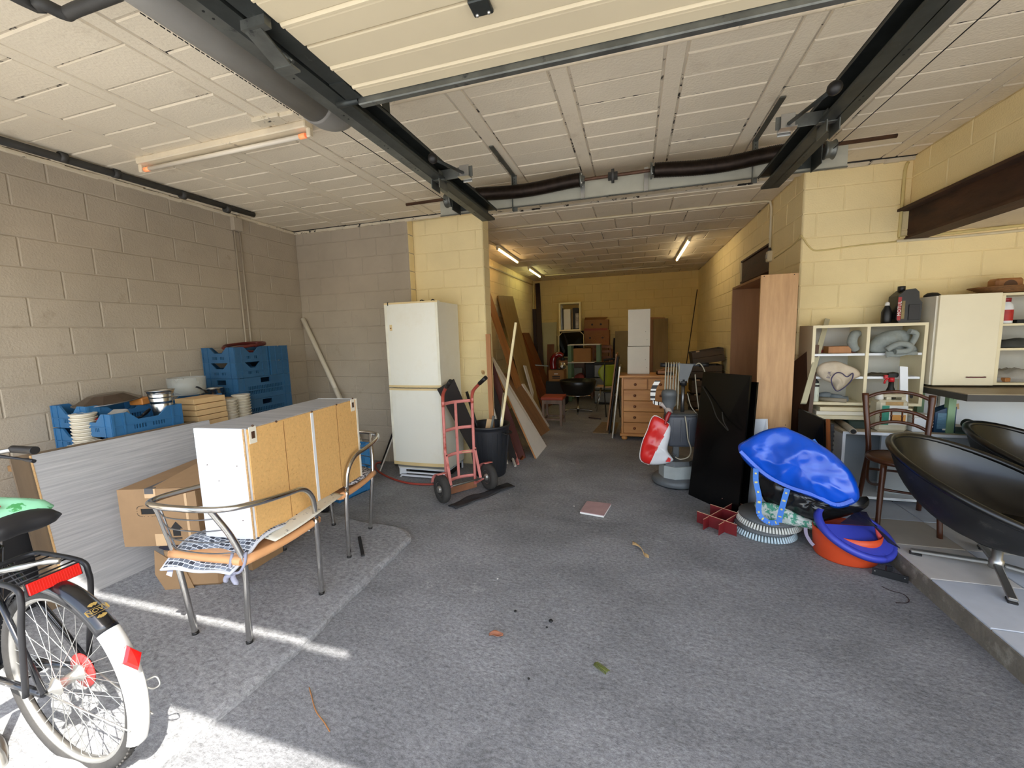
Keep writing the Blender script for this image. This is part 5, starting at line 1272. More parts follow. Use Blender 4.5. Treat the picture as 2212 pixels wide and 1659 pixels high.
b = MB(); b.lathe([(.05, .30), (.22, .335), (.29, .40), (.33, .52), (.35, .60), (.335, .615), (.30, .52), (.25, .44), (.001, .42)], (0, 0, 0), None, 28, 0, True, 1, .9)
b.build('shell', m_leather, t, world=False)
b = MB(); b.tube([(-.26+.52*i/8, -.20-.10*math.sin(math.pi*i/8), .345) for i in range(9)], .008, 8, sub=2); b.build('chrome_edge', m_chrome, t, world=False)
# green shell chair
t = thing('green_chair', 'lime green shell chair on thin metal legs left of the chest', 'chair', (-.52, 7.9, 0))
m_green = mat('lime_green', (140, 150, 18), .5, var=.06)
cx, cy = -.50, 7.85
b = MB()
def gback(u, v):
    w = [.10, .10, .17, .225, .235, .20, .12][min(6, int(v*6))]; i = min(5, int(v*6)); f = v*6-i; ws_ = [.11, .10, .165, .215, .23, .205, .13]; w = ws_[i]*(1-f)+ws_[i+1]*f
    x = (u-.5)*2*w; return V((cx+.03+x*.9+.03, cy-.05-.10*(1-v)*0+.06*(x/.23)**2-.12*v*v*0+x*.35, .50+.40*v))
b.sheet(gback, 10, 12, .012); b.build('back_shell', m_green, t)
b = MB(); b.sheet(lambda u, v: V((cx-.20+.38*u, cy+.02+.36*v, .47+.02*abs(u-.5)-.02*math.sin(v*3))), 8, 8, .012); b.build('seat_shell', mat('seat_tan', (196, 160, 116), .5), t)
for x, y in ((-.16, .05), (.15, .06), (-.2, .36), (.18, .36)):
    b = MB(); b.tube([(cx+x*.6, cy+y*.8+.05, .46), (cx+x*1.15, cy+y*1.1-.04, 0)], .008, 8); b.build('leg', m_chrome, t)
# green-legged workbench with shelf
m_gleg = mat('green_steel', (92, 118, 78), .5, var=.1)
YS_ = 8.97
t = thing('shelf_rack', 'rack with pale shelves and green steel legs near the back wall', 'rack', (-1.08, YS_+.25, 0))
for z in (1.255, .87, .505): MB().bx(-1.40, -.70, YS_, YS_+.42, z-.018, z, 0, .002).build('shelf', m_board, t)
for x in (-1.36, -.74):
    for y in (YS_+.02, YS_+.38): MB().bx(x-.04, x+.04, y, y+.03, 0, 1.237).build('post', m_gleg, t)
def bxt(nm, x0, x1, y0, y1, z0, z1, m, lab, cat='box', grp=None, bev=.003):
    o = MB().bx(x0, x1, y0, y1, z0, z1, 0, bev).build(nm, m); return tag(o, lab, cat, grp)
m_cardd = mat('cardboard_dim', (150, 106, 58), .75, var=.08)
m_cardr = mat('cardboard_printed', (148, 96, 50), .7, var=.12, sc=4, spots=(150, 60, 34), spot_sc=3, spot_lo=.62, spot_hi=.66)
bxt('cardboard_box', -1.28, -.90, YS_+.05, YS_+.38, .872, 1.17, m_cardd, 'brown box on the middle shelf of the green-legged rack')
bxt('black_case', -1.02, -.80, YS_+.06, YS_+.36, .508, .83, m_black, 'black case on the bottom shelf of the green-legged rack', 'case')
o = MB().pillow([(-1.27, YS_+.1, .51), (-1.06, YS_+.1, .51), (-1.06, YS_+.3, .51), (-1.27, YS_+.3, .51)], (-1.16, YS_+.2, .53), (0, 0, 1), .09, .02, 5, .02).build('rag_heap', mat('rag_red', (120, 50, 46), .8, var=.4)); tag(o, 'heap of reddish rags on the bottom shelf of the rack', 'rags')
bxt('grey_box', -1.30, -1.12, YS_+.29, YS_+.38, .508, .72, mat('box_grey', (120, 118, 104), .6), 'grey box behind the rags on the rack')
# boxes behind the rack
bxt('cardboard_box', -1.08, -.58, 9.85, 10.22, 0, .60, m_cardd, 'plain brown box at the bottom of the pile by the back wall')
bxt('cardboard_box', -1.10, -.58, 9.84, 10.22, .603, 1.20, m_cardd, 'second brown box from the bottom of the pile by the back wall')
t = thing('fruit_box', 'printed fruit carton below the top one by the back wall', 'box', (-.85, 10, 1.205)); MB().bx(-1.13, -.56, 9.84, 10.22, 1.205, 1.56, 0, .004).build('carton_body', m_cardr, t)
b = MB()
for x in (-1.0, -.71): b.lathe([(.022, -.002), (.022, .002)], (x, 9.838, 1.38), Matrix.Rotation(math.pi/2, 3, 'X'), 12)
b.build('vent_hole', m_black, t)
b = MB(); 
for k in range(3): b.tube([(-.80+(.10+.035*k)*math.cos(i*.35), 9.8385, 1.36+(.07+.028*k)*math.sin(i*.35)) for i in range(18)], .004, 5)
b.build('printed_ring', mat('ring_print', (176, 116, 60), .6), t)
t = thing('fruit_box', 'topmost fruit carton with two round holes by the back wall', 'box', (-.85, 10, 1.565)); MB().bx(-1.13, -.58, 9.84, 10.2, 1.565, 1.80, 0, .004).build('carton_body', m_cardd, t)
b = MB()
for x in (-.95, -.75): b.lathe([(.024, -.002), (.024, .002)], (x, 9.838, 1.69), Matrix.Rotation(math.pi/2, 3, 'X'), 12)
b.build('vent_hole', m_black, t)
plank('flap', (-1.13, 9.84, 1.80), (-.66, 9.83, 1.80), (-.60, 10.1, 1.86), (-1.14, 10.1, 1.87), .005, m_cardr, parent=t)
b = MB(); b.bx(-1.13, -.60, 9.835, 9.84, 1.555, 1.60); b.build('red_print_band', mat('band_red', (140, 56, 34), .6), t)
# mirror cabinet and mirror on a dark chest
m_mirror = mat('mirror_glass', (200, 204, 200), .03, 1, var=0)
m_cream = mat('cream_frame', (224, 208, 158), .5, var=.04)
p0, p1, p2, p3 = PY(1207, 655, 9.6), PY(1254, 650, 9.6), PY(1256, 713, 9.6), PY(1210, 716, 9.6)
t = thing('framed_mirror', 'cream framed mirror standing highest near the back wall', 'mirror', (p0+p2)/2)
fw = .035
x0, x1, z0, z1 = -1.68, -1.18, 1.555, 2.21
b = MB(); b.bx(x0, x1, 9.55, 9.72, z1-fw, z1); b.bx(x0, x1, 9.55, 9.72, z0, z0+fw); b.bx(x0, x0+fw, 9.55, 9.72, z0+fw, z1-fw); b.bx(x1-fw, x1, 9.55, 9.72, z0+fw, z1-fw); b.build('frame', m_cream, t)
MB().bx(x0+fw, x1-fw, 9.69, 9.70, z0+fw, z1-fw).build('glass', m_mirror, t)
MB().bx(x0+.10, x0+.26, 9.60, 9.62, z0+fw, z1-.15).build('pale_board', m_board, t); MB().bx(x0+.07, x0+.095, 9.59, 9.62, z0+fw, z1-.13).build('dark_slat', m_wdark, t)
MB().bx(x1-.19, x1-.06, 9.59, 9.63, z0+fw, z1-.13).build('black_box', m_black, t)
MB().bx(x1-.12, x1-.05, 9.575, 9.585, z0+fw+.02, z0+.40).build('printed_card', mat('printed_card', (160, 150, 138), .6, var=.4, sc=18), t)
t = thing('chamfered_mirror', 'mirror with cut corners in a thin white frame below the cream one', 'mirror', (-1.42, 9.6, .9))
o_ = [(-1.70, .95), (-1.70, 1.44), (-1.62, 1.53), (-1.20, 1.54), (-1.12, 1.46), (-1.12, .95)]
b = MB(); b.tube([V((x, 9.60, z)) for x, z in o_], .012, 6, True); b.build('frame', m_cream, t)
b = MB(); b.slab([V((x, 9.61, z)) for x, z in o_], -.008); b.build('glass', mat('dark_mirror', (40, 42, 40), .05, .9, var=.1), t)
t = thing('dark_chest', 'dark wooden chest under the mirrors', 'chest', (-1.45, 9.75, 0)); MB().bx(-1.86, -1.1, 9.56, 10.0, 0, .93, 0, .004).build('carcass', wood('chest_brown', (70, 46, 28), (98, 66, 40), 'x'), t)
MB().bx(-1.70, -1.46, 9.545, 9.56, .78, .88).build('drawer', m_wtan, t); b = MB(); b.sphere((-1.58, 9.54, .83), .014, 0, 10); b.build('knob', m_bolt, t); MB().bx(-1.70, -1.46, 9.545, 9.56, .45, .76).build('door', m_cream, t)
plank('mirror_support', (-1.72, 9.98, .935), (-1.15, 9.98, .935), (-1.15, 9.86, 1.55), (-1.72, 9.86, 1.55), .02, m_wdark, 'dark board propping the cream framed mirror', 'board')
bxt('shelf_box', -1.68, -1.18, 9.56, 9.8, 1.545, 1.553, m_wdark, 'thin dark board under the cream framed mirror', 'board')
# coffee machine, work lamp, box
t = thing('cardboard_box', 'brown box with a white hand hole under the chrome lamp', 'box', (-1.57, 8.6, .5)); MB().bx(-1.74, -1.41, 8.52, 8.85, .50, .735, 0, .004).build('carton_body', m_cardd, t); MB().bx(-1.62, -1.54, 8.516, 8.521, .65, .67).build('hand_hole', m_label, t)
for k in range(2): MB().bx(-1.66, -1.50, 8.517, 8.5205, .56+.035*k, .58+.035*k).build('print', m_print, t)
bxt('black_crate', -1.80, -1.38, 8.50, 8.9, 0, .498, m_black, 'black box on the floor under the brown one with the white hand hole', 'crate')
t = thing('coffee_machine', 'dark red rounded coffee machine on the brown box', 'coffee machine', (-1.6, 8.7, .737))
b = MB(); b.tube([(-1.66, 8.68, .745), (-1.67, 8.68, .90), (-1.63, 8.68, 1.02), (-1.53, 8.68, 1.06), (-1.46, 8.68, 1.02)], [.075, .075, .07, .06, .05], 16, sub=4); b.build('body', mat('dark_red_gloss', (110, 12, 18), .2, coat=.6), t)
b = MB(); b.lathe([(.05, 0), (.045, .06), (.02, .08)], (-1.46, 8.68, .93), None, 14); b.build('spout', m_black, t)
b = MB(); b.box((-1.60, 8.68, .745), (.2, .16, .015)); b.build('foot', m_black, t)
t = thing('work_lamp', 'round chrome work lamp on the box beside the coffee machine', 'lamp', (-1.42, 8.45, .8))
b = MB(); b.lathe([(.001, .05), (.04, .045), (.075, 0), (.08, -.004), (.072, -.002), (.038, .036), (.001, .04)], (-1.43, 8.42, .84), Matrix.Rotation(math.pi/2+.1, 3, 'X'), 24); b.build('reflector', m_chrome, t)
b = MB(); b.sphere((-1.43, 8.39, .83), .032, 0, 12); b.build('bulb', m_label, t)
b = MB(); b.tube([(-1.43, 8.46, .84), (-1.45, 8.6, .75)], .01, 8); b.build('arm', m_blkm, t)
o = MB().bar((-2.0, 8.4, .86), (-1.74, 8.5, .83), .02, .02).build('metal_bar', m_galv); tag(o, 'grey metal bar reaching from the boards to the coffee machine', 'bar')
# wooden armchair on the pile, drawers, chair
t = thing('wooden_armchair', 'brown wooden armchair with slatted back beside the rack', 'chair', (-.72, 9.4, 0))
m_arm = wood('armchair_wood', (104, 62, 34), (140, 88, 50), 'z')
for x in (-.92, -.52):
    for y in (9.44, 9.78): MB().bx(x-.02, x+.02, y-.02, y+.02, 0, .66 if y < 9.5 else 1.2).build('leg', m_arm, t)
MB().bx(-.94, -.50, 9.42, 9.80, .60, .64).build('seat', m_arm, t)
for z in (.78, .92, 1.06, 1.17): MB().bx(-.9, -.54, 9.77, 9.79, z-.03, z+.03).build('back_slat', m_arm, t)
for x in (-.96, -.48):
    b = MB(); b.tube([(x, 9.79, 1.06), (x, 9.6, 1.10), (x, 9.46, 1.08), (x, 9.44, .64)], .018, 8, sub=4); b.build('arm', m_arm, t)
t = thing('drawer_tower', 'clear plastic drawer tower behind the green chair', 'drawers', (-.58, 8.9, 0))
m_clear = mat('frosted_plastic', (120, 120, 114), .3, var=.2, alpha=.8)
for z0, z1 in ((.03, .29), (.30, .56), (.57, .84)): MB().bx(-.80, -.42, 8.72, 9.05, z0, z1-.015, 0, .01).build('drawer', m_clear, t)
MB().bx(-.81, -.41, 8.72, 9.06, .84, .87).build('lid', m_black, t); MB().bx(-.8, -.42, 8.75, 9.05, 0, .03).build('foot', m_black, t)
o = MB().tube([(-.72, 8.68, .01), (-.6, 8.55, .03), (-.5, 8.62, .02), (-.42, 8.5, .01), (-.38, 8.6, .02)], .012, 8, sub=4).build('cable_heap', m_black); tag(o, 'tangled black cable on the floor behind the green chair', 'cable')
t = thing('black_chair', 'black metal folding chair between the green chair and the frames', 'chair', (-.35, 7.5, 0))
for x in (-.52, -.28):
    b = MB(); b.tube([(x+.05, 7.35, 0), (x, 7.6, .5), (x-.0, 7.75, 1.0)], .011, 8, sub=3); b.build('side_tube', m_black, t)
b = MB(); b.tube([(-.54, 7.74, .99), (-.40, 7.78, 1.01), (-.26, 7.74, 1.03)], .02, 8, sub=3); b.build('top_rail', m_black, t)
MB().bx(-.52, -.28, 7.3, 7.6, .44, .46).build('seat', m_black, t)
# panels on the back wall
plank('plywood_board', PY(1404, 830, 9.9)*1+V((0, 0, -.8)), PY(1437, 830, 9.9)+V((0, 0, -.8)), PY(1437, 686, 10.2), PY(1404, 685, 10.2), .02, m_wtan, 'tall brown plywood panel on the back wall right of the white cupboards', 'panel')
plank('plywood_board', V((.42, 9.75, 0)), V((.74, 9.75, 0)), V((.74, 10.15, 1.78)), V((.42, 10.15, 1.78)), .02, m_wolive, 'olive brown panel in front of the plywood panel on the back wall', 'panel')
plank('pale_board', V((-.44, 9.9, 0)), V((-.08, 9.9, 0)), V((-.08, 10.2, 1.52)), V((-.44, 10.2, 1.52)), .015, m_board if False else mat('panel_drab', (150, 132, 92), .7, var=.1), 'pale drab panel on the back wall left of the white cupboards', 'panel')
plank('dark_batten', V((-.52, 9.95, 0)), V((-.47, 9.95, 0)), V((-.43, 10.2, 1.36)), V((-.48, 10.2, 1.36)), .02, m_wdark, 'dark batten at the left of the drab panel', 'batten')
plank('pale_board', V((-2.38, 10.0, 0)), V((-1.86, 10.0, 0)), V((-1.86, 10.24, 1.79)), V((-2.38, 10.24, 1.79)), .012, mat('panel_pale', (196, 186, 140), .6, var=.05), 'large pale panel on the back wall near the left corner', 'panel')
plank('brown_board', V((-2.05, 9.7, 0)), V((-1.88, 9.7, 0)), V((-1.88, 9.95, 1.25)), V((-2.05, 9.95, 1.25)), .015, m_wred, 'small brown panel left of the dark chest', 'panel')
m_maroon = mat('dark_maroon', (44, 22, 22), .6, var=.2)
stick('long_post', V((-2.02, 9.2, 0)), V((XBL+.12, 10.18, 2.74)), .11, .05, m_maroon, 'long dark maroon post leaning in the far left corner', 'post')
stick('short_post', V((-2.30, 9.9, 0)), V((XBL+.07, 9.98, 2.12)), .09, .04, m_maroon, 'shorter dark maroon post in the far left corner', 'post')
tube_thing('thin_pole', [V((.92, 8.9, .02)), V((XR-.03, YB-.03, 2.40))], .010, m_maroon, 'thin dark pole leaning in the far right corner', 'pole')
# stacked dark wooden crates on the right
m_dcr = wood('dark_crate', (64, 48, 30), (92, 70, 44), 'x')
m_dbl = mat('dark_blue_plastic', (26, 34, 40), .4, var=.2)
for i, (z, rx_) in enumerate(((.0, 0), (.24, .0), (.48, .0), (.72, 0), (.93, .16))):
    lab = 'dark slatted crate, %s of the stack right of the floor polisher' % ['lowest', 'second from the bottom', 'middle', 'second from the top', 'topmost'][i]
    t = thing('slatted_crate', lab, 'crate', (1.14, 7.3, z), 'dark crates on the right')
    rt = Matrix.Rotation(-rx_, 3, 'Y'); c = V((1.12-.02*(i % 2), 7.28+.03*(i % 2), z+.115+(.03 if i == 4 else 0)))
    for k in range(2): b = MB(); b.box(c+rt @ V((0, -.2, -.05+.10*k)), (.46, .018, .092), rt); b.build('slat', m_dcr, t); b = MB(); b.box(c+rt @ V((0, .2, -.05+.10*k)), (.46, .018, .092), rt); b.build('slat', m_dcr, t)
    for s in (-1, 1): b = MB(); b.box(c+rt @ V((s*.22, 0, 0)), (.02, .38, .20), rt); b.build('end_board', m_dbl, t)
    b = MB(); b.box(c+rt @ V((0, 0, -.1)), (.44, .38, .012), rt); b.build('bottom', m_dcr, t)
    b = MB(); b.box(c+rt @ V((-.14, -.21, .105)), (.05, .006, .02), rt); b.build('tag', m_tape, t)
# door mat and stick on the floor
b = MB(); q = [G(1280, 936), G(1330, 938), G(1336, 914), G(1300, 913)]
b.slab([V((p.x, p.y, .001)) for p in q], .012); o = b.build('door_mat', mat('mat_brown', (132, 112, 84), .95, var=.25, sc=40)); tag(o, 'small brown mat on the floor left of the chest', 'mat')
o = MB().tube([G(1272, 902, .012), G(1298, 905, .012)], .01, 8).build('floor_stick', m_maroon); tag(o, 'thin dark stick on the back room floor', 'stick')
# ================================================================== right side
# floor polisher
m_pgrey = mat('polisher_grey', (92, 96, 98), .45, var=.12, sc=6)
m_pdark = mat('polisher_dark', (66, 70, 78), .4, var=.12, sc=5)
m_plight = mat('polisher_light', (158, 164, 162), .4, var=.1, sc=6)
m_cable = mat('cable_grey', (164, 156, 136), .5, var=.08)
PC = V((.40, 4.20, 0))
t = thing('floor_polisher', 'grey upright floor scrubbing machine with a water tank', 'floor polisher', PC)
b = MB(); b.lathe([(.215, .015), (.225, .03), (.222, .065), (.20, .082), (.12, .09), (.12, .1)], PC, None, 40); b.build('brush_housing', m_pgrey, t)
b = MB(); b.lathe([(.19, .0), (.20, .02)], PC, None, 32); b.build('brush', m_knob, t)
rt = rotz(.3)
def oct_(b, c, sx, sy, z0, z1, ch, mi=0, tp=1.0):
    pts = [(-1, -1+ch), (-1+ch, -1), (1-ch, -1), (1, -1+ch), (1, 1-ch), (1-ch, 1), (-1+ch, 1), (-1, 1-ch)]
    vs = [rt @ V((x*sx, y*sy, 0))+V(c)+V((0, 0, z0)) for x, y in pts]+[rt @ V((x*sx*tp, y*sy*tp, 0))+V(c)+V((0, 0, z1)) for x, y in pts]
    b.add(vs, [(i, (i+1) % 8, (i+1) % 8+8, i+8) for i in range(8)]+[list(range(8))[::-1], list(range(8, 16))], mi)
b = MB(); oct_(b, PC+V((.01, -.02, 0)), .155, .135, .09, .21, .5); b.build('gear_case', m_plight, t)
b = MB(); oct_(b, PC+V((.01, -.02, 0)), .14, .12, .205, .255, .5, 0, .93); b.build('motor_cover', m_pgrey, t)
MB().bx(PC.x-.03, PC.x+.03, PC.y+.02, PC.y+.07, .24, .46, 0, .006).build('hinge_column', m_pgrey, t)
# tank: tapered rounded box
def tank(u0, u1, z0, z1, nm, m, tap):
    b = MB(); n = 28; vs = []
    for zz, k in ((z0, tap*.96), (z0+.02, tap), (z1-.03, 1), (z1, .95)):
        for i in range(n):
            a = 2*math.pi*i/n; cx_ = math.copysign(abs(math.cos(a))**.45, math.cos(a)); sy_ = math.copysign(abs(math.sin(a))**.45, math.sin(a))
            vs.append(PC+rotz(.12) @ V((.03+cx_*u0*k, -.02+sy_*u1*k, zz)))
    b.add(vs, [(i*n+j, i*n+(j+1) % n, (i+1)*n+(j+1) % n, (i+1)*n+j) for i in range(3) for j in range(n)], 0, True); b.add(vs[:n], [list(range(n))[::-1]]); b.add(vs[-n:], [list(range(n))])
    return b.build(nm, m, t)
tank(.148, .11, .40, .70, 'water_tank', m_pdark, .93); tank(.142, .105, .70, .715, 'tank_lid', m_pgrey, 1)
for k in (-.07, 0.0, .07): MB().bx(PC.x+.03+k-.003, PC.x+.03+k+.003, PC.y-.137, PC.y-.12, .45, .66).build('tank_rib', m_pdark, t)
b = MB(); b.lathe([(.042, .71), (.045, .76), (.062, .80), (.066, .87), (.07, .872), (.07, .905), (.062, .925), (.03, .935)], PC+V((-.075, -.02, 0)), None, 24); b.build('suction_cup', m_pgrey, t)
b = MB(); b.tube([PC+V((.05, .02, .66)), PC+V((.055, .03, 1.0))], .018, 14); b.build('handle_tube', m_chromed, t)
b = MB(); b.tube([PC+V((.055, .03, .97)), PC+V((.056, .03, 1.03))], .032, 16); b.build('clamp', m_blkm, t)
hx = PC+V((.06, .03, 1.10))
b = MB(); b.slab([hx+V((-.045, -.03, -.085)), hx+V((.03, -.03, -.085)), hx+V((.08, -.03, .075)), hx+V((-.06, -.03, .085))], -.06); b.build('handle_head', m_pgrey, t)
b = MB(); b.tube([hx+V((-.20, 0, .065)), hx+V((.20, 0, .07))], .014, 12); b.build('handle_bar', m_pdark, t)
for s in (-1, 1): b = MB(); b.tube([hx+V((s*.13, 0, .067)), hx+V((s*.215, 0, .07))], .02, 12); b.build('grip', m_knob, t)
b = MB()
for i in range(6): b.sphere(hx+V((-.03+.06*(i % 2), -.032, -.075+.02*(i//2)-.03*(i//2))), .005, 0, 6)
b.build('bolt', m_bolt, t, 'stuff')
# cable wound over the handle
for i in range(6):
    x = -.165+.024*i; b = MB()
    b.tube([hx+V((x-.01, -.03, -.30-.03*(i % 3))), hx+V((x-.008, -.035, -.1)), hx+V((x, -.03, .06)), hx+V((x, .0, .092)), hx+V((x+.003, .03, .06)), hx+V((x+.004, .035, -.1)), hx+V((x+.002, .02, -.33))], .0052, 8, sub=4); b.build('cable_loop', m_cable, t)
b = MB(); b.tube([hx+V((.10, -.02, .07)), hx+V((.13, -.05, .085)), hx+V((.17, -.06, .02)), hx+V((.185, -.06, -.10)), hx+V((.175, -.06, -.19)), hx+V((.17, -.05, -.26))], .0052, 8, sub=5); b.build('cable', m_cable, t)
b = MB(); b.tube([hx+V((.095, -.03, -.02)), hx+V((.11, -.06, -.2)), hx+V((.135, -.09, -.40)), hx+V((.14, -.1, -.5))], .0055, 8, sub=5); b.tube([hx+V((.03, -.05, -.2)), hx+V((.06, -.08, -.32)), hx+V((.13, -.09, -.41))], .0045, 8, sub=5); b.build('cable', m_cable, t)
b = MB(); b.tube([PC+V((.06, -.13, .70)), PC+V((.075, -.145, .60)), PC+V((.09, -.14, .48)), PC+V((.12, -.12, .38)), PC+V((.10, -.10, .30)), PC+V((.03, -.09, .27)), PC+V((-.02, -.08, .29))], .006, 8, sub=5); b.build('hose', m_cable, t)
# striped film and red bag on its handle
t = thing('striped_film', 'black and white striped plastic strip bent up beside the polisher', 'film', PC+V((-.2, -.05, .8)))
pp = [PY(1426, 872, 4.15), PY(1412, 869, 4.12), PY(1410, 858, 4.12), PY(1412, 840, 4.12), PY(1421, 822, 4.12)]
pp = smooth_path(pp, 5)
for i in range(len(pp)-1):
    wd_ = .016+.012*(i/len(pp)); s = V((wd_, 0, 0)) if i > 6 else V((.0, 0, wd_))
    b = MB(); b.slab([pp[i]-s, pp[i]+s, pp[i+1]+s, pp[i+1]-s], .004); b.build('stripe', m_print if (i % 3 == 1 or i in (9, 15, 19)) else m_label, t)
b = MB(); b.tube([PY(1426, 872, 4.15), PY(1440, 880, 4.17), PY(1446, 892, 4.12)], [.02, .028, .03], 10, sub=4); b.build('knot', mat('film_knot', (180, 168, 160), .5, var=.2), t)
t = thing('carrier_bag', 'red and white plastic carrier bag hanging on the polisher', 'bag', PY(1420, 1000, 4.1))
m_bred = mat('bag_red', (208, 32, 28), .3, var=.08, coat=.3); m_bwh = mat('bag_white', (220, 220, 222), .35, var=.06)
def bagpt(x, y): return PY(x, y, 4.07)
ol = [(1413, 898), (1446, 916), (1448, 940), (1442, 970), (1450, 985), (1455, 995), (1436, 1003), (1402, 1004), (1383, 992), (1386, 960), (1398, 930)]
b = MB(); b.pillow([bagpt(*p) for p in ol], bagpt(1420, 962), (0, -1, .1), .05, .04, 12, .012, 11, crease=6)
# colour the white lower right half by face position
sp_a, sp_b = bagpt(1441, 926), bagpt(1400, 1003)
for i, f in enumerate(b.f):
    c = sum((b.v[k] for k in f), V((0, 0, 0)))/len(f)
    if (sp_b.x-sp_a.x)*(c.z-sp_a.z)-(sp_b.z-sp_a.z)*(c.x-sp_a.x) > 0: b.m[i] = 1
b.build('bag_film', [m_bred, m_bwh], t)
b = MB(); b.tube([bagpt(*p) for p in ((1446, 916), (1413, 898), (1398, 930), (1386, 960), (1383, 992), (1402, 1004))], .004, 6, sub=5); b.build('seam', m_label, t)
b = MB(); b.tube([bagpt(1436, 916)+V((0, -.02, 0)), bagpt(1441, 902), bagpt(1447, 890)], [.012, .02, .018], 10, sub=4); b.build('handle', mat('bag_dark_red', (150, 30, 30), .35), t)
text('lettering', 'DI', .05, m_print, t, bagpt(1453, 978)+V((0, -.075, 0)), (1, 0, -.55), (.55, 0, 1))
b = MB(); q = bagpt(1443, 994)+V((0, -.052, 0)); b.slab([q+V((-.025, 0, 0)), q+V((.015, 0, 0)), q+V((.02, 0, .03)), q+V((.0, 0, .045))], .003); b.build('red_patch', m_bred, t)

# wardrobe carcass standing on end
m_ward = wood('wardrobe_oak', (166, 124, 78), (198, 156, 106), 'z', 22, .45)
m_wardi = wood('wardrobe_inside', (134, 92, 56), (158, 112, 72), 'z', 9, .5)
W0, W1, WY0, WY1, WH = .975, 1.235, 3.80, 4.82, 1.92
WX1 = 1.235
t = thing('wardrobe_carcass', 'open oak-veneer wardrobe carcass standing by the right pillar', 'wardrobe', (1.1, 4.3, 0))
MB().bx(W0, WX1, WY0, WY0+.02, 0, WH, 0, .001).build('side_panel', m_ward, t)
MB().bx(W0, WX1, WY1-.02, WY1, 0, WH, 0, .001).build('side_panel', m_wardi, t)
MB().bx(W0, WX1, WY0+.021, WY1-.021, WH-.02, WH).build('top_panel', m_wardi, t)
MB().bx(WX1-.012, WX1, WY0+.021, WY1-.021, 0, WH-.021).build('back_board', m_wardi, t)
for z in (.05, .56, .62): MB().bx(W0+.01, WX1-.013, WY0+.021, WY1-.021, z, z+.018).build('shelf', m_ward, t)
for y, n_ in ((WY0-.0008, 0), (WY1-.021, 1)): MB().bx(W0-.002, W0, y if not n_ else WY1-.02, (y+.02) if not n_ else WY1, 0, WH).build('edge_band', m_ward, t)
b = MB()
for x, z in ((W0+.02, WH-.012), (WX1-.03, WH-.012), (WX1-.04, .70), (W0+.03, .70)): b.sphere((x, WY0-.0005, z), .004, 0, 6)
for z in (1.1, 1.45): b.sphere((WX1-.014, WY0+.7, z), .006, 1, 6)
b.build('screw', [m_print, m_bolt], t, 'stuff')
# two black glossy panels
m_gloss = mat('gloss_black', (6, 6, 6), .22, var=.2, spec=.35)
plank('gloss_sheet', G(1487, 1068), V((.80, 3.50, 0)), PY(1621, 811, 3.62), PY(1519, 803, 4.02), .018, m_gloss, 'front one of two glossy black panels leaning on the wardrobe', 'panel', 'glossy black panels')
plank('gloss_sheet', V((.56, 3.93, 0)), V((.86, 3.53, 0)), PY(1631, 826, 3.66)+V((.02, .02, 0)), PY(1540, 822, 4.04)+V((.02, .02, 0)), .018, m_gloss, 'rear glossy black panel, slightly lower and further right', 'panel', 'glossy black panels')
t = thing('loose_cable', 'thin black cable hanging over the glossy black panels', 'cable', PY(1560, 900, 3.75))
b = MB(); b.tube([PY(1518, 835, 3.98), PY(1535, 865, 3.86), PY(1548, 900, 3.74), PY(1562, 918, 3.66), PY(1573, 930, 3.6)], .0045, 6, sub=5); b.tube([PY(1560, 890, 3.68), PY(1563, 910, 3.64), PY(1573, 928, 3.58)], .004, 6, sub=4); b.build('wire', mat('wire_dark', (40, 38, 34), .5), t)
t = thing('white_door', 'white cupboard door with chrome handle behind the black panels', 'door panel', V((.95, 3.7, 0)))
plank('face', V((.895, 3.745, 0)), V((1.04, 3.56, 0)), PY(1655, 905, 3.72), PY(1608, 905, 3.80), .018, m_white, parent=t)
q = PY(1622, 925, 3.765); b = MB(); b.bar(q+V((.0, -.03, .03)), q+V((.0, -.03, -.03)), .012, .012); b.build('handle', m_chrome, t)
o = MB().bx(W0+.02, WX1-.02, WY0+.03, WY0+.25, .64, .68).build('timber_offcut', m_wpale2); tag(o, 'pale timber offcut on the wardrobe shelf', 'offcut')

# egg-crate divider
m_div = mat('divider_red', (112, 24, 28), .5, var=.08); m_dive = mat('divider_edge', (206, 160, 130), .6)
t = thing('bottle_divider', 'dark red slotted cardboard divider lying on the floor', 'divider', G(1590, 1130))
q0, q1 = G(1552, 1158), G(1640, 1103); ax = (q1-q0).normalized(); pr_ = V((-ax.y, ax.x, 0)); Lx = (q1-q0).length
for k in (0, .115):
    p = q0+pr_*k; b = MB(); b.bar(p+V((0, 0, .045)), p+ax*Lx+V((0, 0, .045)), .003, .082, (0, 0, 1)); b.bar(p+V((0, 0, .0875)), p+ax*Lx+V((0, 0, .0875)), .0035, .003, (0, 0, 1), 1); b.build('long_strip', [m_div, m_dive], t)
for u in (.12, .42, .70):
    p = q0+ax*Lx*u; b = MB(); b.bar(p-pr_*.09+V((0, 0, .05)), p+pr_*.21+V((0, 0, .05)), .003, .088, (0, 0, 1)); b.bar(p-pr_*.09+V((0, 0, .0955)), p+pr_*.21+V((0, 0, .0955)), .004, .003, (0, 0, 1), 1); b.build('cross_strip', [m_div, m_dive], t)
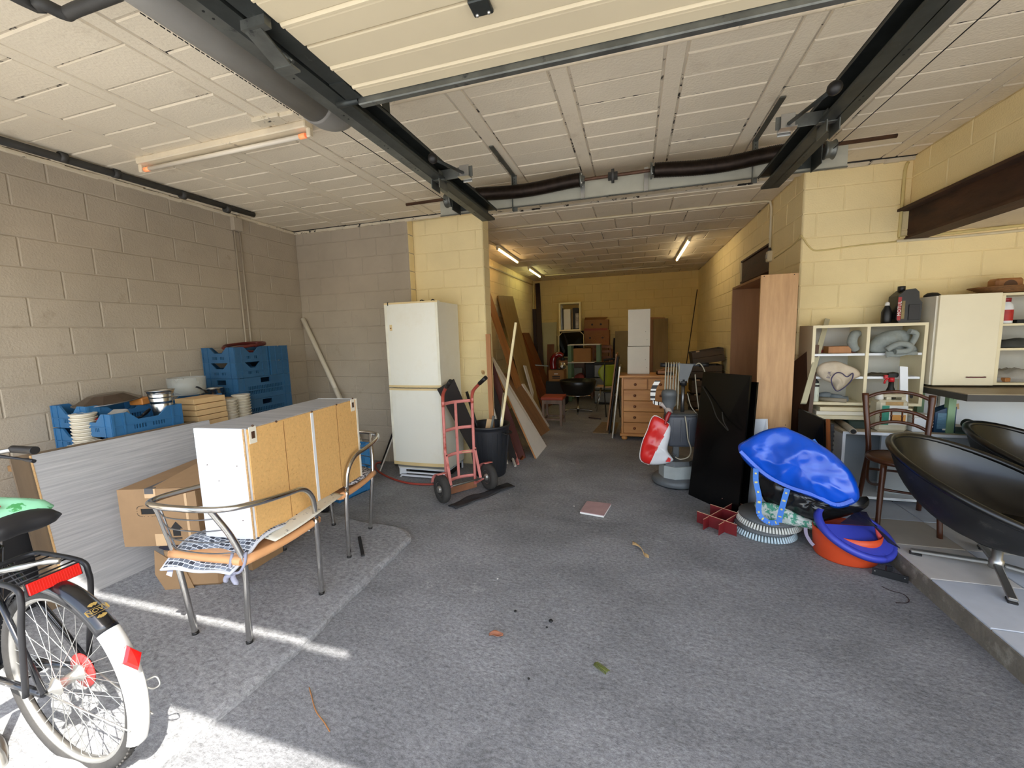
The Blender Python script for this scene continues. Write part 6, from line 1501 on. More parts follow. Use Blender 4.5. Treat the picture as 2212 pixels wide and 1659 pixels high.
# two round scrubbing brushes
m_bris = mat('bristle_white', (214, 214, 204), .6, var=.06); m_bris2 = mat('bristle_blue', (186, 204, 210), .6, var=.06)
def scrub(c, r, lab, mb, tilt, flip):
    t = thing('scrubbing_brush', lab, 'brush', c, 'round scrubbing brushes'); rt_ = Matrix.Rotation(tilt, 3, 'X')
    b = MB(); b.lathe([(.05, .0), (r, 0), (r, .018), (.05, .02)], V(c)+rt_ @ V((0, 0, .045)), rt_, 40); b.build('disc', m_pgrey, t)
    b = MB()
    for i in range(64):
        a = 2*math.pi*i/64; u = V((math.cos(a), math.sin(a), 0)); b.tube([V(c)+rt_ @ (u*(r-.012)+V((0, 0, .046))), V(c)+rt_ @ (u*(r+.012)+V((0, 0, .004)))], [.0062, .0085], 6)
    b.build('bristles', mb, t, 'stuff')
    return t
scrub((.93, 3.30, .0), .195, 'lower scrubbing brush with bluish bristles flat on the floor', m_bris2, 0, 0)
scrub((.965, 3.33, .062), .195, 'upper scrubbing brush with white bristles lying on the other', m_bris, .02, 0)

# big blue bag over a black rubbish bag
t = thing('blue_bag', 'large shiny blue tote bag slumped over a rubbish bag', 'bag', V((1.1, 3.35, .2)))
m_bb = mat('bag_blue', (4, 82, 206), .28, var=.12, sc=3, coat=.4)
def bp(x, y, d=0.0):
    u = (x-1594)/(1860-1594); Y = 3.34-.28*u-.0006*(y-965)*.6+d
    return PY(x, y, Y)
ol = [(1594, 966), (1612, 950), (1650, 930), (1690, 922), (1712, 930), (1745, 945), (1790, 972), (1822, 1000), (1845, 1030), (1857, 1068), (1845, 1088), (1805, 1098), (1760, 1078), (1700, 1056), (1650, 1030), (1610, 998)]
nrm = (CAM-bp(1720, 1010)).normalized()
b = MB(); b.pillow([bp(*p) for p in ol], bp(1725, 1008), nrm, .075, .11, 18, .026, 8, crease=4.2, sub=7); b.build('bag_body', m_bb, t)
def ribbon(b, pts, wd, mi=0, side=None):
    pts = smooth_path([V(p) for p in pts], 5)
    for i in range(len(pts)-1):
        d_ = (pts[i+1]-pts[i]).normalized(); s = d_.cross((CAM-pts[i]).normalized()).normalized()*wd/2 if side is None else V(side)*wd/2
        b.add([pts[i]-s, pts[i]+s, pts[i+1]+s, pts[i+1]-s, pts[i]-s+nrm*.002, pts[i]+s+nrm*.002, pts[i+1]+s+nrm*.002, pts[i+1]-s+nrm*.002], [(0, 1, 2, 3), (7, 6, 5, 4), (0, 4, 5, 1), (2, 6, 7, 3), (1, 5, 6, 2), (3, 7, 4, 0)], mi)
m_strap = mat('strap_blue', (60, 120, 206), .6, var=.1); m_stry = mat('strap_yellow', (206, 196, 120), .6)
fr_ = [bp(x, y, -.04)+nrm*.012 for x, y in ((1600, 975), (1650, 1022), (1700, 1050), (1760, 1070), (1806, 1090), (1843, 1080))]
b = MB(); ribbon(b, fr_, .022); b.build('rim_band', m_bb, t)
for pts in (((1633, 1012), (1633, 1040), (1640, 1075), (1640, 1110), (1660, 1128), (1682, 1128)), ((1701, 1056), (1694, 1080), (1686, 1110), (1683, 1128))):
    b = MB(); ps = [bp(x, y, -.09) for x, y in pts]; ribbon(b, ps, .034); b.build('strap', m_strap, t)
    sp = smooth_path(ps, 5)
    for i in range(2, len(sp)-2, 3): b = MB(); ribbon(b, [sp[i]+nrm*.003, sp[i].lerp(sp[i+1], .6)+nrm*.003], .018 if i % 2 else .012); b.build('strap_print', m_stry, t)
b = MB(); ribbon(b, [bp(x, y, .06) for x, y in ((1755, 950), (1775, 975), (1800, 990))], .03); b.build('strap', m_strap, t)
t = thing('rubbish_bag', 'black plastic rubbish bag under the blue tote bag', 'bag', V((1.15, 3.4, 0)))
m_bin = mat('black_film', (20, 21, 22), .25, var=.2, coat=.3)
ol = [(1636, 1020), (1700, 1045), (1770, 1070), (1840, 1080), (1872, 1072), (1876, 1092), (1850, 1108), (1800, 1122), (1745, 1130), (1700, 1110), (1650, 1080)]
b = MB(); b.pillow([bp(x, y, .06) for x, y in ol], bp(1750, 1085, .06), nrm, .10, .16, 9, .03, 13, sub=4); b.build('bag_film', m_bin, t)
t = thing('green_print_bag', 'white bag with green leaf print under the rubbish bag', 'bag', V((1.05, 3.35, .03)))
m_gp = mat('leaf_print', (206, 214, 206), .6, var=.05, sc=10, spots=(72, 150, 122), spot_sc=24, spot_lo=.5, spot_hi=.53)
ol = [(1632, 1085), (1680, 1090), (1740, 1118), (1800, 1140), (1782, 1150), (1735, 1140), (1690, 1132), (1650, 1122), (1636, 1105)]
b = MB(); b.pillow([bp(x, y, .02) for x, y in ol], bp(1710, 1118, .02), nrm, .05, .10, 7, .02, 14, sub=4); b.build('bag_film', m_gp, t)
b = MB(); ribbon(b, [bp(1740, 1140, -.05), bp(1742, 1155, -.06), bp(1752, 1172, -.07), bp(1758, 1178, -.07)], .02); b.build('grey_tie', mat('tie_grey', (150, 140, 160), .6), t)

# orange tub with a blue lid and a smoked cover
m_or = mat('tub_orange', (214, 76, 34), .45, var=.08); m_bl = mat('lid_blue', (62, 72, 182), .45, var=.06, spots=(40, 48, 140), spot_sc=4)
t = thing('salad_tub', 'orange plastic tub with a tilted blue lid ring', 'tub', V((1.36, 3.11, 0)))
TC = V((1.335, 3.05, 0))
b = MB(); b.lathe([(.165, 0), (.17, .01), (.18, .14), (.184, .185), (.178, .185), (.172, .14), (.158, .012), (.001, .01)], TC, None, 44, 0, True, 1, .95); b.build('tub', m_or, t)
tl = Matrix.Rotation(R2(17), 3, 'Y') @ Matrix.Rotation(R2(24), 3, 'X')
LC = TC+V((.035, -.045, .20))
b = MB(); n = 64; ro, ri = .225, .195
pr = [(ri-.0, .0), (ro, -.006), (ro+.006, -.035), (ro+.001, -.035), (ro-.006, -.014), (ri, -.008)]
b.lathe(pr+[pr[0]], LC, tl, n, 0, True, 1, .9, caps=False); b.build('lid_ring', m_bl, t)
# solid half of the lid, cut along a chord
vs = []; a0, a1 = R2(-165), R2(35)
for i in range(33):
    a = a0+(a1-a0)*i/32; vs.append(tl @ V((ri*1.01*math.cos(a), ri*.91*math.sin(a), -.004))+LC)
b = MB(); b.slab(vs, .006); b.build('lid_plate', m_bl, t)
m_smoke = mat('smoked_plastic', (34, 36, 62), .2, var=.05, alpha=.78)
vs = [PY(x, y, Y) for x, y, Y in ((1815, 1130, 3.0), (1852, 1103, 3.1), (1872, 1106, 3.12), (1885, 1130, 3.0), (1945, 1184, 2.72), (1918, 1170, 2.78), (1888, 1136, 2.95))]
b = MB(); b.slab(vs, .005); b.build('smoked_cover', m_smoke, t)
b = MB(); b.pillow([PY(x, y, 2.98) for x, y in ((1890, 1140), (1902, 1150), (1908, 1172), (1896, 1165))], PY(1898, 1157, 2.98), nrm, .02, .02, 4, .02); o = b.build('red_cloth', mat('cloth_red', (196, 70, 66), .8)); tag(o, 'small crumpled red cloth behind the blue lid', 'cloth')
t = thing('metal_strip', 'black perforated metal strip leaning on the platform step', 'strip', G(1925, 1255))
q0, q1 = G(1883, 1240, .0), G(1962, 1261, .0); b = MB(); dq = (q1-q0).normalized(); b.bar(q0+V((0, 0, .022)), q1+V((0, 0, .022)), .005, .042, (0, 0, 1)); b.build('plate', m_blkm, t)
b = MB(); b.box(q0.lerp(q1, .45)+V((.01, .015, .055)), (.03, .012, .03)); b.build('lug', m_blkm, t)
b = MB()
for u in (.08, .9): b.sphere(q0.lerp(q1, u)+V((-.002, -.004, .028)), .004, 0, 6)
b.build('rivet', m_bolt, t)

# bentwood chair on the platform
m_bent = wood('bentwood', (58, 30, 18), (92, 52, 32), 'z', 12, .32)
m_cane = mat('cane_seat', (104, 66, 34), .5, var=.15, sc=12)
t = thing('bentwood_chair', 'dark brown bentwood chair with spindled back on the platform', 'chair', (1.80, 3.41, ZP))
z_ = 0
lp = [(-.185, .24), (.185, .24)]
for s in (-1, 1):
    b = MB(); b.tube([(s*.175, .30, 0), (s*.165, .235, .25), (s*.155, .20, .44), (s*.165, .215, .60), (s*.178, .245, .76), (s*.185, .265, .875)], [.016, .017, .0175, .0175, .0185, .021], 12, sub=4); b.build('leg', m_bent, t, world=False)
    b = MB(); b.tube([(s*.155, -.19, 0), (s*.145, -.16, .25), (s*.135, -.14, .44)], [.015, .017, .0185], 12, sub=4); b.build('leg', m_bent, t, world=False)
for z, dz, r in ((.855, .035, .0125), (.715, .042, .013), (.63, .042, .012)):
    w_2 = .178 if z > .8 else .174; b = MB(); yb = .215+(z-.60)*.19
    b.tube([(-w_2, yb, z-.015), (-w_2*.6, yb+.018, z+dz*.55), (0, yb+.026, z+dz), (w_2*.6, yb+.018, z+dz*.55), (w_2, yb, z-.015)], r, 12, sub=5); b.build('back_rail', m_bent, t, world=False)
for x in (-.09, -.03, .03, .09):
    dz = .042*(1-(x/.174)**2); b = MB(); b.tube([(x, .245, .63+dz), (x, .2505, .668+dz), (x, .2505, .672+dz), (x, .251, .676+dz), (x, .257, .715+dz)], [.0055, .0055, .009, .0055, .0055], 8); b.build('spindle', m_bent, t, world=False)
b = MB(); b.lathe([(.17, .43), (.2, .435), (.207, .45), (.2, .463), (.185, .466)], (0, .02, 0), None, 40, caps=False); b.build('seat_ring', m_bent, t, world=False)
b = MB(); b.lathe([(.001, .455), (.186, .463), (.186, .455), (.001, .447)], (0, .02, 0), None, 32); b.build('seat_panel', m_cane, t, world=False)
for s in (-1, 1):
    b = MB(); b.tube([(s*.15, .20, .38), (s*.175, .05, .26), (s*.15, -.14, .30), (s*.14, -.15, .38)], .009, 8, sub=5); b.build('brace', m_bent, t, world=False)
b = MB(); b.tube([(-.15, -.15, .27), (0, -.17, .27), (.15, -.15, .27)], .009, 8, sub=3); b.build('stretcher', m_bent, t, world=False)
b = MB(); b.tube([(-.16, .23, .30), (.16, .23, .30)], .009, 8); b.build('stretcher', m_bent, t, world=False)
t.rotation_euler = (0, 0, R2(-14))

# black shell swivel chairs
m_sh = mat('shell_leather', (12, 12, 11), .3, var=.2, sc=4, coat=.15); m_sho = mat('shell_worn', (24, 24, 24), .55, var=.4, sc=9, spots=(74, 70, 66), spot_sc=12, spot_lo=.56, spot_hi=.75)
def shell_chair(loc, rz_, lab):
    t = thing('shell_chair', lab, 'chair', loc, 'black shell chairs')
    star_base(t, .20, .34, m_alu, 0, .5)
    def rimp(a):   # backrest towards local -x
        k = .5*(1-math.cos(a)); k = k**.95
        return V(((.40+.06*k)*math.cos(a)-.03, .385*math.sin(a), .31+.36*k))
    def surf(inn):
        def fn(u, v):
            a = 2*math.pi*u; P_ = rimp(a); c = V((.02, 0, .165 if not inn else .235)); 
            t_ = v; h = t_**2.2 if inn else t_**1.9; rr_ = 1-(1-t_)**1.5
            return V((c.x+(P_.x-c.x)*rr_*(1 if not inn else .965), c.y+(P_.y-c.y)*rr_*(1 if not inn else .965), c.z+(P_.z-c.z)*h))
        return fn
    b = MB(); b.grid(surf(False), 48, 14); b.build('outer_shell', m_sho, t, world=False)
    b = MB(); b.grid(surf(True), 48, 14); b.build('inner_padding', m_sh, t, world=False)
    b = MB(); b.tube([rimp(2*math.pi*i/48)*1 for i in range(48)], .021, 10, True); b.build('rim_piping', m_sh, t, world=False)
    b = MB(); b.lathe([(.18, .235), (.225, .25), (.23, .27), (.21, .29), (.001, .297)], (.05, 0, 0), None, 32); b.build('seat_cushion', m_sh, t, world=False)
    b = MB(); b.lathe([(.06, .155), (.10, .17), (.1, .18)], (0, 0, 0), None, 20); b.build('seat_plate', m_blkm, t, world=False)
    t.rotation_euler = (0, 0, rz_); return t
s1 = shell_chair((1.93, 2.80, ZP), R2(-52), 'near black leather shell chair on a four-star chrome base')
dup(s1, (2.60, 3.28, ZP+.0), R2(-50), 'far black leather shell chair partly behind the near one')

# low white cabinet on its side behind the chairs
m_bluegrey = mat('cabinet_inside_shade', (172, 180, 186), .5, var=.04)  # blue-grey shade inside the open cabinet, put into the colour
t = thing('low_cabinet', 'long white open cabinet on the platform under the shelves', 'cabinet', (2.1, 3.95, ZP))
LX0, LX1, LY0, LY1, LZ0, LZ1 = 1.575, 2.60, 3.75, 4.16, ZP+.03, .675
MB().bx(LX0-.0, LX1, LY0, LY1, LZ1-.02, LZ1, 0, .001).build('top', mat('dusty_white', (196, 184, 160), .6, var=.06), t)
MB().bx(LX0, LX1, LY0-.001, LY0+.012, LZ1-.022, LZ1-.001).build('front_edge', m_white, t)
for x in (LX0, LX1-.02): MB().bx(x, x+.02, LY0, LY1, LZ0, LZ1-.021).build('side', m_white, t)
MB().bx(LX0+.021, LX1-.021, LY1-.012, LY1, LZ0, LZ1-.021).build('back', m_bluegrey, t); MB().bx(LX0+.021, LX1-.021, LY0, LY1-.013, LZ0, LZ0+.02).build('bottom', m_white, t)
MB().bx(LX0+.02, LX1-.02, LY0+.06, LY1-.02, ZP, LZ0).build('plinth', m_black, t)
MB().bx(LX0+.30, LX0+.96, LY0+.1, LY0+.12, LZ0+.02, LZ1-.03).build('leaning_board', m_bluegrey, t)
# open shelf unit standing on the low cabinet
m_shelf = mat('shelf_cream', (226, 214, 178), .5, var=.04); m_shin = mat('shelf_inside', (196, 194, 184), .6, var=.05)
SX0_, SX1_, SYF, SYB, SZ0, SZ1 = 1.405, 2.165, 3.95, YC-.015, .85, 1.505
t = thing('shelf_unit', 'open white shelf unit with two columns against the yellow wall', 'shelf unit', ((SX0_+SX1_)/2, 4.1, SZ0))
MB().bx(SX0_, SX1_, SYF, SYB, SZ1-.022, SZ1).build('top', m_shelf, t); MB().bx(SX0_, SX1_, SYF, SYB, SZ0, SZ0+.022).build('bottom', m_shelf, t)
for x in (SX0_, 1.775, SX1_-.022): MB().bx(x, x+.022, SYF, SYB, SZ0+.022, SZ1-.022).build('upright', m_shelf, t)
MB().bx(SX0_+.022, SX1_-.022, SYB-.006, SYB, SZ0+.022, SZ1-.022).build('back', m_shin, t)
for x0, x1 in ((SX0_+.022, 1.775), (1.797, SX1_-.022)):
    for z in (1.272, 1.085): MB().bx(x0, x1, SYF+.01, SYB-.006, z-.018, z).build('shelf', m_white, t)
b = MB()
for z in (1.40, .92): b.lathe([(.02, -.002), (.02, .002)], (SX1_-.023, 4.04, z), ry, 14)
b.build('hinge_cup', m_tapeg, t)
def thing1(nm, mb, m, lab, cat, grp=None): o = mb.build(nm, m); return tag(o, lab, cat, grp)
# boards under it
for i in range(3):
    z0 = .74+.032*i; thing1('shelf_board', MB().bx(1.42+.03*i, 2.10, 3.90+.015*i, 4.18, z0, z0+.03, 0, .001), m_shelf if i % 2 == 0 else m_whitew, ('lowest', 'middle', 'topmost')[i]+' loose board under the open shelf unit', 'board', 'boards under the shelf unit')
thing1('tool_case', MB().bx(1.66, 1.92, 3.86, 4.12, .677, .737, 0, .006), mat('case_green', (30, 52, 44), .5), 'dark green tool case on the low cabinet', 'case')
thing1('support_block', MB().bx(2.0, 2.12, 3.98, 4.12, .677, .738, 0, .003), m_wdark, 'dark block supporting the boards under the shelf unit', 'block')
# contents
thing1('wooden_box', MB().bx(1.54, 1.70, 4.0, 4.1, 1.273, 1.33, 0, .002), m_wtan, 'small brown wooden box on the upper left shelf', 'box')
thing1('red_folder', MB().bx(1.45, 1.77, 4.11, 4.2, 1.273, 1.295), mat('folder_red', (168, 62, 58), .6), 'flat red folder behind the wooden box on the shelf', 'folder')
m_towel = mat('towel_grey', (140, 146, 142), .9, var=.1, sc=30)
t = thing('grey_blanket', 'rolled grey-green blanket stuffed in the upper right shelf', 'blanket', (1.98, 4.05, 1.275))
b = MB(); b.pillow([(1.83, 4.0, 1.28), (1.85, 4.0, 1.40), (1.95, 4.0, 1.45), (2.06, 4.0, 1.44), (2.10, 4.0, 1.35), (2.12, 4.0, 1.275)], (1.96, 4.0, 1.34), (0, -1, .1), .06, .10, 8, .03, 8); b.build('fold_heap', m_towel, t)
b = MB(); b.tube([(1.90, 3.93, 1.30), (1.97, 3.92, 1.345), (2.04, 3.92, 1.33), (2.03, 3.92, 1.29), (1.95, 3.92, 1.285)], .022, 10, sub=5); b.tube([(2.04, 3.94, 1.44), (2.09, 3.95, 1.42), (2.07, 3.94, 1.36), (2.04, 3.94, 1.31)], .02, 10, sub=5); b.build('roll', m_towel, t)
b = MB(); b.sheet(lambda u, v: V((1.90+.2*u, 3.945-.015*v, 1.282-.045*v*(1-.5*u)+.004*math.sin(u*12))), 10, 5, .01); b.build('overhang', m_towel, t)
t = thing('grey_blanket', 'end of a grey blanket rolled at the right of the upper left shelf', 'blanket', (1.71, 4.05, 1.275))
b = MB(); b.tube([(1.735, 4.02, 1.30), (1.70, 4.0, 1.36), (1.72, 4.02, 1.42), (1.755, 4.05, 1.43)], [.03, .034, .034, .028], 12, sub=5); b.build('roll', m_towel, t)
t = thing('canvas_sack', 'crumpled beige canvas sack with blue stitching on the middle left shelf', 'sack', (1.6, 4.0, 1.087))
m_sack = mat('canvas', (196, 182, 160), .85, var=.08, sc=14); m_stitch = mat('stitch_blue', (64, 58, 92), .7)
sy_ = 3.935
ol = [PY(x, y, sy_) for x, y in ((1763, 802), (1775, 785), (1805, 780), (1830, 788), (1852, 798), (1858, 812), (1838, 822), (1822, 838), (1806, 845), (1798, 830), (1775, 818))]
b = MB(); b.pillow(ol, PY(1810, 812, sy_), (0, -1, .15), .045, .06, 8, .022, 10, sub=5); b.build('sack_body', m_sack, t)
b = MB(); b.tube([PY(x, y, sy_-.045) for x, y in ((1798, 832), (1796, 818), (1806, 806), (1818, 806), (1830, 814), (1842, 806), (1840, 820), (1825, 836), (1808, 845), (1798, 832))], .004, 6, sub=5); b.build('stitching', m_stitch, t)
text('lettering', 'EUR', .032, m_stitch, t, PY(1791, 810, sy_-.07), (.2, 0, 1), (-1, 0, .2))
# spray can
t = thing('spray_can', 'white spray can with black cap on the bottom left shelf', 'spray can', (1.455, 3.98, .873))
b = MB(); b.lathe([(.026, 0), (.028, .004), (.028, .145), (.024, .155)], (1.458, 3.99, .873), None, 20); b.build('can', mat('can_white', (206, 212, 196), .35), t)
b = MB(); b.lathe([(.024, .155), (.022, .17), (.012, .18), (.012, .19)], (1.458, 3.99, .873), None, 16); b.build('cap', m_black, t); b = MB(); b.lathe([(.006, .19), (.005, .2)], (1.458, 3.99, .873), None, 10); b.build('nozzle', m_label, t)
b = MB(); b.lathe([(.0284, .125), (.0284, .142)], (1.458, 3.99, .873), None, 20, caps=False); b.lathe([(.0284, .04), (.0284, .06)], (1.458, 3.99, .873), None, 5, caps=False); b.build('printed_band', m_print, t)
thing1('paper_roll', MB().tube([(1.49, 4.04, .89), (1.66, 3.93, .888)], .017, 14), mat('roll_grey', (150, 140, 120), .7), 'grey cardboard roll lying on the bottom left shelf', 'roll')
t = thing('grey_gloves', 'bundled grey work gloves behind the roll on the bottom left shelf', 'gloves', (1.6, 4.1, .873)); b = MB(); b.tube([(1.50, 4.08, .90), (1.56, 4.05, .915), (1.62, 4.08, .90), (1.72, 4.05, .89)], [.028, .03, .026, .018], 12, sub=5); b.tube([(1.55, 4.1, .90), (1.63, 4.02, .905), (1.70, 4.0, .885)], [.022, .026, .014], 10, sub=4); b.build('cloth', mat('glove_grey', (112, 120, 124), .85, var=.15), t)
t = thing('leather_scraps', 'flat dark scraps on the middle right shelf', 'scraps', (1.95, 4.05, 1.087)); b = MB(); b.pillow([(1.82, 4.02, 1.09), (2.0, 3.98, 1.09), (2.10, 4.05, 1.09), (1.9, 4.15, 1.09)], (1.95, 4.05, 1.092), (0, 0, 1), .022, .004, 5, .01); b.build('scrap', mat('scrap_brown', (78, 68, 48), .7, var=.2), t)
thing1('white_batten', MB().slab([(2.005, 3.90, .742), (2.055, 3.90, .742), (2.035, 3.925, 1.165), (1.985, 3.925, 1.17)], .016), m_white, 'white slat leaning on the right column of the shelf unit', 'slat')
# jerrycan, spray trigger, white tub, blue jug, green roll on the low cabinet
m_can = mat('translucent_can', (206, 198, 172), .4, var=.06, alpha=.9)
t = thing('jerrycan', 'translucent plastic jerrycan with a green and white label', 'jerrycan', (1.91, 3.84, LZ1))
jx0, jx1, jy0, jy1 = 1.80, 2.0, 3.78, 3.90
b = MB(); b.bx(jx0, jx1, jy0, jy1, LZ1+.001, LZ1+.245, 0, .018); b.build('body', m_can, t)
b = MB(); b.bx(jx0+.05, jx1-.01, jy0+.03, jy1-.03, LZ1+.265, LZ1+.29, 0, .01); b.bx(jx0+.07, jx0+.10, jy0+.035, jy1-.035, LZ1+.24, LZ1+.27); b.bx(jx1-.035, jx1-.01, jy0+.035, jy1-.035, LZ1+.24, LZ1+.27); b.build('handle', m_can, t)
b = MB(); b.lathe([(.026, .245), (.026, .285), (.024, .288)], (jx0+.035, 3.84, LZ1), None, 18); b.build('cap', m_label, t)
MB().bx(jx0+.03, jx0+.075, jy0-.002, jy0, LZ1+.055, LZ1+.205).build('label_green', mat('label_teal', (44, 140, 116), .5, var=.15, sc=12), t)
MB().bx(jx0+.075, jx1-.012, jy0-.002, jy0, LZ1+.055, LZ1+.205).build('label_white', m_label, t)
MB().bx(jx0+.09, jx1-.02, jy0-.003, jy0-.001, LZ1+.085, LZ1+.135).build('label_orange', mat('label_orange', (222, 160, 80), .5, var=.1), t)
text('lettering', 'ACTIGERM C100', .0145, mat('letter_green', (60, 120, 104), .5), t, ((jx0+.075+jx1-.012)/2, jy0-.0028, LZ1+.178), (1, 0, 0), (0, 0, 1))
for k in range(2): MB().bx(jx0+.085, jx1-.022, jy0-.003, jy0-.0015, LZ1+.158-.008*k, LZ1+.161-.008*k).build('small_print', mat('letter_green', (60, 120, 104)), t)
MB().bx(jx0+.05, jx1-.04, jy0-.0015, jy0+.0, LZ1+.208, LZ1+.235).build('peeled_label', mat('peel_brown', (170, 136, 84), .6, var=.3, sc=20), t)
t = thing('trigger_spray', 'black spray bottle with red trigger behind the jerrycan', 'spray bottle', (1.96, 3.95, LZ1))
b = MB(); b.lathe([(.035, .0), (.036, .28), (.018, .33), (.016, .37)], (1.955, 3.945, LZ1), None, 16); b.build('bottle', m_black, t)
b = MB(); b.lathe([(.019, .37), (.019, .405)], (1.955, 3.945, LZ1), None, 14); b.bx(1.905, 1.935, 3.935, 3.955, LZ1+.395, LZ1+.425, 0, .003); b.tube([(1.935, 3.945, LZ1+.40), (1.915, 3.945, LZ1+.38), (1.91, 3.945, LZ1+.355)], .007, 8); b.build('trigger', mat('trigger_red', (190, 26, 38), .4), t)
b = MB(); b.slab([(1.925, 3.932, LZ1+.405), (1.985, 3.932, LZ1+.405), (2.0, 3.932, LZ1+.43), (1.98, 3.932, LZ1+.438), (1.93, 3.932, LZ1+.435)], -.026); b.build('head', m_black, t)
t = thing('white_tub', 'squat white plastic tub with ribbed lid right of the jerrycan', 'tub', (2.09, 3.84, LZ1)); b = MB(); b.bx(2.035, 2.155, 3.79, 3.89, LZ1+.001, LZ1+.115, 0, .008); b.build('body', m_white, t)
for k in range(3): b = MB(); b.bx(2.155, 2.165, 3.80, 3.88, LZ1+.04+.024*k, LZ1+.052+.024*k, 0, .002); b.build('rib', m_white, t)
thing1('paper_pile', MB().bx(2.03, 2.16, 3.80, 3.92, LZ1+.117, LZ1+.13).bx(2.05, 2.15, 3.79, 3.9, LZ1+.131, LZ1+.136), m_label, 'small pile of paper lying on the white tub', 'paper')
m_jug = mat('jug_blue', (28, 62, 92), .4, var=.1)
t = thing('oil_jug', 'dark blue oil jug with a side handle on the low cabinet', 'jug', (2.22, 3.86, LZ1))
b = MB(); b.slab([(2.175, 3.81, LZ1+.002), (2.30, 3.81, LZ1+.002), (2.30, 3.81, LZ1+.20), (2.275, 3.81, LZ1+.205), (2.20, 3.81, LZ1+.17), (2.175, 3.81, LZ1+.155)], -.085); b.build('body', m_jug, t)
b = MB(); b.bx(2.262, 2.302, 3.83, 3.875, LZ1+.20, LZ1+.245, 0, .004); b.build('cap', m_jug, t); MB().bx(2.19, 2.255, 3.808, 3.81, LZ1+.03, LZ1+.15).build('label', mat('jug_label', (84, 120, 142), .5, var=.2, sc=30, stretch=(1, 1, 6)), t); MB().bx(2.225, 2.255, 3.807, 3.809, LZ1+.02, LZ1+.032).build('barcode', m_label, t)
t = thing('green_mat', 'folded dark green foam mat with a rolled end on the low cabinet', 'mat', (2.42, 3.85, LZ1)); m_gm = mat('foam_green', (54, 78, 70), .8, var=.12)
b = MB(); b.slab([(2.30, 3.80, LZ1+.012), (2.43, 3.77, LZ1+.012), (2.50, 3.93, LZ1+.02), (2.36, 3.96, LZ1+.02)], -.03); b.build('folded_part', m_gm, t); b = MB(); b.tube([(2.47, 3.79, LZ1+.042), (2.47, 3.98, LZ1+.042)], .038, 18); b.build('roll', m_gm, t)
t = thing('cardboard_tube', 'plastic wrapped cardboard tube sticking out over the low cabinet', 'tube', (1.62, 3.8, LZ1)); b = MB(); b.lathe([(.0, 0)], (0, 0, 0)) if False else None; b.tube([(1.66, 4.05, LZ1+.03), (1.62, 3.70, LZ1+.012)], .024, 18); b.build('tube', mat('tube_grey', (150, 138, 118), .6, var=.1), t); b = MB(); b.tube([(1.6199, 3.699, LZ1+.0119), (1.6195, 3.697, LZ1+.0117)], .018, 16); b.build('opening', m_black, t)
# bottles on top of the shelf unit
t = thing('oil_canister', 'big black motor oil canister on top of the shelf unit', 'canister', (2.06, 4.08, SZ1))
m_blk2 = mat('canister_black', (20, 20, 21), .42, var=.15)
b = MB(); z = SZ1+.002
b.slab([(2.0, 4.0, z), (2.135, 4.0, z), (2.14, 4.0, z+.15), (2.12, 4.0, z+.18), (2.115, 4.0, z+.235), (2.09, 4.0, z+.262), (2.03, 4.0, z+.255), (1.985, 4.0, z+.21), (1.98, 4.0, z+.03)], -.13); b.build('body', m_blk2, t)
b = MB(); b.lathe([(.024, .245), (.024, .285), (.022, .287)], (2.03, 4.06, z), None, 16); b.build('cap', m_blk2, t)
b = MB(); b.bx(2.055, 2.125, 3.994, 4.0, z+.02, z+.14, 0, .002); b.build('panel', m_blkm, t)
MB().bx(1.984, 2.006, 3.996, 4.0, z+.02, z+.20).build('red_label', mat('label_red', (160, 30, 36), .45), t)
text('lettering', 'MOTUL', .034, m_label, t, (1.995, 3.9945, z+.11), (0, 0, 1), (-1, 0, 0))
MB().bx(2.01, 2.03, 3.9965, 4.0, z+.03, z+.17).build('gold_label', mat('label_gold', (130, 112, 66), .5, var=.3, sc=20), t)
t = thing('small_oil_bottle', 'slim black oil bottle left of the big canister', 'bottle', (1.945, 4.08, SZ1)); b = MB(); b.lathe([(.03, 0), (.034, .01), (.034, .09), (.016, .135), (.014, .14)], (1.945, 4.06, z), None, 18); b.build('body', m_blk2, t); b = MB(); b.lathe([(.015, .14), (.015, .16), (.006, .17)], (1.945, 4.06, z), None, 12); b.build('cap', m_label, t)

# wall cupboard with one door and an open end
CX0, CX1, CX2, CYF, CZ0, CZ1 = 2.185, 2.56, 3.05, 3.93, 1.025, 1.70
t = thing('kitchen_cupboard', 'white kitchen cupboard with a closed door and open shelves standing on the worktop', 'cupboard', (2.6, 4.1, CZ0))
MB().bx(CX0, CX0+.018, CYF, SYB, CZ0, CZ1).build('side_panel', m_whitew, t); MB().bx(CX2-.018, CX2, CYF, SYB, CZ0, CZ1).build('side_panel', m_whitew, t); MB().bx(CX1, CX1+.02, CYF-.015, SYB, CZ0+.019, CZ1-.019).build('divider', m_shelf, t)
MB().bx(CX0+.018, CX2-.018, CYF, SYB, CZ1-.018, CZ1).build('top', m_shelf, t); MB().bx(CX0+.018, CX2-.018, CYF, SYB, CZ0, CZ0+.018).build('bottom', m_shelf, t); MB().bx(CX0+.018, CX2-.018, SYB-.006, SYB, CZ0+.018, CZ1-.018).build('back', m_shin, t)
dr = MB().bx(CX0+.012, CX1-.002, CYF-.02, CYF-.002, CZ0-.002, CZ1+.004, 0, .002).build('door', mat('door_cream', (232, 222, 192), .45, var=.03, sc=3), t)
b = MB(); b.tube([(CX1-.16, CYF-.02, CZ0+.062), (CX1-.16, CYF-.034, CZ0+.062), (CX1-.06, CYF-.034, CZ0+.062), (CX1-.06, CYF-.02, CZ0+.062)], .0045, 8, sub=2); b.build('handle', mat('handle_red', (92, 24, 36), .4), dr)
for z in (1.478, 1.298): MB().bx(CX1+.02, CX2-.018, CYF+.01, SYB-.006, z-.016, z).build('shelf', m_shelf, t)
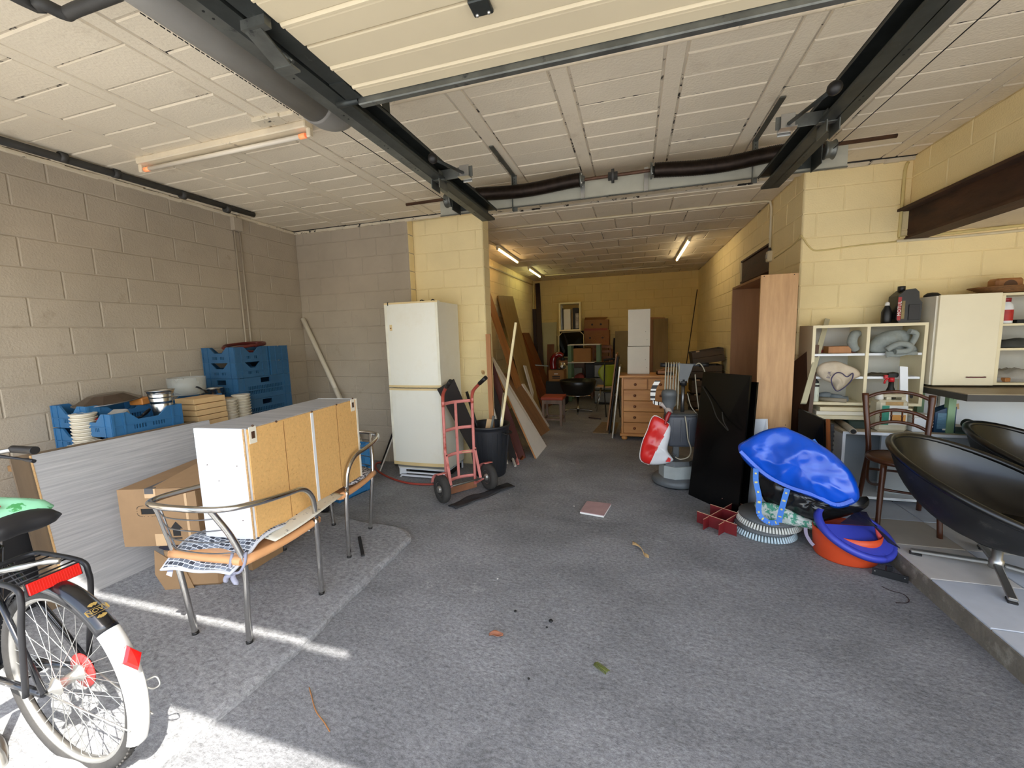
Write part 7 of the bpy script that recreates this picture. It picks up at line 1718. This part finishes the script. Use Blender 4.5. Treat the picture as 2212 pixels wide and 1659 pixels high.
t = thing('white_bottle', 'white plastic bottle with red cap and red label in the open cupboard', 'bottle', (2.63, 4.03, 1.48)); c = (2.635, 4.0, 1.479)
b = MB(); b.lathe([(.042, 0), (.045, .004), (.045, .115), (.038, .14), (.025, .155), (.024, .16)], c, None, 24); b.build('body', m_white, t); b = MB(); b.lathe([(.029, .158), (.029, .185), (.027, .187)], c, None, 18); b.build('cap', mat('cap_red', (140, 24, 36), .4), t)
b = MB(); b.lathe([(.0458, .02), (.0458, .10)], c, None, 24, caps=False); lb = b.build('label', mat('label_redp', (172, 36, 34), .5, var=.2, sc=30), t)
thing1('black_tray', MB().bx(2.70, 2.98, 3.98, 4.12, 1.479, 1.505, 0, .003), m_black, 'flat black tray right of the white bottle in the cupboard', 'tray')
t = thing('rag_heap', 'dark crumpled rags on the middle shelf of the open cupboard', 'rags', (2.75, 4.05, 1.3)); b = MB(); b.pillow([(2.60, 3.98, 1.302), (2.95, 3.98, 1.302), (2.95, 4.15, 1.302), (2.62, 4.15, 1.302)], (2.78, 4.05, 1.305), (0, 0, 1), .06, .003, 6, .02); b.build('cloth', mat('rag_dark', (64, 66, 62), .9, var=.4), t)
t = thing('clear_bags', 'heap of clear plastic bags on the bottom of the open cupboard', 'bags', (2.72, 4.05, 1.05)); b = MB(); b.pillow([(2.59, 3.97, 1.045), (2.9, 3.97, 1.045), (2.92, 4.15, 1.045), (2.6, 4.15, 1.045)], (2.74, 4.05, 1.05), (0, 0, 1), .09, .002, 7, .03, 9); b.build('film', mat('clear_film', (170, 166, 158), .25, var=.2, alpha=.7), t)
thing1('yellow_packet', MB().box((2.86, 3.97, 1.285), (.14, .06, .025), Matrix.Rotation(.3, 3, 'X'), 0, .004), mat('packet_yellow', (196, 172, 84), .5, var=.2), 'yellow packet hanging over the middle shelf edge of the cupboard', 'packet')
thing1('wood_cube', MB().box((2.66, 3.96, 1.062), (.04, .03, .03), rotz(.3), 0, .002), m_wtan, 'small wooden cube at the front of the cupboard bottom', 'block')
t = thing('wicker_tray', 'flat brown wicker basket on top of the cupboard', 'basket', (2.66, 4.08, CZ1))
m_wick = mat('wicker', (128, 88, 48), .7, var=.3, sc=40, stretch=(1, 1, 5)); bc = V((2.68, 4.06, CZ1+.004))
b = MB()
for k in range(7): b.lathe([(.14+.013*k-.006, .004+.006*k), (.14+.013*k+.006, .006+.006*k), (.14+.013*k+.004, .013+.006*k), (.14+.013*k-.006, .012+.006*k), (.14+.013*k-.006, .004+.006*k)], bc, None, 36, caps=False, sy=.75)
b.lathe([(.001, .002), (.14, .003), (.14, .01), (.001, .01)], bc, None, 36, sy=.75); b.build('weave', m_wick, t)
t = thing('wooden_bread_box', 'small round-holed wooden box in the wicker basket', 'box', (2.68, 4.08, CZ1+.016)); b = MB(); b.bx(2.60, 2.76, 4.04, 4.14, CZ1+.015, CZ1+.115, 0, .014); b.build('body', m_wtan, t); b = MB(); b.lathe([(.04, -.002), (.04, .002)], (2.68, 4.04, CZ1+.06), Matrix.Rotation(math.pi/2, 3, 'X'), 20); b.build('hole', wood('hole_dark', (86, 54, 28), (104, 68, 36), 'x'), t)
thing1('black_disc', MB().lathe([(.05, 0), (.05, .012), (.03, .03), (.001, .034)], (2.24, 4.08, CZ1+.002), None, 18), m_black, 'round black lid on the left top corner of the cupboard', 'lid')
# worktop on green legs
t = thing('workbench', 'workbench with a dark edged top on pale green steel legs', 'workbench', (2.9, 3.9, ZP))
b = MB(); wt_ = [V((2.20, 3.56, 1.0)), V((3.6, 3.56, 1.0)), V((3.6, 4.22, 1.0)), V((2.175, 4.22, 1.0))]
b.slab([p-V((0, 0, .045)) for p in wt_], .045); b.build('top', mat('worktop_edge', (58, 56, 52), .5, var=.1), t)
b = MB(); b.slab([p+V((0, 0, .0005)) for p in wt_], .006); b.build('top_skin', mat('worktop_top', (150, 136, 110), .5, var=.1), t)
m_pg = mat('pale_green_steel', (128, 160, 124), .5, var=.1)
for x, y in ((2.265, 3.82), (3.5, 3.66), (2.235, 4.11), (3.5, 4.15)): MB().bx(x-.022, x+.022, y-.022, y+.022, ZP if x > 3 else LZ1+.001, .955).build('leg', m_pg, t)
b = MB(); b.bx(2.265, 3.5, 3.79, 3.81, .93, .955); b.build('rail', m_pg, t)
MB().bx(2.40, 3.45, 4.17, 4.19, ZP, .93).build('back_panel', m_white, t); MB().bx(2.29, 2.38, 4.165, 4.18, ZP+.06, .93).build('back_strip', m_white, t); MB().bx(2.382, 2.398, 4.16, 4.18, ZP+.06, .93).build('gap_profile', m_galv, t)
b = MB(); b.slab([(2.45, 4.168, .78), (2.53, 4.168, .80), (2.525, 4.168, .845), (2.44, 4.168, .825)], .002); b.build('tape_mark', m_tape, t)
# things between the wardrobe and the shelves
plank('headboard', V((1.34, 3.78, 0)), V((1.30, 4.05, 0)), PY(1722, 782, 4.15), PY(1770, 745, 4.0), .03, wood('headboard_brown', (58, 38, 26), (84, 56, 38), 'z'), 'dark brown headboard leaning between the wardrobe and the shelves', 'board')
plank('clear_profile', V((1.27, 3.72, .9)), V((1.31, 3.72, .9)), PY(1793, 690, 4.22), PY(1783, 687, 4.22), .02, mat('profile_pale', (196, 190, 160), .4, alpha=.9), 'pale plastic profile leaning on the wall over the headboard', 'profile')
t = thing('old_television', 'black flat screen with a red-brown side standing by the wardrobe', 'television', (1.35, 3.68, 0)); b = MB(); b.slab([(1.265, 3.66, .35), (1.40, 3.54, .35), (1.385, 3.58, .80), (1.26, 3.70, .86)], .03); b.build('panel', m_gloss, t)
b = MB(); b.slab([(1.40, 3.53, .35), (1.425, 3.55, .35), (1.41, 3.59, .80), (1.385, 3.57, .805)], .012); b.build('side', m_wred, t)
b = MB(); b.bx(1.43, 1.455, 3.60, 3.78, .35, .76, 0, .004); b.build('back_cover', m_blkm, t); b = MB()
for k in range(10): b.bx(1.428, 1.457, 3.598, 3.602, .38+.035*k, .395+.035*k)
b.build('vent', m_black, t, 'stuff')
thing1('tv_crate', MB().bx(1.25, 1.47, 3.52, 3.80, 0, .348, 0, .004), m_black, 'black box under the old flat screen', 'box')
thing1('paper_box', MB().bx(1.50, 1.57, 3.50, 3.60, .0, .34, 0, .004), m_white, 'narrow white box beside the blue bag', 'box')

# ================================================================== small things on the floor
def slabthing(nm, pts, th, m, lab, cat): b = MB(); b.slab([V((p.x, p.y, p.z)) for p in pts], th); return thing1(nm, b, m, lab, cat)
t = thing('floor_tile', 'loose pink square tile on the garage floor', 'tile', G(1286, 1100)); q = [G(1253, 1109), G(1304, 1118), G(1320, 1092), G(1268, 1086)]
b = MB(); b.slab([V((p.x, p.y, .012)) for p in q], .006); b.build('face', mat('tile_pink', (176, 146, 146), .6, var=.1, sc=12), t); b = MB(); b.slab([V((p.x, p.y, 0)) for p in q], .012); b.build('body', m_label, t)
b = MB(); b.sheet(lambda u, v: G(1366, 1180).lerp(G(1408, 1212), u)+V((.02*math.sin(u*5), .03*(v-.5)+.015, .012+.012*math.sin(u*7+v))), 10, 3, .003); thing1('cardboard_scrap', b, m_card2, 'torn brown tape scrap on the floor below the pink tile', 'scrap')
b = MB(); c = G(1072, 1378); b.sheet(lambda u, v: c+rotz(.3) @ V(((u-.5)*.07, (v-.5)*.04*math.sin(math.pi*min(.98, max(.02, u))), .012+.014*abs(v-.5)*2+.004*math.sin(u*6))), 10, 6, .001); thing1('dry_leaf', b, mat('leaf_brown', (160, 104, 76), .7, var=.25, sc=20), 'dry brown leaf on the floor near the camera', 'leaf')
t = thing('fern_sprig', 'small green fern sprig on the floor', 'leaf', G(1300, 1440)); c0, c1_ = G(1285, 1432, .006), G(1312, 1452, .006); b = MB(); b.tube([c0, c1_], .002, 5)
for i in range(10):
    p = c0.lerp(c1_, i/10); d_ = (c1_-c0).normalized(); s = V((-d_.y, d_.x, 0))
    for k in (-1, 1): b.bar(p, p+s*k*.016+d_*.008, .004, .001)
b.build('fronds', mat('fern_green', (96, 104, 44), .7), t)
for i, (x, y, r, lab) in enumerate(((1113, 1320, .008, 'small black crumb left of the middle of the floor'), (1190, 1341, .012, 'larger black crumb in the middle of the floor'), (1181, 1355, .006, 'tiny black crumb beside the larger one'), (630, 1403, .013, 'black crumb at the edge of the raised slab'), (1142, 1466, .006, 'black crumb nearest the camera'))):
    b = MB(); b.sphere(G(x, y, r*.6), r, 0, 8, .6); thing1('black_crumb', b, m_black, lab, 'crumb')
for i, (x, y, r, lab) in enumerate(((703, 1470, .04, 'dark oil stain on the floor by the slab edge'), (690, 1432, .03, 'small dark oil stain higher by the slab edge'))):
    pass
b = MB(); b.tube([G(668, 1485, .004), G(672, 1500, .004), G(682, 1535, .004), G(700, 1560, .004), G(712, 1580, .004)], .0022, 6, sub=5); thing1('dry_stalk', b, m_wtan, 'thin dry grass stalk on the floor near the sunlit patch', 'stalk')
b = MB(); b.bar(G(776, 1160, .045), G(784, 1200, .045), .022, .012); thing1('iron_strip', b, m_blkm, 'short dark iron strip on the slab beside the far chair', 'strip')
b = MB(); b.tube([G(1905, 1267, .003), G(1925, 1276, .003), G(1950, 1283, .003), G(1963, 1294, .003), G(1960, 1302, .003), G(1935, 1302, .003)], .0018, 6, sub=5); thing1('wire_bit', b, m_maroon, 'thin curled wire on the floor below the platform step', 'wire')
for i, (x, y, lab) in enumerate(((1240, 1093, 'white crumb on the floor left of the pink tile'), (1100, 1067, 'white crumb on the floor by the rubber strip'), (1075, 1250, 'white crumb in the middle of the floor'))):
    b = MB(); b.sphere(G(x, y, .003), .006, 0, 6, .5); thing1('white_crumb', b, m_label, lab, 'crumb')
b = MB(); b.box(G(690, 1090, .06), (.2, .12, .1), rotz(.4), 0, .01); o = b.build('black_battery', m_blkm); tag(o, 'black battery box on the floor under the cabinet', 'box')
